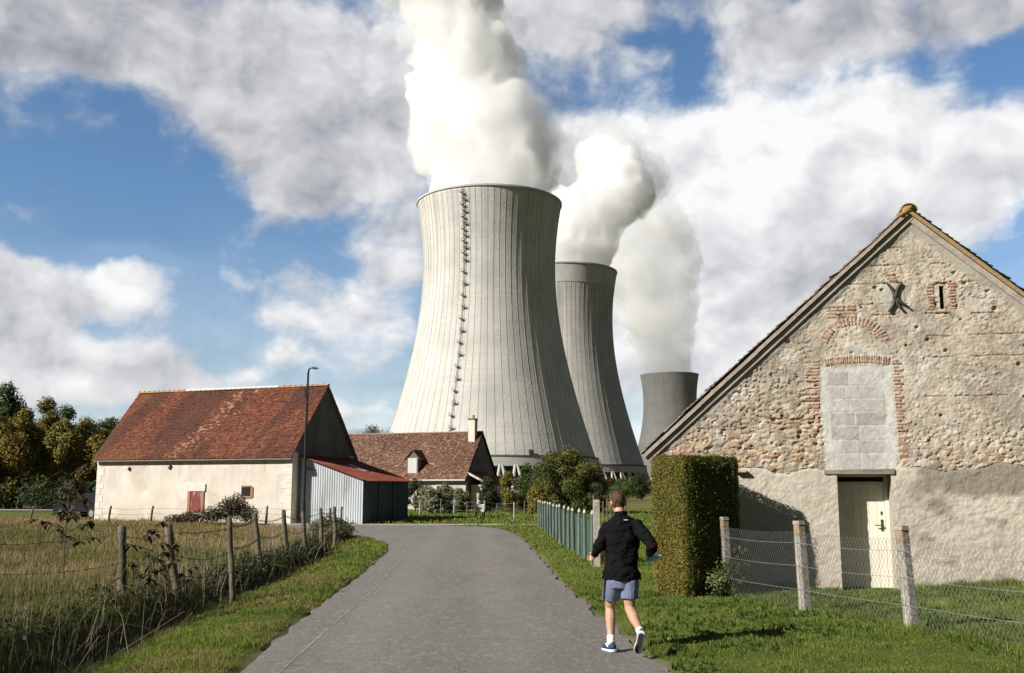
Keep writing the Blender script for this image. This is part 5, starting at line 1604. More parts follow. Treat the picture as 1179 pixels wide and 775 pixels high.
def crown_points(blobs, n, seed, shell=0.55, rough=0.35):
    r = np.random.default_rng(seed)
    B = A_N([b if len(b) == 6 else (*b, b[3], b[3]) for b in blobs])
    wgt = (B[:, 3] * B[:, 4] * B[:, 5]) ** (2 / 3); wgt /= wgt.sum()
    k = r.choice(len(B), n, p=wgt)
    d = r.normal(0, 1, (n, 3)); d /= np.linalg.norm(d, axis=1, keepdims=True)
    lump = np.zeros(n)
    for q in range(3):
        f = r.normal(0, 1.6 * (q + 1), 3)
        lump += np.sin(d @ f * 2.2 + k * 1.7 + q * 2.1) / (q + 1.3)
    rad = (shell + (1 - shell) * r.random(n) ** 0.6) * (1 + rough * 0.35 * lump + r.normal(0, 0.05, n))
    p = B[k, :3] + d * rad[:, None] * B[k, 3:]
    return p, d, k

def tree(name, label, cat, x, y, blobs, n, leaf, cols, seed, trunk_r=0.2, trunk_h=None, group=None, z0=0.0, rough=0.45, shell=0.45, limbs=True, droop=0.0, aspect=0.55):
    t = thing(name, label, cat, (x, y, z0), 0.0, group)
    p, d, k = crown_points(blobs, n, seed, shell, rough)
    r = np.random.default_rng(seed + 1)
    cols = A_N(cols)
    kb = r.permutation(len(blobs))
    pick = np.where(r.random(n) < 0.55, kb[k] % len(cols), r.integers(0, len(cols), n))
    c_ = cols[pick] * r.uniform(0.75, 1.6, (n, 1))
    keep = p[:, 2] > 0.02
    p, d, c_ = p[keep], d[keep], c_[keep]
    v, f, l, c = leaves(p, d + A_N([0, 0, 0.35]), np.full(len(p), leaf), c_, seed + 2, aspect, droop)
    link_mesh('crown', np_mesh('crown', v, f, l, c), M_leaf, t)
    tb = MB()
    rr_ = random.Random(seed)
    cz = sum(b[2] for b in blobs) / len(blobs)
    th_ = trunk_h or cz
    top = Vector((rr_.uniform(-.15, .15), rr_.uniform(-.15, .15), th_))
    tb.tube([(0, 0, -0.2), (0.03, 0.0, th_ * 0.3), (top.x * 0.5, top.y * 0.5, th_ * 0.65), top], [trunk_r * 1.25, trunk_r, trunk_r * 0.8, trunk_r * 0.55], 8)
    if limbs:
        for b in blobs:
            c0 = Vector(b[:3])
            a = Vector((0, 0, th_ * rr_.uniform(0.45, 0.9)))
            if (c0 - a).length > 0.3:
                m_ = (a + c0) / 2 + Vector((rr_.uniform(-.2, .2), rr_.uniform(-.2, .2), rr_.uniform(-0.1, .3)))
                tb.tube([a, m_, c0], [trunk_r * 0.5, trunk_r * 0.35, trunk_r * 0.12], 6)
    tb.build('trunk', M_bark, t)
    return t

def rblobs(seed, n, cx, cz, rx, rz, r0, r1, ry=None):
    q = random.Random(seed); out = []
    for i in range(n):
        a, u = q.uniform(0, 2 * math.pi), math.sqrt(q.random())
        h = q.uniform(-1, 1)
        w = math.sqrt(max(0.05, 1 - h * h * 0.8))
        out.append((cx + rx * u * w * math.cos(a), (ry or rx) * u * w * math.sin(a), cz + rz * h, q.uniform(r0, r1)))
    return out

GREEN = [(0.055, 0.085, 0.022), (0.075, 0.105, 0.028), (0.045, 0.07, 0.02)]
OLIVE = [(0.15, 0.135, 0.03), (0.18, 0.145, 0.032), (0.125, 0.13, 0.03), (0.20, 0.145, 0.032)]
AUT = [(0.19, 0.135, 0.028), (0.15, 0.13, 0.03), (0.21, 0.14, 0.028), (0.12, 0.11, 0.028)]
DARK = [(0.035, 0.05, 0.016), (0.045, 0.06, 0.018), (0.03, 0.042, 0.014)]

# wood on the left, beyond the field (every tree its own crown)
LT = [(-22, 436, 112, 46, DARK, 'tall dark tree at the left edge of the photo, farthest left of the wood'),
      (8, 441, 100, 40, GREEN, 'tall dark green tree rising highest at the left of the wood'),
      (30, 470, 95, 34, OLIVE, 'olive green tree in the wood under the tall dark crown'),
      (55, 458, 108, 40, AUT, 'golden brown tree in the middle of the left wood'),
      (78, 467, 116, 34, GREEN, 'green tree standing behind the golden brown one in the wood'),
      (74, 483, 92, 40, OLIVE, 'pale olive round tree at the front of the left wood'),
      (100, 481, 112, 36, OLIVE, 'slender topped yellowish tree near the left end of the long barn'),
      (128, 480, 135, 36, GREEN, 'green tree half hidden behind the left slope of the long barn roof'),
      (14, 500, 88, 46, AUT, 'low rusty brown tree in front of the left wood'),
      (42, 488, 98, 40, OLIVE, 'yellow-olive tree filling the gap between the golden and the rusty trees'),
      (92, 492, 104, 36, OLIVE, 'soft olive tree just left of the slender topped one by the long barn'),
      (120, 493, 112, 30, AUT, 'small golden tree touching the roof edge of the long barn'),
      (-4, 478, 90, 40, OLIVE, 'olive tree cut by the left edge of the photo below the tall dark one'),
      (112, 500, 98, 34, AUT, 'low russet bush tree beside the left gable of the long barn')]
for i, (px, ty, Yd, wpx, colr, lab) in enumerate(LT):
    top = at_depth(px, ty, Yd)
    hgt = top.z
    w = wpx / F_PX * Yd
    bl = rblobs(1000 + i, 15, 0, hgt * 0.55, w * 0.55, hgt * 0.33, w * 0.20, w * 0.36) + [(0, 0, hgt - w * 0.25, w * 0.27), (w * 0.2, 0, hgt * 0.72, w * 0.34), (-w * 0.25, -w * .1, hgt * 0.65, w * 0.34)]
    tree('wood_tree', lab, 'tree', top.x, Yd, bl, 17000, 0.27, colr, 1100 + i, 0.28, hgt * 0.5, 'trees of the wood on the left', rough=0.5, shell=0.3)
for i in range(9):
    x = -62 + i * 4.6; y = 86 + 2.5 * math.sin(i * 1.9)
    tree('undergrowth_bush', 'dark bush under the trees of the left wood', 'bush', x, y, rblobs(1300 + i, 7, 0, 1.4, 2.2, 1.0, 0.9, 1.5), 2600, 0.26, DARK, 1320 + i, 0.1, 1.2, 'dark bushes along the foot of the left wood', rough=0.4)
# trees just outside the frame on the left: they shade the foot of the wood and the near bank
for i, (x, y, h, w) in enumerate([(-78, 92, 15, 7), (-70, 80, 13, 7), (-64, 70, 11, 6), (-88, 98, 16, 8)]):
    tree('shade_tree', 'tall dense tree beyond the left edge of the view', 'tree', x, y, rblobs(1400 + i, 12, 0, h * 0.55, w * 0.45, h * 0.34, w * 0.3, w * 0.42), 6000, 0.5, GREEN, 1420 + i, 0.35, h * 0.5, 'trees beyond the left edge of the view', shell=0.3)
tree('roadside_bush', 'tall roadside bush beyond the left edge of the view', 'bush', -10.9, 7.6, rblobs(1500, 10, 0, 2.7, 1.6, 1.7, 1.0, 1.5, ry=2.2) + [(0.6, 1.2, 1.4, 1.4), (-.5, -.8, 1.3, 1.5), (0, 2.4, 1.2, 1.4)], 20000, 0.11, GREEN, 1501, 0.12, 2.0, None, shell=0.25)
# tree behind the farmhouse
tp_ = at_depth(431, 486, 125)
tree('bare_topped_tree', 'thin grey-green tree rising behind the left end of the farmhouse roof', 'tree', tp_.x, 125, rblobs(1600, 14, 0, tp_.z * 0.66, 2.6, tp_.z * 0.27, 0.7, 1.2), 5200, 0.20, [(0.12, 0.11, 0.055), (0.10, 0.10, 0.05), (0.14, 0.12, 0.07)], 1601, 0.25, tp_.z * 0.6, None, shell=0.2)
tp_ = at_depth(405, 495, 128)
tree('small_far_tree', 'small tree top showing between shed roof and farmhouse ridge', 'tree', tp_.x, 128, rblobs(1610, 9, 0, tp_.z * 0.62, 1.8, tp_.z * 0.27, 0.8, 1.3), 3000, 0.2, OLIVE, 1611, 0.2, tp_.z * 0.5, None, shell=0.25)
# big round bush tree right of the farmhouse
bx, by = at_depth(654, 560, 70).x, 70
bl = [(2.25 * math.cos(a_) * math.cos(e_), 2.0 * math.sin(a_) * math.cos(e_), 1.7 + 2.25 * math.sin(e_), 0.62 + 0.25 * math.sin(a_ * 3 + e_ * 5)) for e_ in (-0.45, 0.1, 0.6, 1.05) for a_ in [k_ * 6.28 / 8 + e_ for k_ in range(8 if e_ < 0.9 else 5)]] + [(0.1, 0, 3.95, 0.75), (0, 0, 2.2, 1.7)]
tree('round_tree', 'big rounded yellow-green tree in front of the nearest cooling tower base', 'tree', bx, by, bl, 32000, 0.14, [(0.10, 0.11, 0.024), (0.08, 0.095, 0.022), (0.13, 0.125, 0.027), (0.055, 0.07, 0.018)], 1701, 0.22, 1.8, None, rough=0.5, shell=0.35)
SB = [(560, 561, 74, 34, 548, DARK, 'dark shrub between the farmhouse lean-to and the wire fence'),
      (585, 548, 78, 30, 541, OLIVE, 'ragged olive shrub left of the big rounded tree'),
      (606, 545, 76, 34, 532, GREEN, 'leafy shrub touching the left side of the big rounded tree'),
      (620, 570, 66, 34, 560, OLIVE, 'low bush under the left edge of the big rounded tree'),
      (688, 565, 68, 24, 556, DARK, 'dark low bush under the right edge of the big rounded tree')]
for i, (px, cy, Yd, wpx, ty, colr, lab) in enumerate(SB):
    top = at_depth(px, ty, Yd); w = wpx / F_PX * Yd
    tree('garden_shrub', lab, 'shrub', top.x, Yd, rblobs(1800 + i, 12, 0, top.z * 0.5, w * 0.36, top.z * 0.36, w * 0.16, w * 0.26) + [(0, 0, top.z - w * 0.2, w * 0.2), (0, -.3, top.z * .4, w * .35)], 6500, 0.13, colr, 1820 + i, 0.07, top.z * 0.5, 'shrubs in the farmhouse garden', rough=0.5, shell=0.3)
PALE = [(0.21, 0.22, 0.13), (0.16, 0.18, 0.10), (0.26, 0.265, 0.17), (0.10, 0.12, 0.05)]
PS_ = [(478, 551, 72, 26, [(0.05, 0.07, 0.03), (0.09, 0.10, 0.05)], 'dark green shrub against the corner of the corrugated shed'),
       (492, 558, 71, 30, PALE, 'pale variegated shrub in front of the farmhouse, left one'),
       (512, 556, 72, 30, PALE, 'pale variegated shrub in front of the farmhouse wall, tallest one'),
       (530, 562, 71, 24, [(0.12, 0.13, 0.06), (0.07, 0.09, 0.035), (0.18, 0.18, 0.10)], 'mixed green shrub at the right corner of the farmhouse front'),
       (500, 572, 69, 26, PALE, 'small silvery shrub low in front of the pale variegated ones')]
for i, (px, ty, Yd, wpx, colr, lab) in enumerate(PS_):
    top = at_depth(px, ty, Yd); w = wpx / F_PX * Yd
    tree('garden_shrub', lab, 'shrub', top.x, Yd, rblobs(1900 + i, 11, 0, top.z * 0.5, w * 0.38, top.z * 0.34, w * 0.14, w * 0.26) + [(0, 0, top.z - w * 0.2, w * 0.2)], 5500, 0.12, colr, 1920 + i, 0.06, top.z * 0.5, 'shrubs in the farmhouse garden', rough=0.6, shell=0.3)
# far greenery under the middle tower
FB = [(722, 546, 150, 26, GREEN, 'green tree clump under the middle cooling tower'), (738, 541, 158, 26, DARK, 'dark green trees beside the stone barn eave'), (700, 549, 140, 20, [(0.13, 0.06, 0.03), (0.10, 0.065, 0.03)], 'reddish hedge bush right of the big rounded tree'), (712, 556, 132, 24, [(0.10, 0.13, 0.03), (0.08, 0.11, 0.03)], 'light green low shrub far beyond the meadow')]
for i, (px, ty, Yd, wpx, colr, lab) in enumerate(FB):
    top = at_depth(px, ty, Yd); w = wpx / F_PX * Yd
    tree('far_bush', lab, 'bush', top.x, Yd, rblobs(2000 + i, 12, 0, top.z * 0.48, w * 0.42, top.z * 0.32, w * 0.16, w * 0.28), 5000, 0.22, colr, 2020 + i, 0.12, top.z * 0.4, 'bushes at the far side of the meadow', shell=0.3)
# tree belt far off along the horizon so the plain does not end in a bare line
r = np.random.default_rng(77)
far_pts, far_n = [], []
for k in range(520):
    x = r.uniform(-420, 620); y = 300 + r.uniform(0, 60) + abs(x) * 0.05
    if -70 < x < 52: continue
    far_pts.append((x, y, r.uniform(0.5, 5.5), r.uniform(2.5, 5)))
p, d, k = crown_points(far_pts, 26000, 2100, 0.4, 0.4)
p[:, 2] = np.abs(p[:, 2])
cl = A_N(GREEN + OLIVE)[r.integers(0, 7, len(p))] * r.uniform(0.6, 1.2, (len(p), 1))
v, f, l, c = leaves(p, d, np.full(len(p), 1.5), cl, 2101)
tag(link_mesh('far_woodland', np_mesh('far_woodland', v, f, l, c), M_leaf), kind='stuff')

# clipped hedge block beside the barn
HK = [Vector((2.80, 16.2, 0)), Vector((3.78, 16.85, 0)), Vector((3.32, 17.52, 0)), Vector((2.36, 16.87, 0))]
HH_ = 2.27
hedge = thing('clipped_hedge', 'tall square clipped conifer hedge, yellowish leaves and painted sunlight on one side, beside the barn', 'hedge', (HK[0] + HK[2]) / 2)
r = np.random.default_rng(2200)
hc = (HK[0] + HK[2]) / 2
pts, nn, cl = [], [], []
def hedge_face(a, b2, n, yellow):
    a, b2 = A_N(a), A_N(b2)
    t = r.random(n); z = r.random(n) * HH_
    dn = A_N([(b2 - a)[1], -(b2 - a)[0], 0]); dn /= np.linalg.norm(dn)
    bulge = 0.06 * fbm(t * 4 + a[0], z * 3, 91, 3) + 0.03 * fbm(t * 14, z * 12 + a[1], 92, 2)
    rnde = 0.03 * (sstep(0.06, 0.0, t) + sstep(0.94, 1.0, t)) + 0.03 * sstep(HH_ - 0.07, HH_, z) + 0.10 * sstep(0.35, 0.0, z)
    dep = bulge - rnde - np.abs(r.normal(0, 0.035, n)) + (r.random(n) < 0.03) * r.uniform(0, 0.09, n)
    p_ = a + (b2 - a) * t[:, None] + dn * dep[:, None]; p_[:, 2] = z
    g = A_N([[0.10, 0.115, 0.025], [0.07, 0.088, 0.022], [0.13, 0.135, 0.03]])[r.integers(0, 3, n)]
    yb = A_N([[0.27, 0.225, 0.042], [0.22, 0.19, 0.038], [0.21, 0.145, 0.04]])[r.integers(0, 3, n)]
    if yellow:  # sunny face: yellow leaves, brightened in colour to stand for sunlight
        m_ = np.clip(0.55 + 0.8 * (fbm(t * 3, z * 2.2, 93, 3) - 0.5) + 0.25 * sstep(1.2, 0.2, z) + r.normal(0, 0.2, n), 0, 1)[:, None]
    else:
        m_ = np.clip(0.05 + r.normal(0, 0.15, n) + 0.4 * sstep(0.95, 1, t) , 0, 1)[:, None]
    c_ = (g * (1 - m_) + yb * m_) * r.uniform(0.6, 1.4, (n, 1))
    return p_, np.tile(dn, (n, 1)), c_
for (a, b2, n, yl) in ((HK[3], HK[0], 36000, True), (HK[0], HK[1], 46000, False), (HK[1], HK[2], 9000, False), (HK[2], HK[3], 9000, True)):
    p_, n_, c_ = hedge_face(a, b2, n, yl); pts.append(p_); nn.append(n_); cl.append(c_)
n = 12000
u_, w_ = r.random(n), r.random(n)
A0, A1, A3 = A_N(HK[0]), A_N(HK[1]), A_N(HK[3])
p_ = A0 + (A1 - A0) * u_[:, None] + (A3 - A0) * w_[:, None]; p_[:, 2] = HH_ + r.normal(0, 0.018, n) - 0.03 + 0.03 * fbm(u_ * 5, w_ * 5, 95, 2)
pts.append(p_); nn.append(np.tile(A_N([0, 0, 1.0]), (n, 1))); cl.append(A_N([0.12, 0.12, 0.027]) * r.uniform(0.6, 1.4, (n, 1)))
P_ = np.concatenate(pts) - A_N(hc)
v, f, l, c = leaves(P_, np.concatenate(nn) * 0.8, np.full(len(P_), 0.033), np.concatenate(cl), 2201, 0.4)
link_mesh('foliage', np_mesh('foliage', v, f, l, c), M_leaf, hedge)
core = MB()
ctr = sum(HK, Vector()) / 4
cps = [(q - ctr) * 0.86 + ctr - hc for q in HK]
core.prism([q + Vector((0, 0, 0.05)) for q in cps], (0, 0, HH_ - 0.16)); core.build('light_block_core', plain('hedge_inside', (0.035, 0.032, 0.015), (0.02, 0.02, 0.01), 14, 1.0), hedge)  # solid dark core added inside the leaves to stop light
# wild growth in the lower right of the hedge
wb = [(3.45, 16.45, 0.35, 0.30, 0.22, 0.35), (3.65, 16.7, 0.65, 0.24, 0.2, 0.4), (3.3, 16.35, 0.25, 0.25, 0.2, 0.25)]
tree('bindweed_bush', 'straggly dark green weeds at the foot of the clipped hedge', 'bush', 3.4, 16.4, [(a - 3.4, b2 - 16.4, c_, d_, e_, f_) for a, b2, c_, d_, e_, f_ in wb], 2600, 0.06, [(0.06, 0.085, 0.025), (0.09, 0.11, 0.035), (0.13, 0.14, 0.06)], 2210, 0.012, 0.5, None, shell=0.2)
# brambles in front of the barn and at the end of the fence
p = at_depth(262, 585, 50.4)
tree('bramble_bush', 'brown-green bramble thicket under the small window of the long barn', 'bush', p.x, 50.2, [(0.1, 0, 0.75, 0.75, 0.5, 0.6), (0.5, 0, 0.95, 0.6, 0.5, 0.6), (-0.7, 0, 0.5, 0.8, 0.5, 0.4), (-1.7, 0, 0.35, 0.7, 0.5, 0.3), (-2.5, 0.1, 0.25, 0.7, 0.4, 0.25), (1.1, 0, 0.5, 0.6, 0.5, 0.5)], 7000, 0.10, [(0.075, 0.06, 0.03), (0.06, 0.065, 0.025), (0.09, 0.05, 0.03), (0.05, 0.05, 0.025)], 2301, 0.03, 0.8, 'bramble bushes', shell=0.25)
tree('bramble_bush', 'dark bramble tuft at the road bend where the field fence ends', 'bush', -6.35, 35.8, [(0, 0, 0.3, 0.8, 0.8, 0.4), (-0.3, 0.9, 0.35, 0.7, 0.7, 0.4), (0.3, -0.9, 0.2, 0.5, 0.7, 0.3)], 5200, 0.09, [(0.05, 0.06, 0.02), (0.07, 0.07, 0.025), (0.10, 0.08, 0.04)], 2315, 0.02, 0.3, 'bramble bushes', z0=0.05, shell=0.2, rough=0.15)
for i, y in enumerate((19.5, 22.0, 25.0, 28.0, 31.0, 14.6, 12.4, 10.9)):
    x = float(xl(y)) - 2.15 - (0.1 if y > 15 else 0.5)
    tree('bank_weed', 'low dark weeds on the shaded bank below the field fence', 'plant', x, y, [(0, 0, 0.18, 0.45, 0.9, 0.26), (0.05, 0.9, 0.15, 0.35, 0.7, 0.22), (-.1, -.9, 0.2, 0.4, 0.7, 0.26)], 2600, 0.07, [(0.035, 0.05, 0.015), (0.05, 0.065, 0.02), (0.07, 0.075, 0.03)], 2330 + i, 0.008, 0.15, 'weeds on the shaded bank', z0=-0.05, limbs=False, shell=0.15)

# saplings with large drooping leaves in the foreground left
M_bigleaf = leafy('dark_sapling_leaves', trans=0.12, rough=0.45)
def shoot(name, label, cat, x, y, z0, h, nl, size, cols, seed, spread=0.35, lean=(0, 0), first=0.25, group=None):
    t = thing(name, label, cat, (x, y, z0), 0, group)
    q = random.Random(seed)
    st = MB()
    top = Vector((lean[0], lean[1], h))
    path = [Vector((0, 0, 0)), top * 0.35 + Vector((q.uniform(-.03, .03), 0, 0)), top * 0.7 + Vector((q.uniform(-.03, .03), 0, 0)), top]
    st.tube(path, [0.013, 0.011, 0.008, 0.004], 6)
    pts, nn, dirs, cl = [], [], [], []
    nb = max(4, nl // 7)
    ends = []
    for i in range(nb):
        f_ = first + (1 - first) * (i + 0.5) / nb
        b0 = top * f_
        a = i * 2.4 + q.uniform(-.4, .4)
        ln = spread * q.uniform(0.5, 1.15) * (1.15 - 0.75 * f_)
        e_ = b0 + Vector((math.cos(a) * ln, math.sin(a) * ln, ln * q.uniform(0.25, 0.7)))
        st.tube([b0, (b0 + e_) / 2 + Vector((0, 0, 0.02)), e_], [0.006, 0.005, 0.003], 5)
        ends.append((b0, e_))
    st.build('stem', M_bark, t)
    V, Fc, Lp, Cl = [], [], [], []
    n = 0
    for i in range(nl):
        b0, e_ = ends[i % nb]
        p = b0.lerp(e_, q.uniform(0.3, 1.0))
        a = q.uniform(0, 6.28)
        s = size * q.uniform(0.6, 1.25)
        d = Vector((math.cos(a), math.sin(a), q.uniform(-0.9, 0.05))).normalized()
        sd = d.cross(Vector((0, 0, 1))).normalized()
        up = sd.cross(d)
        col = Vector(q.choice(cols)) * q.uniform(0.7, 1.3)
        prof = [(0.0, 0.02), (0.3, 0.24), (0.6, 0.22), (1.0, 0.0)]
        rows_ = []
        for (u, w) in prof:
            c0 = p + d * (u * s) + Vector((0, 0, -0.22 * s * u * u))
            rows_.append((c0 - sd * w * s + up * w * s * 0.35, c0, c0 + sd * w * s + up * w * s * 0.35))
        for rw in rows_:
            V.extend(rw)
        for j in range(3):
            for k in range(2):
                Lp.extend([n + j * 3 + k, n + j * 3 + k + 1, n + (j + 1) * 3 + k + 1, n + (j + 1) * 3 + k]); Fc.append(4)
        Cl.extend([tuple(col)] * 12)
        n += 12
    link_mesh('leaves', np_mesh('leaves', A_N([tuple(v_) for v_ in V]), Fc, Lp, A_N(Cl), smooth=True), M_bigleaf, t)
    return t
BRN = [(0.055, 0.045, 0.022), (0.075, 0.05, 0.026), (0.045, 0.05, 0.022), (0.09, 0.055, 0.03)]
p = on_ground(73, 676, 0.25)
shoot('sapling', 'tall dark leaved sapling in the field beside the nearest fence wire', 'sapling', p[0], p[1], 0.2, 1.80, 120, 0.165, BRN, 31, 0.60, (-0.02, 0.05), 0.35, 'saplings by the field fence')
p = on_ground(170, 690, 0.2)
shoot('sapling', 'brown leaved sapling between the two nearest fence posts', 'sapling', p[0], p[1], 0.2, 1.0, 90, 0.13, BRN, 32, 0.62, (0.05, 0.05), 0.1, 'saplings by the field fence')
p = on_ground(192, 692, 0.2)
shoot('sapling', 'short bushy sapling just left of the leaning fence post', 'sapling', p[0], p[1], 0.2, 0.70, 44, 0.13, BRN, 33, 0.52, (-0.1, 0.0), 0.05, 'saplings by the field fence')
p = on_ground(118, 700, 0.2)
shoot('sapling', 'low sapling at the foot of the mossy fence post', 'sapling', p[0], p[1], 0.15, 0.42, 22, 0.11, BRN, 34, 0.4, (0.1, 0.0), 0.05, 'saplings by the field fence')
# ------------------------------------------------------------------ fences, lamp, car, letter box
M_post = plain('weathered_post', (0.17, 0.14, 0.10), (0.085, 0.068, 0.05), 7, 0.95, bump=0.7, stretch=(1, 1, 0.25), dirt=(0.24, 0.23, 0.18), dirt_scale=6, dirt_amt=0.5)
M_mossy = plain('mossy_post', (0.15, 0.13, 0.095), (0.08, 0.068, 0.05), 6, 0.95, bump=0.7, stretch=(1, 1, 0.3), dirt=(0.26, 0.31, 0.21), dirt_scale=5, dirt_amt=0.9)
M_wire = plain('rusty_wire', (0.09, 0.06, 0.045), (0.05, 0.04, 0.035), 20, 0.7, metallic=0.3)
M_galv = plain('galvanised_wire', (0.33, 0.33, 0.32), (0.25, 0.25, 0.245), 20, 0.45, metallic=0.2)
M_conc = plain('pitted_concrete', (0.46, 0.43, 0.375), (0.32, 0.295, 0.25), 12, 0.95, bump=0.9, bump_scale=45, dirt=(0.20, 0.19, 0.16), dirt_scale=9, dirt_amt=0.6)
M_conclich = plain('lichen_concrete', (0.36, 0.24, 0.13), (0.30, 0.27, 0.22), 14, 0.95, bump=0.9, bump_scale=45)

def wood_post(x, y, z0, top, r_, mat, parent, origin, seed):
    q = random.Random(seed)
    b0 = Vector((x, y, z0)); n = 6
    m_ = MB()
    pts, rad = [], []
    for i in range(n + 1):
        t = i / n
        p = b0.lerp(Vector(top), t) + Vector((q.uniform(-1, 1), q.uniform(-1, 1), 0)) * r_ * 0.22 * (0 < i < n)
        pts.append(p - Vector(origin)); rad.append((r_ * q.uniform(0.86, 1.1) * (1.08 - 0.15 * t), r_ * q.uniform(0.8, 1.1) * (1.08 - 0.15 * t)))
    d = (pts[-1] - pts[-2]).normalized()
    pts.append(pts[-1] + d * r_ * 0.4 + Vector((r_ * 0.25, 0, 0))); rad.append((r_ * 0.5, r_ * 0.4))
    m_.tube(pts, rad, 9)
    return m_.build('post', mat, parent, smooth=True)

def barbed(m_, a, b2, sag, r_, barb=True, seed=0):
    q = random.Random(seed)
    n = max(8, int((b2 - a).length / 0.18))
    pts = []
    for i in range(n + 1):
        t = i / n
        pts.append(a.lerp(b2, t) + Vector((0, 0, -sag * 4 * t * (1 - t) + q.uniform(-.006, .006))))
    m_.tube(pts, r_, 5)
    if barb:
        for p in pts[1:-1]:
            a_ = q.uniform(0, 3.1)
            d = Vector((math.cos(a_) * 0.4, math.cos(a_) * 0.3, math.sin(a_))) * 0.03
            m_.tube([p - d, p + d], r_ * 0.7, 4)
            d2 = Vector((0.3, 0.3, -0.8)).normalized() * 0.025
            m_.tube([p - d2, p + d2], r_ * 0.7, 4)

posts = [((-45, 715), (-52, 615), 0.07, 1), ((140.5, 697), (140.5, 607), 0.062, 2), ((207, 684), (193.5, 605), 0.066, 1), ((269, 678), (264, 596), 0.05, 1), ((302, 651), (293.5, 592), 0.056, 1), ((331, 639), (326.5, 588), 0.056, 1), ((353.6, 633), (348.6, 590), 0.055, 1), ((370.6, 628), (369.4, 586), 0.055, 1), ((386.7, 619), (385, 584), 0.06, 1)]
org = (-5.6, 16, 0.2)
fen = thing('barbed_wire_fence', 'barbed wire fence on leaning wooden posts along the left roadside bank', 'fence', org)
tops = []
for i, (bpx, tpx, r_, k) in enumerate(posts):
    x, y = on_ground(*bpx, 0.15)
    tp = at_depth(*tpx, y + (0.05 if i % 2 else -0.05))
    wood_post(x, y, -0.15, tp, r_ * (1 if y < 20 else 1.1), M_mossy if k == 2 else M_post, fen, org, 50 + i)
    tops.append((Vector((x, y, 0.0)), tp))
O_ = Vector(org)
for f_, sg in ((0.90, 0.05), (0.62, 0.07), (0.36, 0.05)):
    m_ = MB()
    for i in range(len(tops) - 1):
        a = tops[i][0].lerp(tops[i][1], f_); b2 = tops[i + 1][0].lerp(tops[i + 1][1], f_ + rnd.uniform(-.04, .04))
        off = Vector((0.05, -0.03, 0))
        barbed(m_, a + off - O_, b2 + off - O_, sg * rnd.uniform(0.6, 1.6), 0.0034 if i < 2 else 0.005, True, i * 7 + int(f_ * 10))
    m_.build('barbed_wire', M_wire, fen)
# second fence in front of the barn
posts2 = [((40, 600), (39, 583)), ((84, 600), (83.5, 583)), ((129, 601), (128, 583)), ((177, 600), (176.4, 583)), ((309, 603), (308, 583)), ((383, 604), (380, 585)), ((394.3, 606), (393.5, 584))]
org2 = (-14, 49.5, 0)
fen2 = thing('field_wire_fence', 'thin wire fence on short dark posts across the field before the long barn', 'fence', org2)
tp2 = []
for i, (bpx, tpx) in enumerate(posts2):
    x, y = on_ground(*bpx, 0.0)
    y = min(y, 50.6 if x > -23 else 58); x = (bpx[0] - 589.5) / F_PX * y * 0.995
    tp = at_depth(*tpx, y)
    wood_post(x, y, -0.2, tp, 0.06, M_post, fen2, org2, 80 + i)
    tp2.append((Vector((x, y, 0)), tp))
m_ = MB()
for f_ in (0.9, 0.6):
    for i in range(len(tp2) - 1):
        barbed(m_, tp2[i][0].lerp(tp2[i][1], f_) - Vector(org2), tp2[i + 1][0].lerp(tp2[i + 1][1], f_) - Vector(org2), 0.06, 0.006, False, i)
m_.build('wire', M_wire, fen2)

# chain-link fence on concrete posts, right
cl_posts = [(3.48, 16.5, 1.30), (4.13, 14.43, 1.30), (4.89, 12.56, 1.30), (5.62, 10.6, 1.30), (6.3, 8.7, 1.3)]
orgc = (4.13, 14.43, 0)
clf = thing('chain_link_fence', 'sagging chain-link fence on pitted concrete posts before the stone barn', 'fence', orgc)
leans = [(-0.03, 0.0), (-0.035, 0.02), (-0.055, 0.02), (0, 0), (0, 0)]
tpc = []
fdir = (Vector((4.89, 12.56, 0)) - Vector((3.48, 16.5, 0))).normalized()
frot = Matrix.Rotation(math.atan2(fdir.y, fdir.x), 3, 'Z')
for (x, y, h), (lx, ly) in zip(cl_posts, leans):
    b0 = Vector((x, y, 0.0)) - Vector(orgc); top = b0 + Vector((lx, ly, h))
    q = random.Random(int(x * 100))
    def post_piece(z0, z1, w0, w1, name, mat):
        m2 = MB()
        nseg = 12
        rings = []
        for i in range(nseg + 1):
            t = lerp(z0, z1, i / nseg) / h
            c = b0.lerp(top, t); w = lerp(w0, w1, i / nseg)
            ch_ = w * 0.75
            prof = [(-w, -ch_), (-ch_, -w), (ch_, -w), (w, -ch_), (w, ch_), (ch_, w), (-ch_, w), (-w, ch_)]
            rings.append([c + frot @ Vector((a + q.uniform(-.003, .003), b3 + q.uniform(-.003, .003), 0)) for a, b3 in prof])
        vs = [v_ for r_ in rings for v_ in r_]
        fs = [(i * 8 + k, i * 8 + (k + 1) % 8, (i + 1) * 8 + (k + 1) % 8, (i + 1) * 8 + k) for i in range(nseg) for k in range(8)] + [tuple(reversed(range(8))), tuple(nseg * 8 + k for k in range(8))]
        m2.add(vs, fs)
        return m2.build(name, mat, clf if name == 'post' else po)
    po = post_piece(-0.2, h - 0.22, 0.072, 0.064, 'post', M_conc)
    post_piece(h - 0.22, h - 0.05, 0.0642, 0.063, 'stained_head', M_conclich)
    post_piece(h - 0.05, h, 0.072, 0.066, 'post_cap', M_conc)
    tpc.append((b0, top))
MH = 1.13
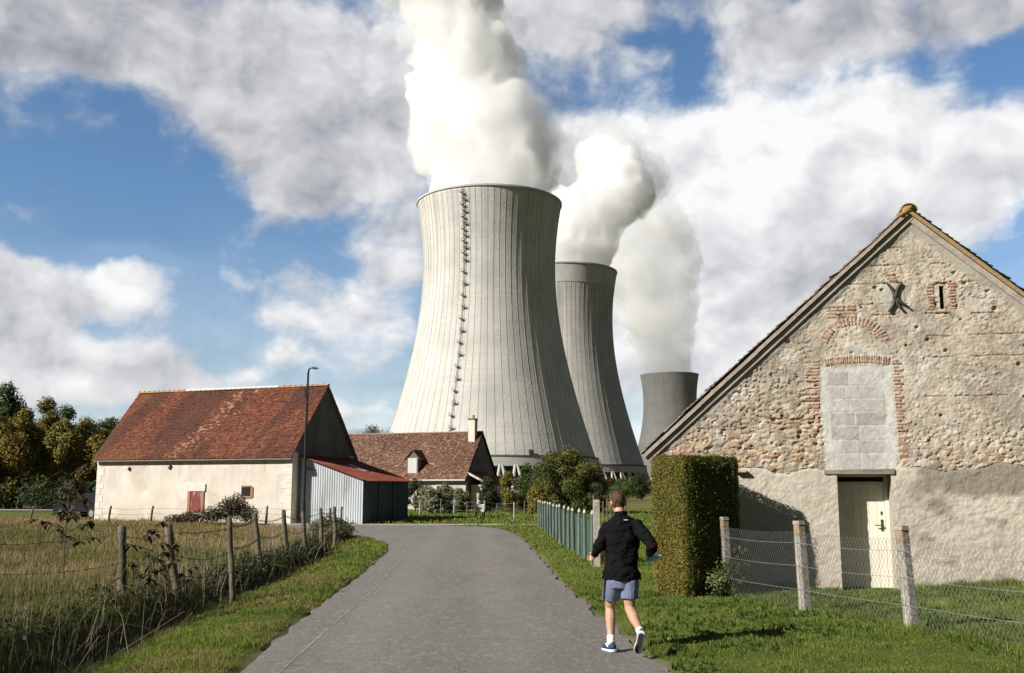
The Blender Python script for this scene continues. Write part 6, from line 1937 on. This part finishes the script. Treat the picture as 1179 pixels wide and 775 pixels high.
for i in range(len(tpc) - 1):
    a0, a1 = tpc[i]; b0, b1 = tpc[i + 1]
    side = Vector((-fdir.y, fdir.x, 0)) * -0.075
    L_ = (b0 - a0).length
    def mp(u, z):      # point in the panel, slightly sagging
        t = u / L_
        p = (a0.lerp(b0, t)) + (a1.lerp(b1, t) - a0.lerp(b0, t)) * (z / 1.30)
        return p + side + Vector((0, 0, -0.035 * 4 * t * (1 - t) * (z / MH))) + side * 0.35 * math.sin(3.1 * t) * math.sin(z * 2.4)
    m_ = MB()
    dm_ = 0.062
    nc = int(L_ / dm_); nr = int(MH / (dm_ * 0.95))
    rad = 0.0019 * (1 + 0.12 * i * 0)
    for k in range(nc + 1):
        pts = []
        for j in range(nr + 1):
            u = (k + (0.5 if j % 2 else -0.0)) * dm_ + dm_ * 0.25
            u = min(max(u, 0.02), L_ - 0.02)
            pts.append(mp(u, 0.03 + j * MH / nr))
        m_.tube(pts, rad, 3, cap=False)
        pts = []
        for j in range(nr + 1):
            u = (k + (-0.5 if j % 2 else 0.0)) * dm_ + dm_ * 0.25
            u = min(max(u, 0.02), L_ - 0.02)
            pts.append(mp(u, 0.03 + j * MH / nr))
        m_.tube(pts, rad, 3, cap=False)
    m_.build('chain_link_mesh', M_galv, clf, fix=False)
    w_ = MB()
    for z in (0.35, 0.68, 1.0):
        w_.tube([mp(L_ * t / 10, z) + side * 0.06 for t in range(11)], 0.0026, 5)
    w_.build('tension_wire', M_galv, clf)

# green roadside fence with pale pointed posts
M_gpost = plain('pale_green_post', (0.12, 0.15, 0.13), (0.085, 0.115, 0.10), 5, 0.8, dirt=(0.24, 0.27, 0.23), dirt_scale=4, dirt_amt=0.5, stretch=(1, 1, 0.4))
M_gslat = plain('faded_green_slat', (0.07, 0.115, 0.095), (0.05, 0.085, 0.07), 4, 0.8, stretch=(1, 1, 0.3), dirt=(0.14, 0.17, 0.12), dirt_scale=3, dirt_amt=0.5)
M_tip = plain('bleached_tip', (0.55, 0.54, 0.48), (0.42, 0.41, 0.36), 6, 0.9)
ga, gb = Vector((1.85, 22.9, 0)), Vector((1.24, 44.8, 0))
gf = thing('green_slat_fence', 'weathered green slatted fence with pale pointed posts right of the road', 'fence', ga)
gd = (gb - ga); gl_ = gd.length; gd.normalize(); gn = Vector((-gd.y, gd.x, 0))
NPOST = 15
for k in range(NPOST):
    c = gd * (gl_ * k / (NPOST - 1)) + gn * 0.05
    q = random.Random(k + 900)
    lean = Vector((q.uniform(-.02, .02), q.uniform(-.03, .03), 0)); H_ = 1.17 + q.uniform(-.03, .03)
    m_ = MB(); m_.tube([c + Vector((0, 0, -0.2)), c + lean * 0.5 + Vector((0, 0, H_ * .5)), c + lean + Vector((0, 0, H_))], [(0.042, 0.04)] * 3, 8, side=(1, 0, 0)); po = m_.build('post', M_gpost, gf)
    m_ = MB(); m_.tube([c + lean + Vector((0, 0, H_ + 0.002)), c + lean + Vector((0, 0, H_ + 0.03)), c + lean + Vector((0, 0, H_ + 0.09))], [(0.042, 0.04), (0.04, 0.036), (0.015, 0.012)], 8, side=(1, 0, 0)); m_.build('pointed_tip', M_tip, po)
    if k < NPOST - 1:
        m_ = MB(); nsl = 13
        for j in range(nsl):
            cc2 = c + gd * (gl_ / (NPOST - 1) * (j + 0.7) / (nsl + 0.6)) - gn * 0.05
            hh = 1.07 + q.uniform(-.05, .04)
            m_.box(cc2 + Vector((0, 0, hh / 2 - 0.03)), (0.012, 0.085, hh), Matrix.Rotation(math.atan2(gd.y, gd.x) - math.pi / 2 + q.uniform(-.1, .1), 3, 'Z'), jitter=0.003)
        m_.build('slat_panel', M_gslat, gf)
# lone concrete gatepost at its near end
cpx = Vector((1.86, 22.3, 0))
cp_o = thing('concrete_gatepost', 'square concrete post at the near end of the green fence', 'post', cpx)
m_ = MB(); m_.box((0, 0, 0.63), (0.128, 0.125, 1.66), jitter=0.006); m_.build('shaft', M_conc, cp_o)
m_ = MB(); m_.box((0, 0, 1.485), (0.138, 0.134, 0.05), jitter=0.006, taper=0.8); m_.build('cap', M_conc, cp_o)
# row of pale stakes behind the green fence
stk = thing('stake_fence', 'row of thin bare wooden stakes with wire behind the green fence', 'fence', (2.6, 33, 0))
prev = None
wi = MB()
for k in range(11):
    c = Vector((lerp(-0.0, 2.6, k / 10), lerp(-1.0, 12, k / 10), 0)); q = random.Random(k + 70)
    H_ = 1.42 + q.uniform(-.1, .16)
    m_ = MB(); m_.tube([c + Vector((0, 0, -.2)), c + Vector((q.uniform(-.03, .03), 0, H_))], [0.035, 0.026], 6); m_.build('stake', M_post, stk)
    if prev is not None:
        for z in (0.5, 0.85, 1.15): wi.tube([prev + Vector((0, 0, z)), c + Vector((0, 0, z))], 0.005, 4)
    prev = c
wi.build('wire', M_galv, stk)
# garden wire fence in front of the farmhouse
gp_ = [(484, 591, 575), (508, 591, 574), (523, 592, 576), (538, 593, 577), (558, 597, 576), (570, 594, 579), (592, 601, 578), (604, 597, 576)]
gf2 = thing('garden_wire_fence', 'low wire fence on thin stakes in front of the farmhouse garden', 'fence', (-3.5, 64, 0))
lastp = None; wi = MB()
for i, (px, by_, ty) in enumerate(gp_):
    x, y = on_ground(px, by_); y = min(y, 66.0); x = (px - 589.5) / F_PX * y * 0.993
    tp = at_depth(px + (3 if i == 5 else 0), ty, y)
    m_ = MB(); o3 = Vector((-3.5, 64, 0))
    m_.tube([Vector((x, y, -.2)) - o3, tp - o3], [0.055, 0.045], 7); m_.build('post', M_post if i % 2 else M_conc, gf2)
    if lastp is not None:
        for f_ in (0.35, 0.65, 0.92): wi.tube([Vector((*lastp[0], 0)).lerp(lastp[1], f_) - o3, Vector((x, y, 0)).lerp(tp, f_) - o3], 0.007, 4)
    lastp = ((x, y), tp)
wi.build('wire', M_galv, gf2)

# letter box on a stake by the garden fence
x, y = on_ground(552, 598)
lb = thing('letter_box', 'small white letter box on stakes in front of the garden fence', 'letter box', (x, y, 0))
M_wpaint = plain('white_paint', (0.78, 0.77, 0.73), (0.70, 0.69, 0.65), 4, 0.6)
m_ = MB(); m_.box((0, 0, 0.60), (0.50, 0.30, 0.36)); bo = m_.build('box', M_wpaint, lb)
m_ = MB(); m_.prism([Vector((-0.27, -0.18, 0.785)), Vector((0.27, -0.18, 0.785)), Vector((0.27, 0.17, 0.85)), Vector((-0.27, 0.17, 0.85))], (0, 0, 0.025)); m_.build('lid', M_wpaint, bo)
m_ = MB(); m_.box((0.02, -0.154, 0.64), (0.26, 0.012, 0.09)); m_.build('slot', M_iron, bo)
for sx_ in (-.18, .18):
    m_ = MB(); m_.box((sx_, 0.05, 0.18), (0.07, 0.07, 0.48)); m_.build('leg', M_post, lb)

# street lamp
lpx, lpy = -10.15, 49.2
lamp = thing('street_lamp', 'slim black street lamp with short arm beside the corrugated shed', 'street lamp', (lpx, lpy, 0))
M_black = plain('black_lacquer', (0.022, 0.022, 0.024), (0.03, 0.03, 0.032), 3, 0.45)
m_ = MB(); m_.tube([(0, 0, -0.1), (0, 0, 1.2), (0, 0, 1.25), (0, 0, 4.5), (0.02, 0, 7.45), (0.05, 0, 7.62), (0.14, 0, 7.70), (0.22, 0, 7.70)], [0.10, 0.10, 0.075, 0.065, 0.05, 0.045, 0.04, 0.035], 10); m_.build('pole', M_black, lamp)
m_ = MB(); m_.tube([(0.12, 0, 7.70), (0.22, 0, 7.715), (0.40, 0, 7.70), (0.52, 0, 7.66)], [(0.05, 0.03), (0.11, 0.055), (0.11, 0.05), (0.06, 0.02)], 12, side=(0, 1, 0)); hd_ = m_.build('lamp_head', plain('lamp_grey', (0.22, 0.23, 0.24), None, 3, 0.4), lamp)
m_ = MB(); m_.box((0.34, 0, 7.645), (0.22, 0.13, 0.012)); m_.build('lens', plain('lamp_lens', (0.6, 0.62, 0.62), None, 3, 0.2), hd_)
m_ = MB(); m_.box((0.0, -0.08, 6.45), (0.20, 0.10, 0.42)); m_.build('cable_box', M_black, lamp)

# dark parked car beside the barn
M_car = plain('dark_car_paint', (0.012, 0.013, 0.016), (0.015, 0.016, 0.02), 2, 0.25, spec=0.5)
M_glass = plain('car_glass', (0.02, 0.022, 0.025), None, 2, 0.08, spec=0.8)
M_tyre = plain('tyre', (0.02, 0.02, 0.02), None, 4, 0.9)
car = thing('parked_car', 'black parked car half hidden behind the left corner of the long barn', 'car', (-24.8, 59.2, 0.06), R(-28))
side_prof = [(-2.05, 0.38), (-2.1, 0.62), (-2.02, 0.82), (-1.35, 0.92), (-0.55, 0.95), (0.0, 0.97), (1.2, 0.97), (1.95, 0.95), (2.08, 0.75), (2.08, 0.40)]
m_ = MB()
wy = 0.86
nP = len(side_prof)
rings = []
for yy_, ins, zin in ((-wy, 0.05, 0.03), (-wy + 0.06, 0.0, 0.0), (wy - 0.06, 0.0, 0.0), (wy, 0.05, 0.03)):
    rings.append([Vector((x_ * (1 - ins * 0.4), yy_, z_ - (zin if z_ > 0.6 else 0))) for x_, z_ in side_prof])
vs = [v_ for r_ in rings for v_ in r_]
fs = [(i * nP + k, i * nP + (k + 1) % nP, (i + 1) * nP + (k + 1) % nP, (i + 1) * nP + k) for i in range(3) for k in range(nP)] + [tuple(range(nP)), tuple(reversed(range(3 * nP, 4 * nP)))]
m_.add(vs, fs); body = m_.build('body', M_car, car)
cab = [(-0.75, 0.955), (-0.05, 1.40), (0.35, 1.45), (1.35, 1.43), (1.95, 0.96)]
m_ = MB(); n5 = len(cab)
vs = [Vector((x_, s_ * lerp(0.80, 0.62, (z_ - 0.95) / 0.5), z_)) for s_ in (-1, 1) for x_, z_ in cab]
m_.add(vs, [(k, k + 1, n5 + k + 1, n5 + k) for k in range(n5 - 1)] + [tuple(range(n5)), tuple(reversed(range(n5, 2 * n5)))])
gh = m_.build('windows', M_glass, car)
m_ = MB(); m_.prism([Vector((-0.02, -0.60, 1.41)), Vector((0.35, -0.60, 1.462)), Vector((1.35, -0.60, 1.442)), Vector((1.40, -.60, 1.40)), Vector((0.0, -.60, 1.37))], (0, 1.20, 0)); m_.build('roof', M_car, car)
for wx in (-1.3, 1.3):
    for s_ in (-1, 1):
        m_ = MB(); m_.tube([(wx, s_ * 0.70, 0.31), (wx, s_ * 0.88, 0.31)], 0.31, 18); w_ = m_.build('wheel', M_tyre, car)
        m_ = MB(); m_.tube([(wx, s_ * 0.882, 0.31), (wx, s_ * 0.892, 0.31)], 0.19, 14); m_.build('rim', M_galv, w_)
for s_ in (-1, 1):
    m_ = MB(); m_.box((-2.06, s_ * 0.62, 0.70), (0.08, 0.34, 0.13)); m_.build('headlight', plain('lamp_glass', (0.5, 0.5, 0.5), None, 3, 0.2), car)
# ------------------------------------------------------------------ the running man
M_skin = plain('skin', (0.50, 0.30, 0.21), (0.43, 0.245, 0.165), 14, 0.5, spec=0.35)
M_hair = plain('brown_hair', (0.055, 0.028, 0.014), (0.10, 0.052, 0.026), 55, 0.55, bump=0.9, bump_scale=130, stretch=(1, 1, 0.35), bdist=0.01)
M_jack = plain('black_jacket', (0.0045, 0.0045, 0.005), (0.008, 0.008, 0.0085), 20, 0.85, spec=0.08, bump=0.25, bump_scale=35, bdist=0.01)
M_short = plain('heather_blue_shorts', (0.17, 0.20, 0.29), (0.12, 0.145, 0.22), 150, 0.9, bump=0.3, bump_scale=30, bdist=0.01)
M_shortd = plain('dark_side_panel', (0.02, 0.024, 0.04), None, 30, 0.9)
M_sock = plain('white_sock', (0.78, 0.76, 0.74), (0.68, 0.66, 0.64), 60, 0.9)
M_shoe = plain('navy_shoe_mesh', (0.020, 0.045, 0.10), (0.03, 0.065, 0.13), 90, 0.7, bump=0.3, bump_scale=200)
M_sole = plain('white_midsole', (0.80, 0.80, 0.80), (0.70, 0.70, 0.71), 20, 0.6)
M_tread = plain('dark_tread', (0.03, 0.032, 0.04), (0.05, 0.05, 0.06), 60, 0.8)
fx, fy = on_ground(703, 752)
run = thing('person', 'man jogging along the road edge in black jacket and grey blue shorts, seen from behind', 'person', (fx, fy, 0))
RO = Vector((fx, fy, 0))
Yb = fy
def J(px, py, dy): return at_depth(px, py, Yb + dy) - RO
hipL, hipR = J(705.5, 671, 0.10), J(725.5, 671, 0.06)
kneeL, kneeR = J(702.5, 700, 0.20), J(725, 701, 0.05)
ankL, ankR = J(703.5, 740, 0.03), J(738.5, 730, -0.34)
pel = J(715.5, 667, 0.09); waist = J(715.5, 650, 0.11); chest = J(716, 622, 0.15); upch = J(715.5, 606, 0.17)
neckb, neckt = J(714, 594, 0.17), J(712.5, 585, 0.20)
headc = J(712, 578.5, 0.23)
shL, shR = J(699, 607.5, 0.20), J(734, 605.5, 0.10)
elL, elR = J(690.5, 628, 0.10), J(751, 628.5, -0.12)
wrL, wrR = J(684, 638.5, 0.32), J(747.5, 638, 0.14)
XA = (1, 0, 0)
def limb(m_, pts, rad, seg=14): m_.tube(pts, rad, seg, side=XA)
def mids(a, b2, bow=(0, 0, 0)):
    m0 = a.lerp(b2, 0.5) + Vector(bow)
    return m0
def leg_chain(h, k, a, ext=0.0, grow=0.0):
    th = k - h; sh_ = a - k
    pts = [h + Vector((0, 0, 0.04)), h.lerp(k, 0.25), h.lerp(k, 0.6), h.lerp(k, 0.9), k, k.lerp(a, 0.12), k.lerp(a, 0.32) + Vector((0, -0.014, 0)), k.lerp(a, 0.6), k.lerp(a, 0.88), a]
    rad = [0.088, 0.086, 0.071, 0.058, 0.056, 0.054, 0.059, 0.046, 0.036, 0.038]
    return pts, [r_ + grow for r_ in rad]
bd = MB()
for h, k, a in ((hipL, kneeL, ankL), (hipR, kneeR, ankR)):
    p_, r_ = leg_chain(h, k, a); limb(bd, p_, r_)
    bd.ball(a + Vector((0, 0, -0.01)), 0.042, 10, 8)
bd.tube([pel + Vector((0, 0, -.06)), pel, waist, chest, upch, upch.lerp(neckb, .7)], [(0.10, 0.09), (0.15, 0.105), (0.135, 0.09), (0.165, 0.105), (0.155, 0.095), (0.07, 0.06)], 18, side=XA)
limb(bd, [upch, neckb, neckt, headc + Vector((0, -.01, -.02))], [0.075, 0.064, 0.058, 0.058])
# head with jaw, nose and ears
hd = (headc + Vector((0, 0, 0.0)))
bd.ball(hd + Vector((0, -0.012, 0.026)), (0.074, 0.092, 0.088), 18, 14)
bd.tube([hd + Vector((0, 0.02, 0.03)), hd + Vector((0, 0.035, -0.04)), hd + Vector((0, 0.045, -0.10))], [(0.068, 0.075), (0.062, 0.066), (0.036, 0.034)], 14, side=XA)
bd.ball(hd + Vector((0, 0.108, -0.022)), (0.014, 0.020, 0.024), 10, 8)
bd.ball(hd + Vector((0, 0.092, -0.062)), (0.026, 0.014, 0.010), 10, 8)
for s_ in (-1, 1):
    bd.ball(hd + Vector((s_ * 0.081, 0.002, -0.012)), (0.012, 0.022, 0.034), 10, 8)
    bd.ball(hd + Vector((s_ * 0.032, 0.088, 0.002)), (0.017, 0.014, 0.010), 8, 6)
# arms
def arm(sh, el_, wr, grow=0.0, m_=None):
    m_ = m_ or bd
    limb(m_, [sh, sh.lerp(el_, .35), sh.lerp(el_, .75), el_, el_.lerp(wr, .25), el_.lerp(wr, .7), wr], [x + grow for x in (0.058, 0.055, 0.046, 0.044, 0.046, 0.036, 0.029)], 12)
arm(shL, elL, wrL); arm(shR, elR, wrR)
def hand(wr, el_, sgn):
    d = (wr - el_).normalized()
    up = Vector((0, 0, 1)); up = (up - d * up.dot(d)).normalized()
    sd = d.cross(up) * sgn        # palm normal, toward the body
    c = wr + d * 0.055
    bd.tube([wr - d * 0.01, wr + d * 0.03, wr + d * 0.085], [(0.030, 0.022), (0.040, 0.020), (0.041, 0.017)], 12, side=up)
    for i, (ln, oz) in enumerate(((0.072, 0.030), (0.080, 0.010), (0.076, -0.010), (0.060, -0.029))):
        k0 = wr + d * 0.080 + up * oz
        k1 = k0 + d * (ln * 0.42) + sd * 0.010
        k2 = k1 + d * (ln * 0.10) + sd * (ln * 0.42)
        k3 = k2 - d * (ln * 0.30) + sd * 0.008
        bd.tube([k0 - d * 0.02, k0, k1, k2, k3], [0.010, 0.0105, 0.0095, 0.009, 0.008], 8)
    t0 = wr + d * 0.025 + up * 0.028
    bd.tube([t0, t0 + d * 0.03 + up * 0.018 + sd * 0.012, t0 + d * 0.055 + up * 0.014 + sd * 0.030], [0.014, 0.012, 0.009], 8)
    return c, d, up, sd
hL = hand(wrL, elL, -1); hR = hand(wrR, elR, 1)
body = remeshed(bd, 'body', 0.008, 3, M_skin, run)

def wrinkle(o, amp, fn):
    me = o.data; n = len(me.vertices)
    co = np.empty(n * 3, np.float32); no = np.empty(n * 3, np.float32)
    me.vertices.foreach_get('co', co); me.vertices.foreach_get('normal', no)
    co = co.reshape(-1, 3); no = no.reshape(-1, 3)
    co += no * (fn(co) * amp)[:, None]
    me.vertices.foreach_set('co', co.ravel()); me.update()
# jacket
jk = MB()
hem = J(715.5, 666, 0.09)
jk.tube([hem + Vector((0, 0, -0.005)), hem + Vector((0, 0, 0.05)), waist, waist.lerp(chest, .5), chest, upch, upch.lerp(neckb, 0.55), neckb + Vector((0, 0.0, 0.005))],
        [(0.212, 0.158), (0.208, 0.156), (0.182, 0.138), (0.182, 0.135), (0.200, 0.140), (0.200, 0.130), (0.150, 0.105), (0.080, 0.080)], 24, side=XA)
jk.tube([neckb + Vector((0, 0, -0.03)), neckb + Vector((0, 0.004, 0.055))], [(0.082, 0.08), (0.070, 0.070)], 16, side=XA)
for sh, el_, wr in ((shL, elL, wrL), (shR, elR, wrR)):
    limb(jk, [upch.lerp(sh, .55), sh, sh.lerp(el_, .4), sh.lerp(el_, .85), el_, el_.lerp(wr, .2), el_.lerp(wr, .65), el_.lerp(wr, .93)], [0.085, 0.070, 0.068, 0.062, 0.060, 0.060, 0.050, 0.042], 14)
jacket = remeshed(jk, 'jacket', 0.009, 3, M_jack, run)
wrinkle(jacket, 0.016, lambda c_: (np.abs(fbm(c_[:, 0] * 5 + c_[:, 2] * 5, c_[:, 2] * 11 - c_[:, 0] * 5, 3, 3) - 0.5) * -4 + 0.6))
lg = MB()
zc_ = J(721, 597.5, 0.0)
lg.box((zc_.x, upch.y - 0.124, zc_.z - 0.012), (0.046, 0.006, 0.010))
lg.build('chest_logo_mark', plain('pale_print', (0.55, 0.55, 0.56), None, 3, 0.6), jacket)
# shorts
sh_ = MB()
sh_.tube([pel + Vector((0, 0, 0.05)), pel + Vector((0, 0, -0.02)), pel + Vector((0, 0, -0.09))], [(0.175, 0.115), (0.190, 0.128), (0.17, 0.12)], 20, side=XA)
for h, k, oy in ((hipL, kneeL, 0.0), (hipR, kneeR, 0.0)):
    d = (k - h)
    limb(sh_, [h + Vector((0, 0, 0.03)), h + d * 0.30, h + d * 0.62], [(0.098, 0.112), (0.099, 0.112), (0.096, 0.108)], 16)
shorts = remeshed(sh_, 'shorts', 0.009, 2, M_short, run)
wrinkle(shorts, 0.010, lambda c_: (fbm(c_[:, 0] * 16, c_[:, 2] * 5, 7, 3) - 0.5) * 2)
sp_ = MB()
p0 = hipL + Vector((-0.088, -0.058, 0.05)); 
sp_.tube([p0 + Vector((0, 0, 0)), hipL.lerp(kneeL, .3) + Vector((-0.086, -0.062, 0)), hipL.lerp(kneeL, .60) + Vector((-0.082, -0.062, 0))], [(0.016, 0.014)] * 3, 8)
sp_.build('side_panel', M_shortd, shorts)
# hair: cropped cap over crown and nape
hr = MB()
hr.ball(hd + Vector((0, -0.020, 0.040)), (0.083, 0.096, 0.088), 18, 14)
hr.ball(hd + Vector((0, 0.03, 0.085)), (0.070, 0.075, 0.050), 14, 10)
hr.tube([hd + Vector((0, -0.035, 0.02)), hd + Vector((0, -0.045, -0.03)), hd + Vector((0, -0.040, -0.075))], [(0.080, 0.062), (0.070, 0.046), (0.052, 0.030)], 14, side=XA)
hair = remeshed(hr, 'hair', 0.009, 1, M_hair, run)
wrinkle(hair, 0.010, lambda c_: (fbm(c_[:, 0] * 60, c_[:, 2] * 45 + c_[:, 1] * 20, 9, 3) - 0.5) * 2)
# socks and shoes
def shoe(ank, fwd, up, tag_):
    fwd = Vector(fwd).normalized(); up = Vector(up); up = (up - fwd * up.dot(fwd)).normalized(); sd = up.cross(fwd)
    M3 = Matrix((fwd, sd, up)).transposed()
    org_ = ank - up * 0.088 - fwd * 0.045
    T = lambda p: org_ + M3 @ Vector(p)
    n = 12
    prof = [(-0.035, .022, .055, .06), (-.02, .036, .075, .05), (0.03, .040, .085, .03), (0.08, .040, .080, .02), (0.13, .043, .062, .015), (0.18, .048, .052, .012), (0.215, .042, .042, .012), (0.243, .022, .030, .014)]
    up_m = MB(); rings = []
    for x_, w, h, z0 in prof:
        rings.append([T((x_, w * math.cos(a), max(0.022, 0.022 + h * max(0, math.sin(a)) ** 0.8))) for a in [2 * math.pi * k / 14 for k in range(14)]])
    vs = [v_ for r_ in rings for v_ in r_]
    fs = [(i * 14 + k, i * 14 + (k + 1) % 14, (i + 1) * 14 + (k + 1) % 14, (i + 1) * 14 + k) for i in range(len(rings) - 1) for k in range(14)] + [tuple(range(14)), tuple((len(rings) - 1) * 14 + k for k in range(14))]
    up_m.add(vs, fs)
    so_ = up_m.build('shoe', M_shoe, run, smooth=True)
    ol = [(-.048, 0), (-.042, .026), (-.015, .040), (.04, .040), (.10, .038), (.16, .048), (.205, .047), (.238, .030), (.256, 0)]
    ol = ol + [(x_, -y_) for x_, y_ in reversed(ol[1:-1])]
    def slab(z0, z1, inset, name, mat, par, bev=0.004):
        m_ = MB()
        k = len(ol)
        lv = [(z0, inset + bev), (z0 + bev, inset), (z1 - bev, inset), (z1, inset + bev)]
        vs = []
        for z_, ins in lv:
            for x_, y_ in ol:
                cx_ = 0.105
                vs.append(T((cx_ + (x_ - cx_) * (1 - ins / 0.13), y_ * (1 - ins / 0.045), z_ + 0.022 * max(0, (x_ - 0.19) / 0.07) ** 2)))
        fs = [(i * k + j, i * k + (j + 1) % k, (i + 1) * k + (j + 1) % k, (i + 1) * k + j) for i in range(3) for j in range(k)] + [tuple(reversed(range(k))), tuple(3 * k + j for j in range(k))]
        m_.add(vs, fs); return m_.build(name, mat, par)
    slab(-0.004, 0.024, 0.0, 'midsole', M_sole, so_)
    slab(-0.011, -0.003, 0.013, 'tread', M_tread, so_, 0.002)
    m_ = MB()
    m_.prism([T((0.03, -0.044, 0.045)), T((0.05, -0.043, 0.045)), T((0.10, -0.041, 0.075)), T((0.08, -0.041, 0.08))], T((0, .088, 0)) - T((0, 0, 0)))
    m_.build('side_stripe', M_sole, so_)
    return so_
shoe(ankL + Vector((0, 0, 0.0)), (-0.30, 0.95, -0.06), (0, 0.06, 1), 'l')
shoe(ankR, (-0.12, 0.50, -0.86), (0.22, 0.84, 0.45), 'r')
for k, a in ((kneeL, ankL), (kneeR, ankR)):
    d = (a - k).normalized()
    m_ = MB(); limb(m_, [a - d * 0.075, a - d * 0.03, a + d * 0.005, a + d * 0.03], [0.044, 0.043, 0.046, 0.044], 14); m_.build('sock', M_sock, run, smooth=True)
# light blue bottle in his right hand
c, d, up, sd_h = hR
bt = thing('drinking_bottle', 'small light blue drinking bottle held in the jogger\'s right hand', 'bottle', RO + c + d * 0.03 + sd_h * 0.01 + Vector((0.035, -0.02, -0.02)))
m_ = MB(); ax = Vector((0.92, 0.0, 0.25)).normalized()
m_.tube([ax * -0.075, ax * -0.07, ax * 0.05, ax * 0.062, ax * 0.07], [0.024, 0.030, 0.030, 0.020, 0.014], 14); m_.build('flask', plain('blue_plastic', (0.22, 0.62, 0.85), (0.18, 0.54, 0.78), 8, 0.35), bt, smooth=True)
m_ = MB(); m_.tube([ax * 0.068, ax * 0.095], [0.016, 0.014], 12); m_.build('cap', plain('pale_blue_cap', (0.45, 0.62, 0.72), None, 5, 0.4), bt)
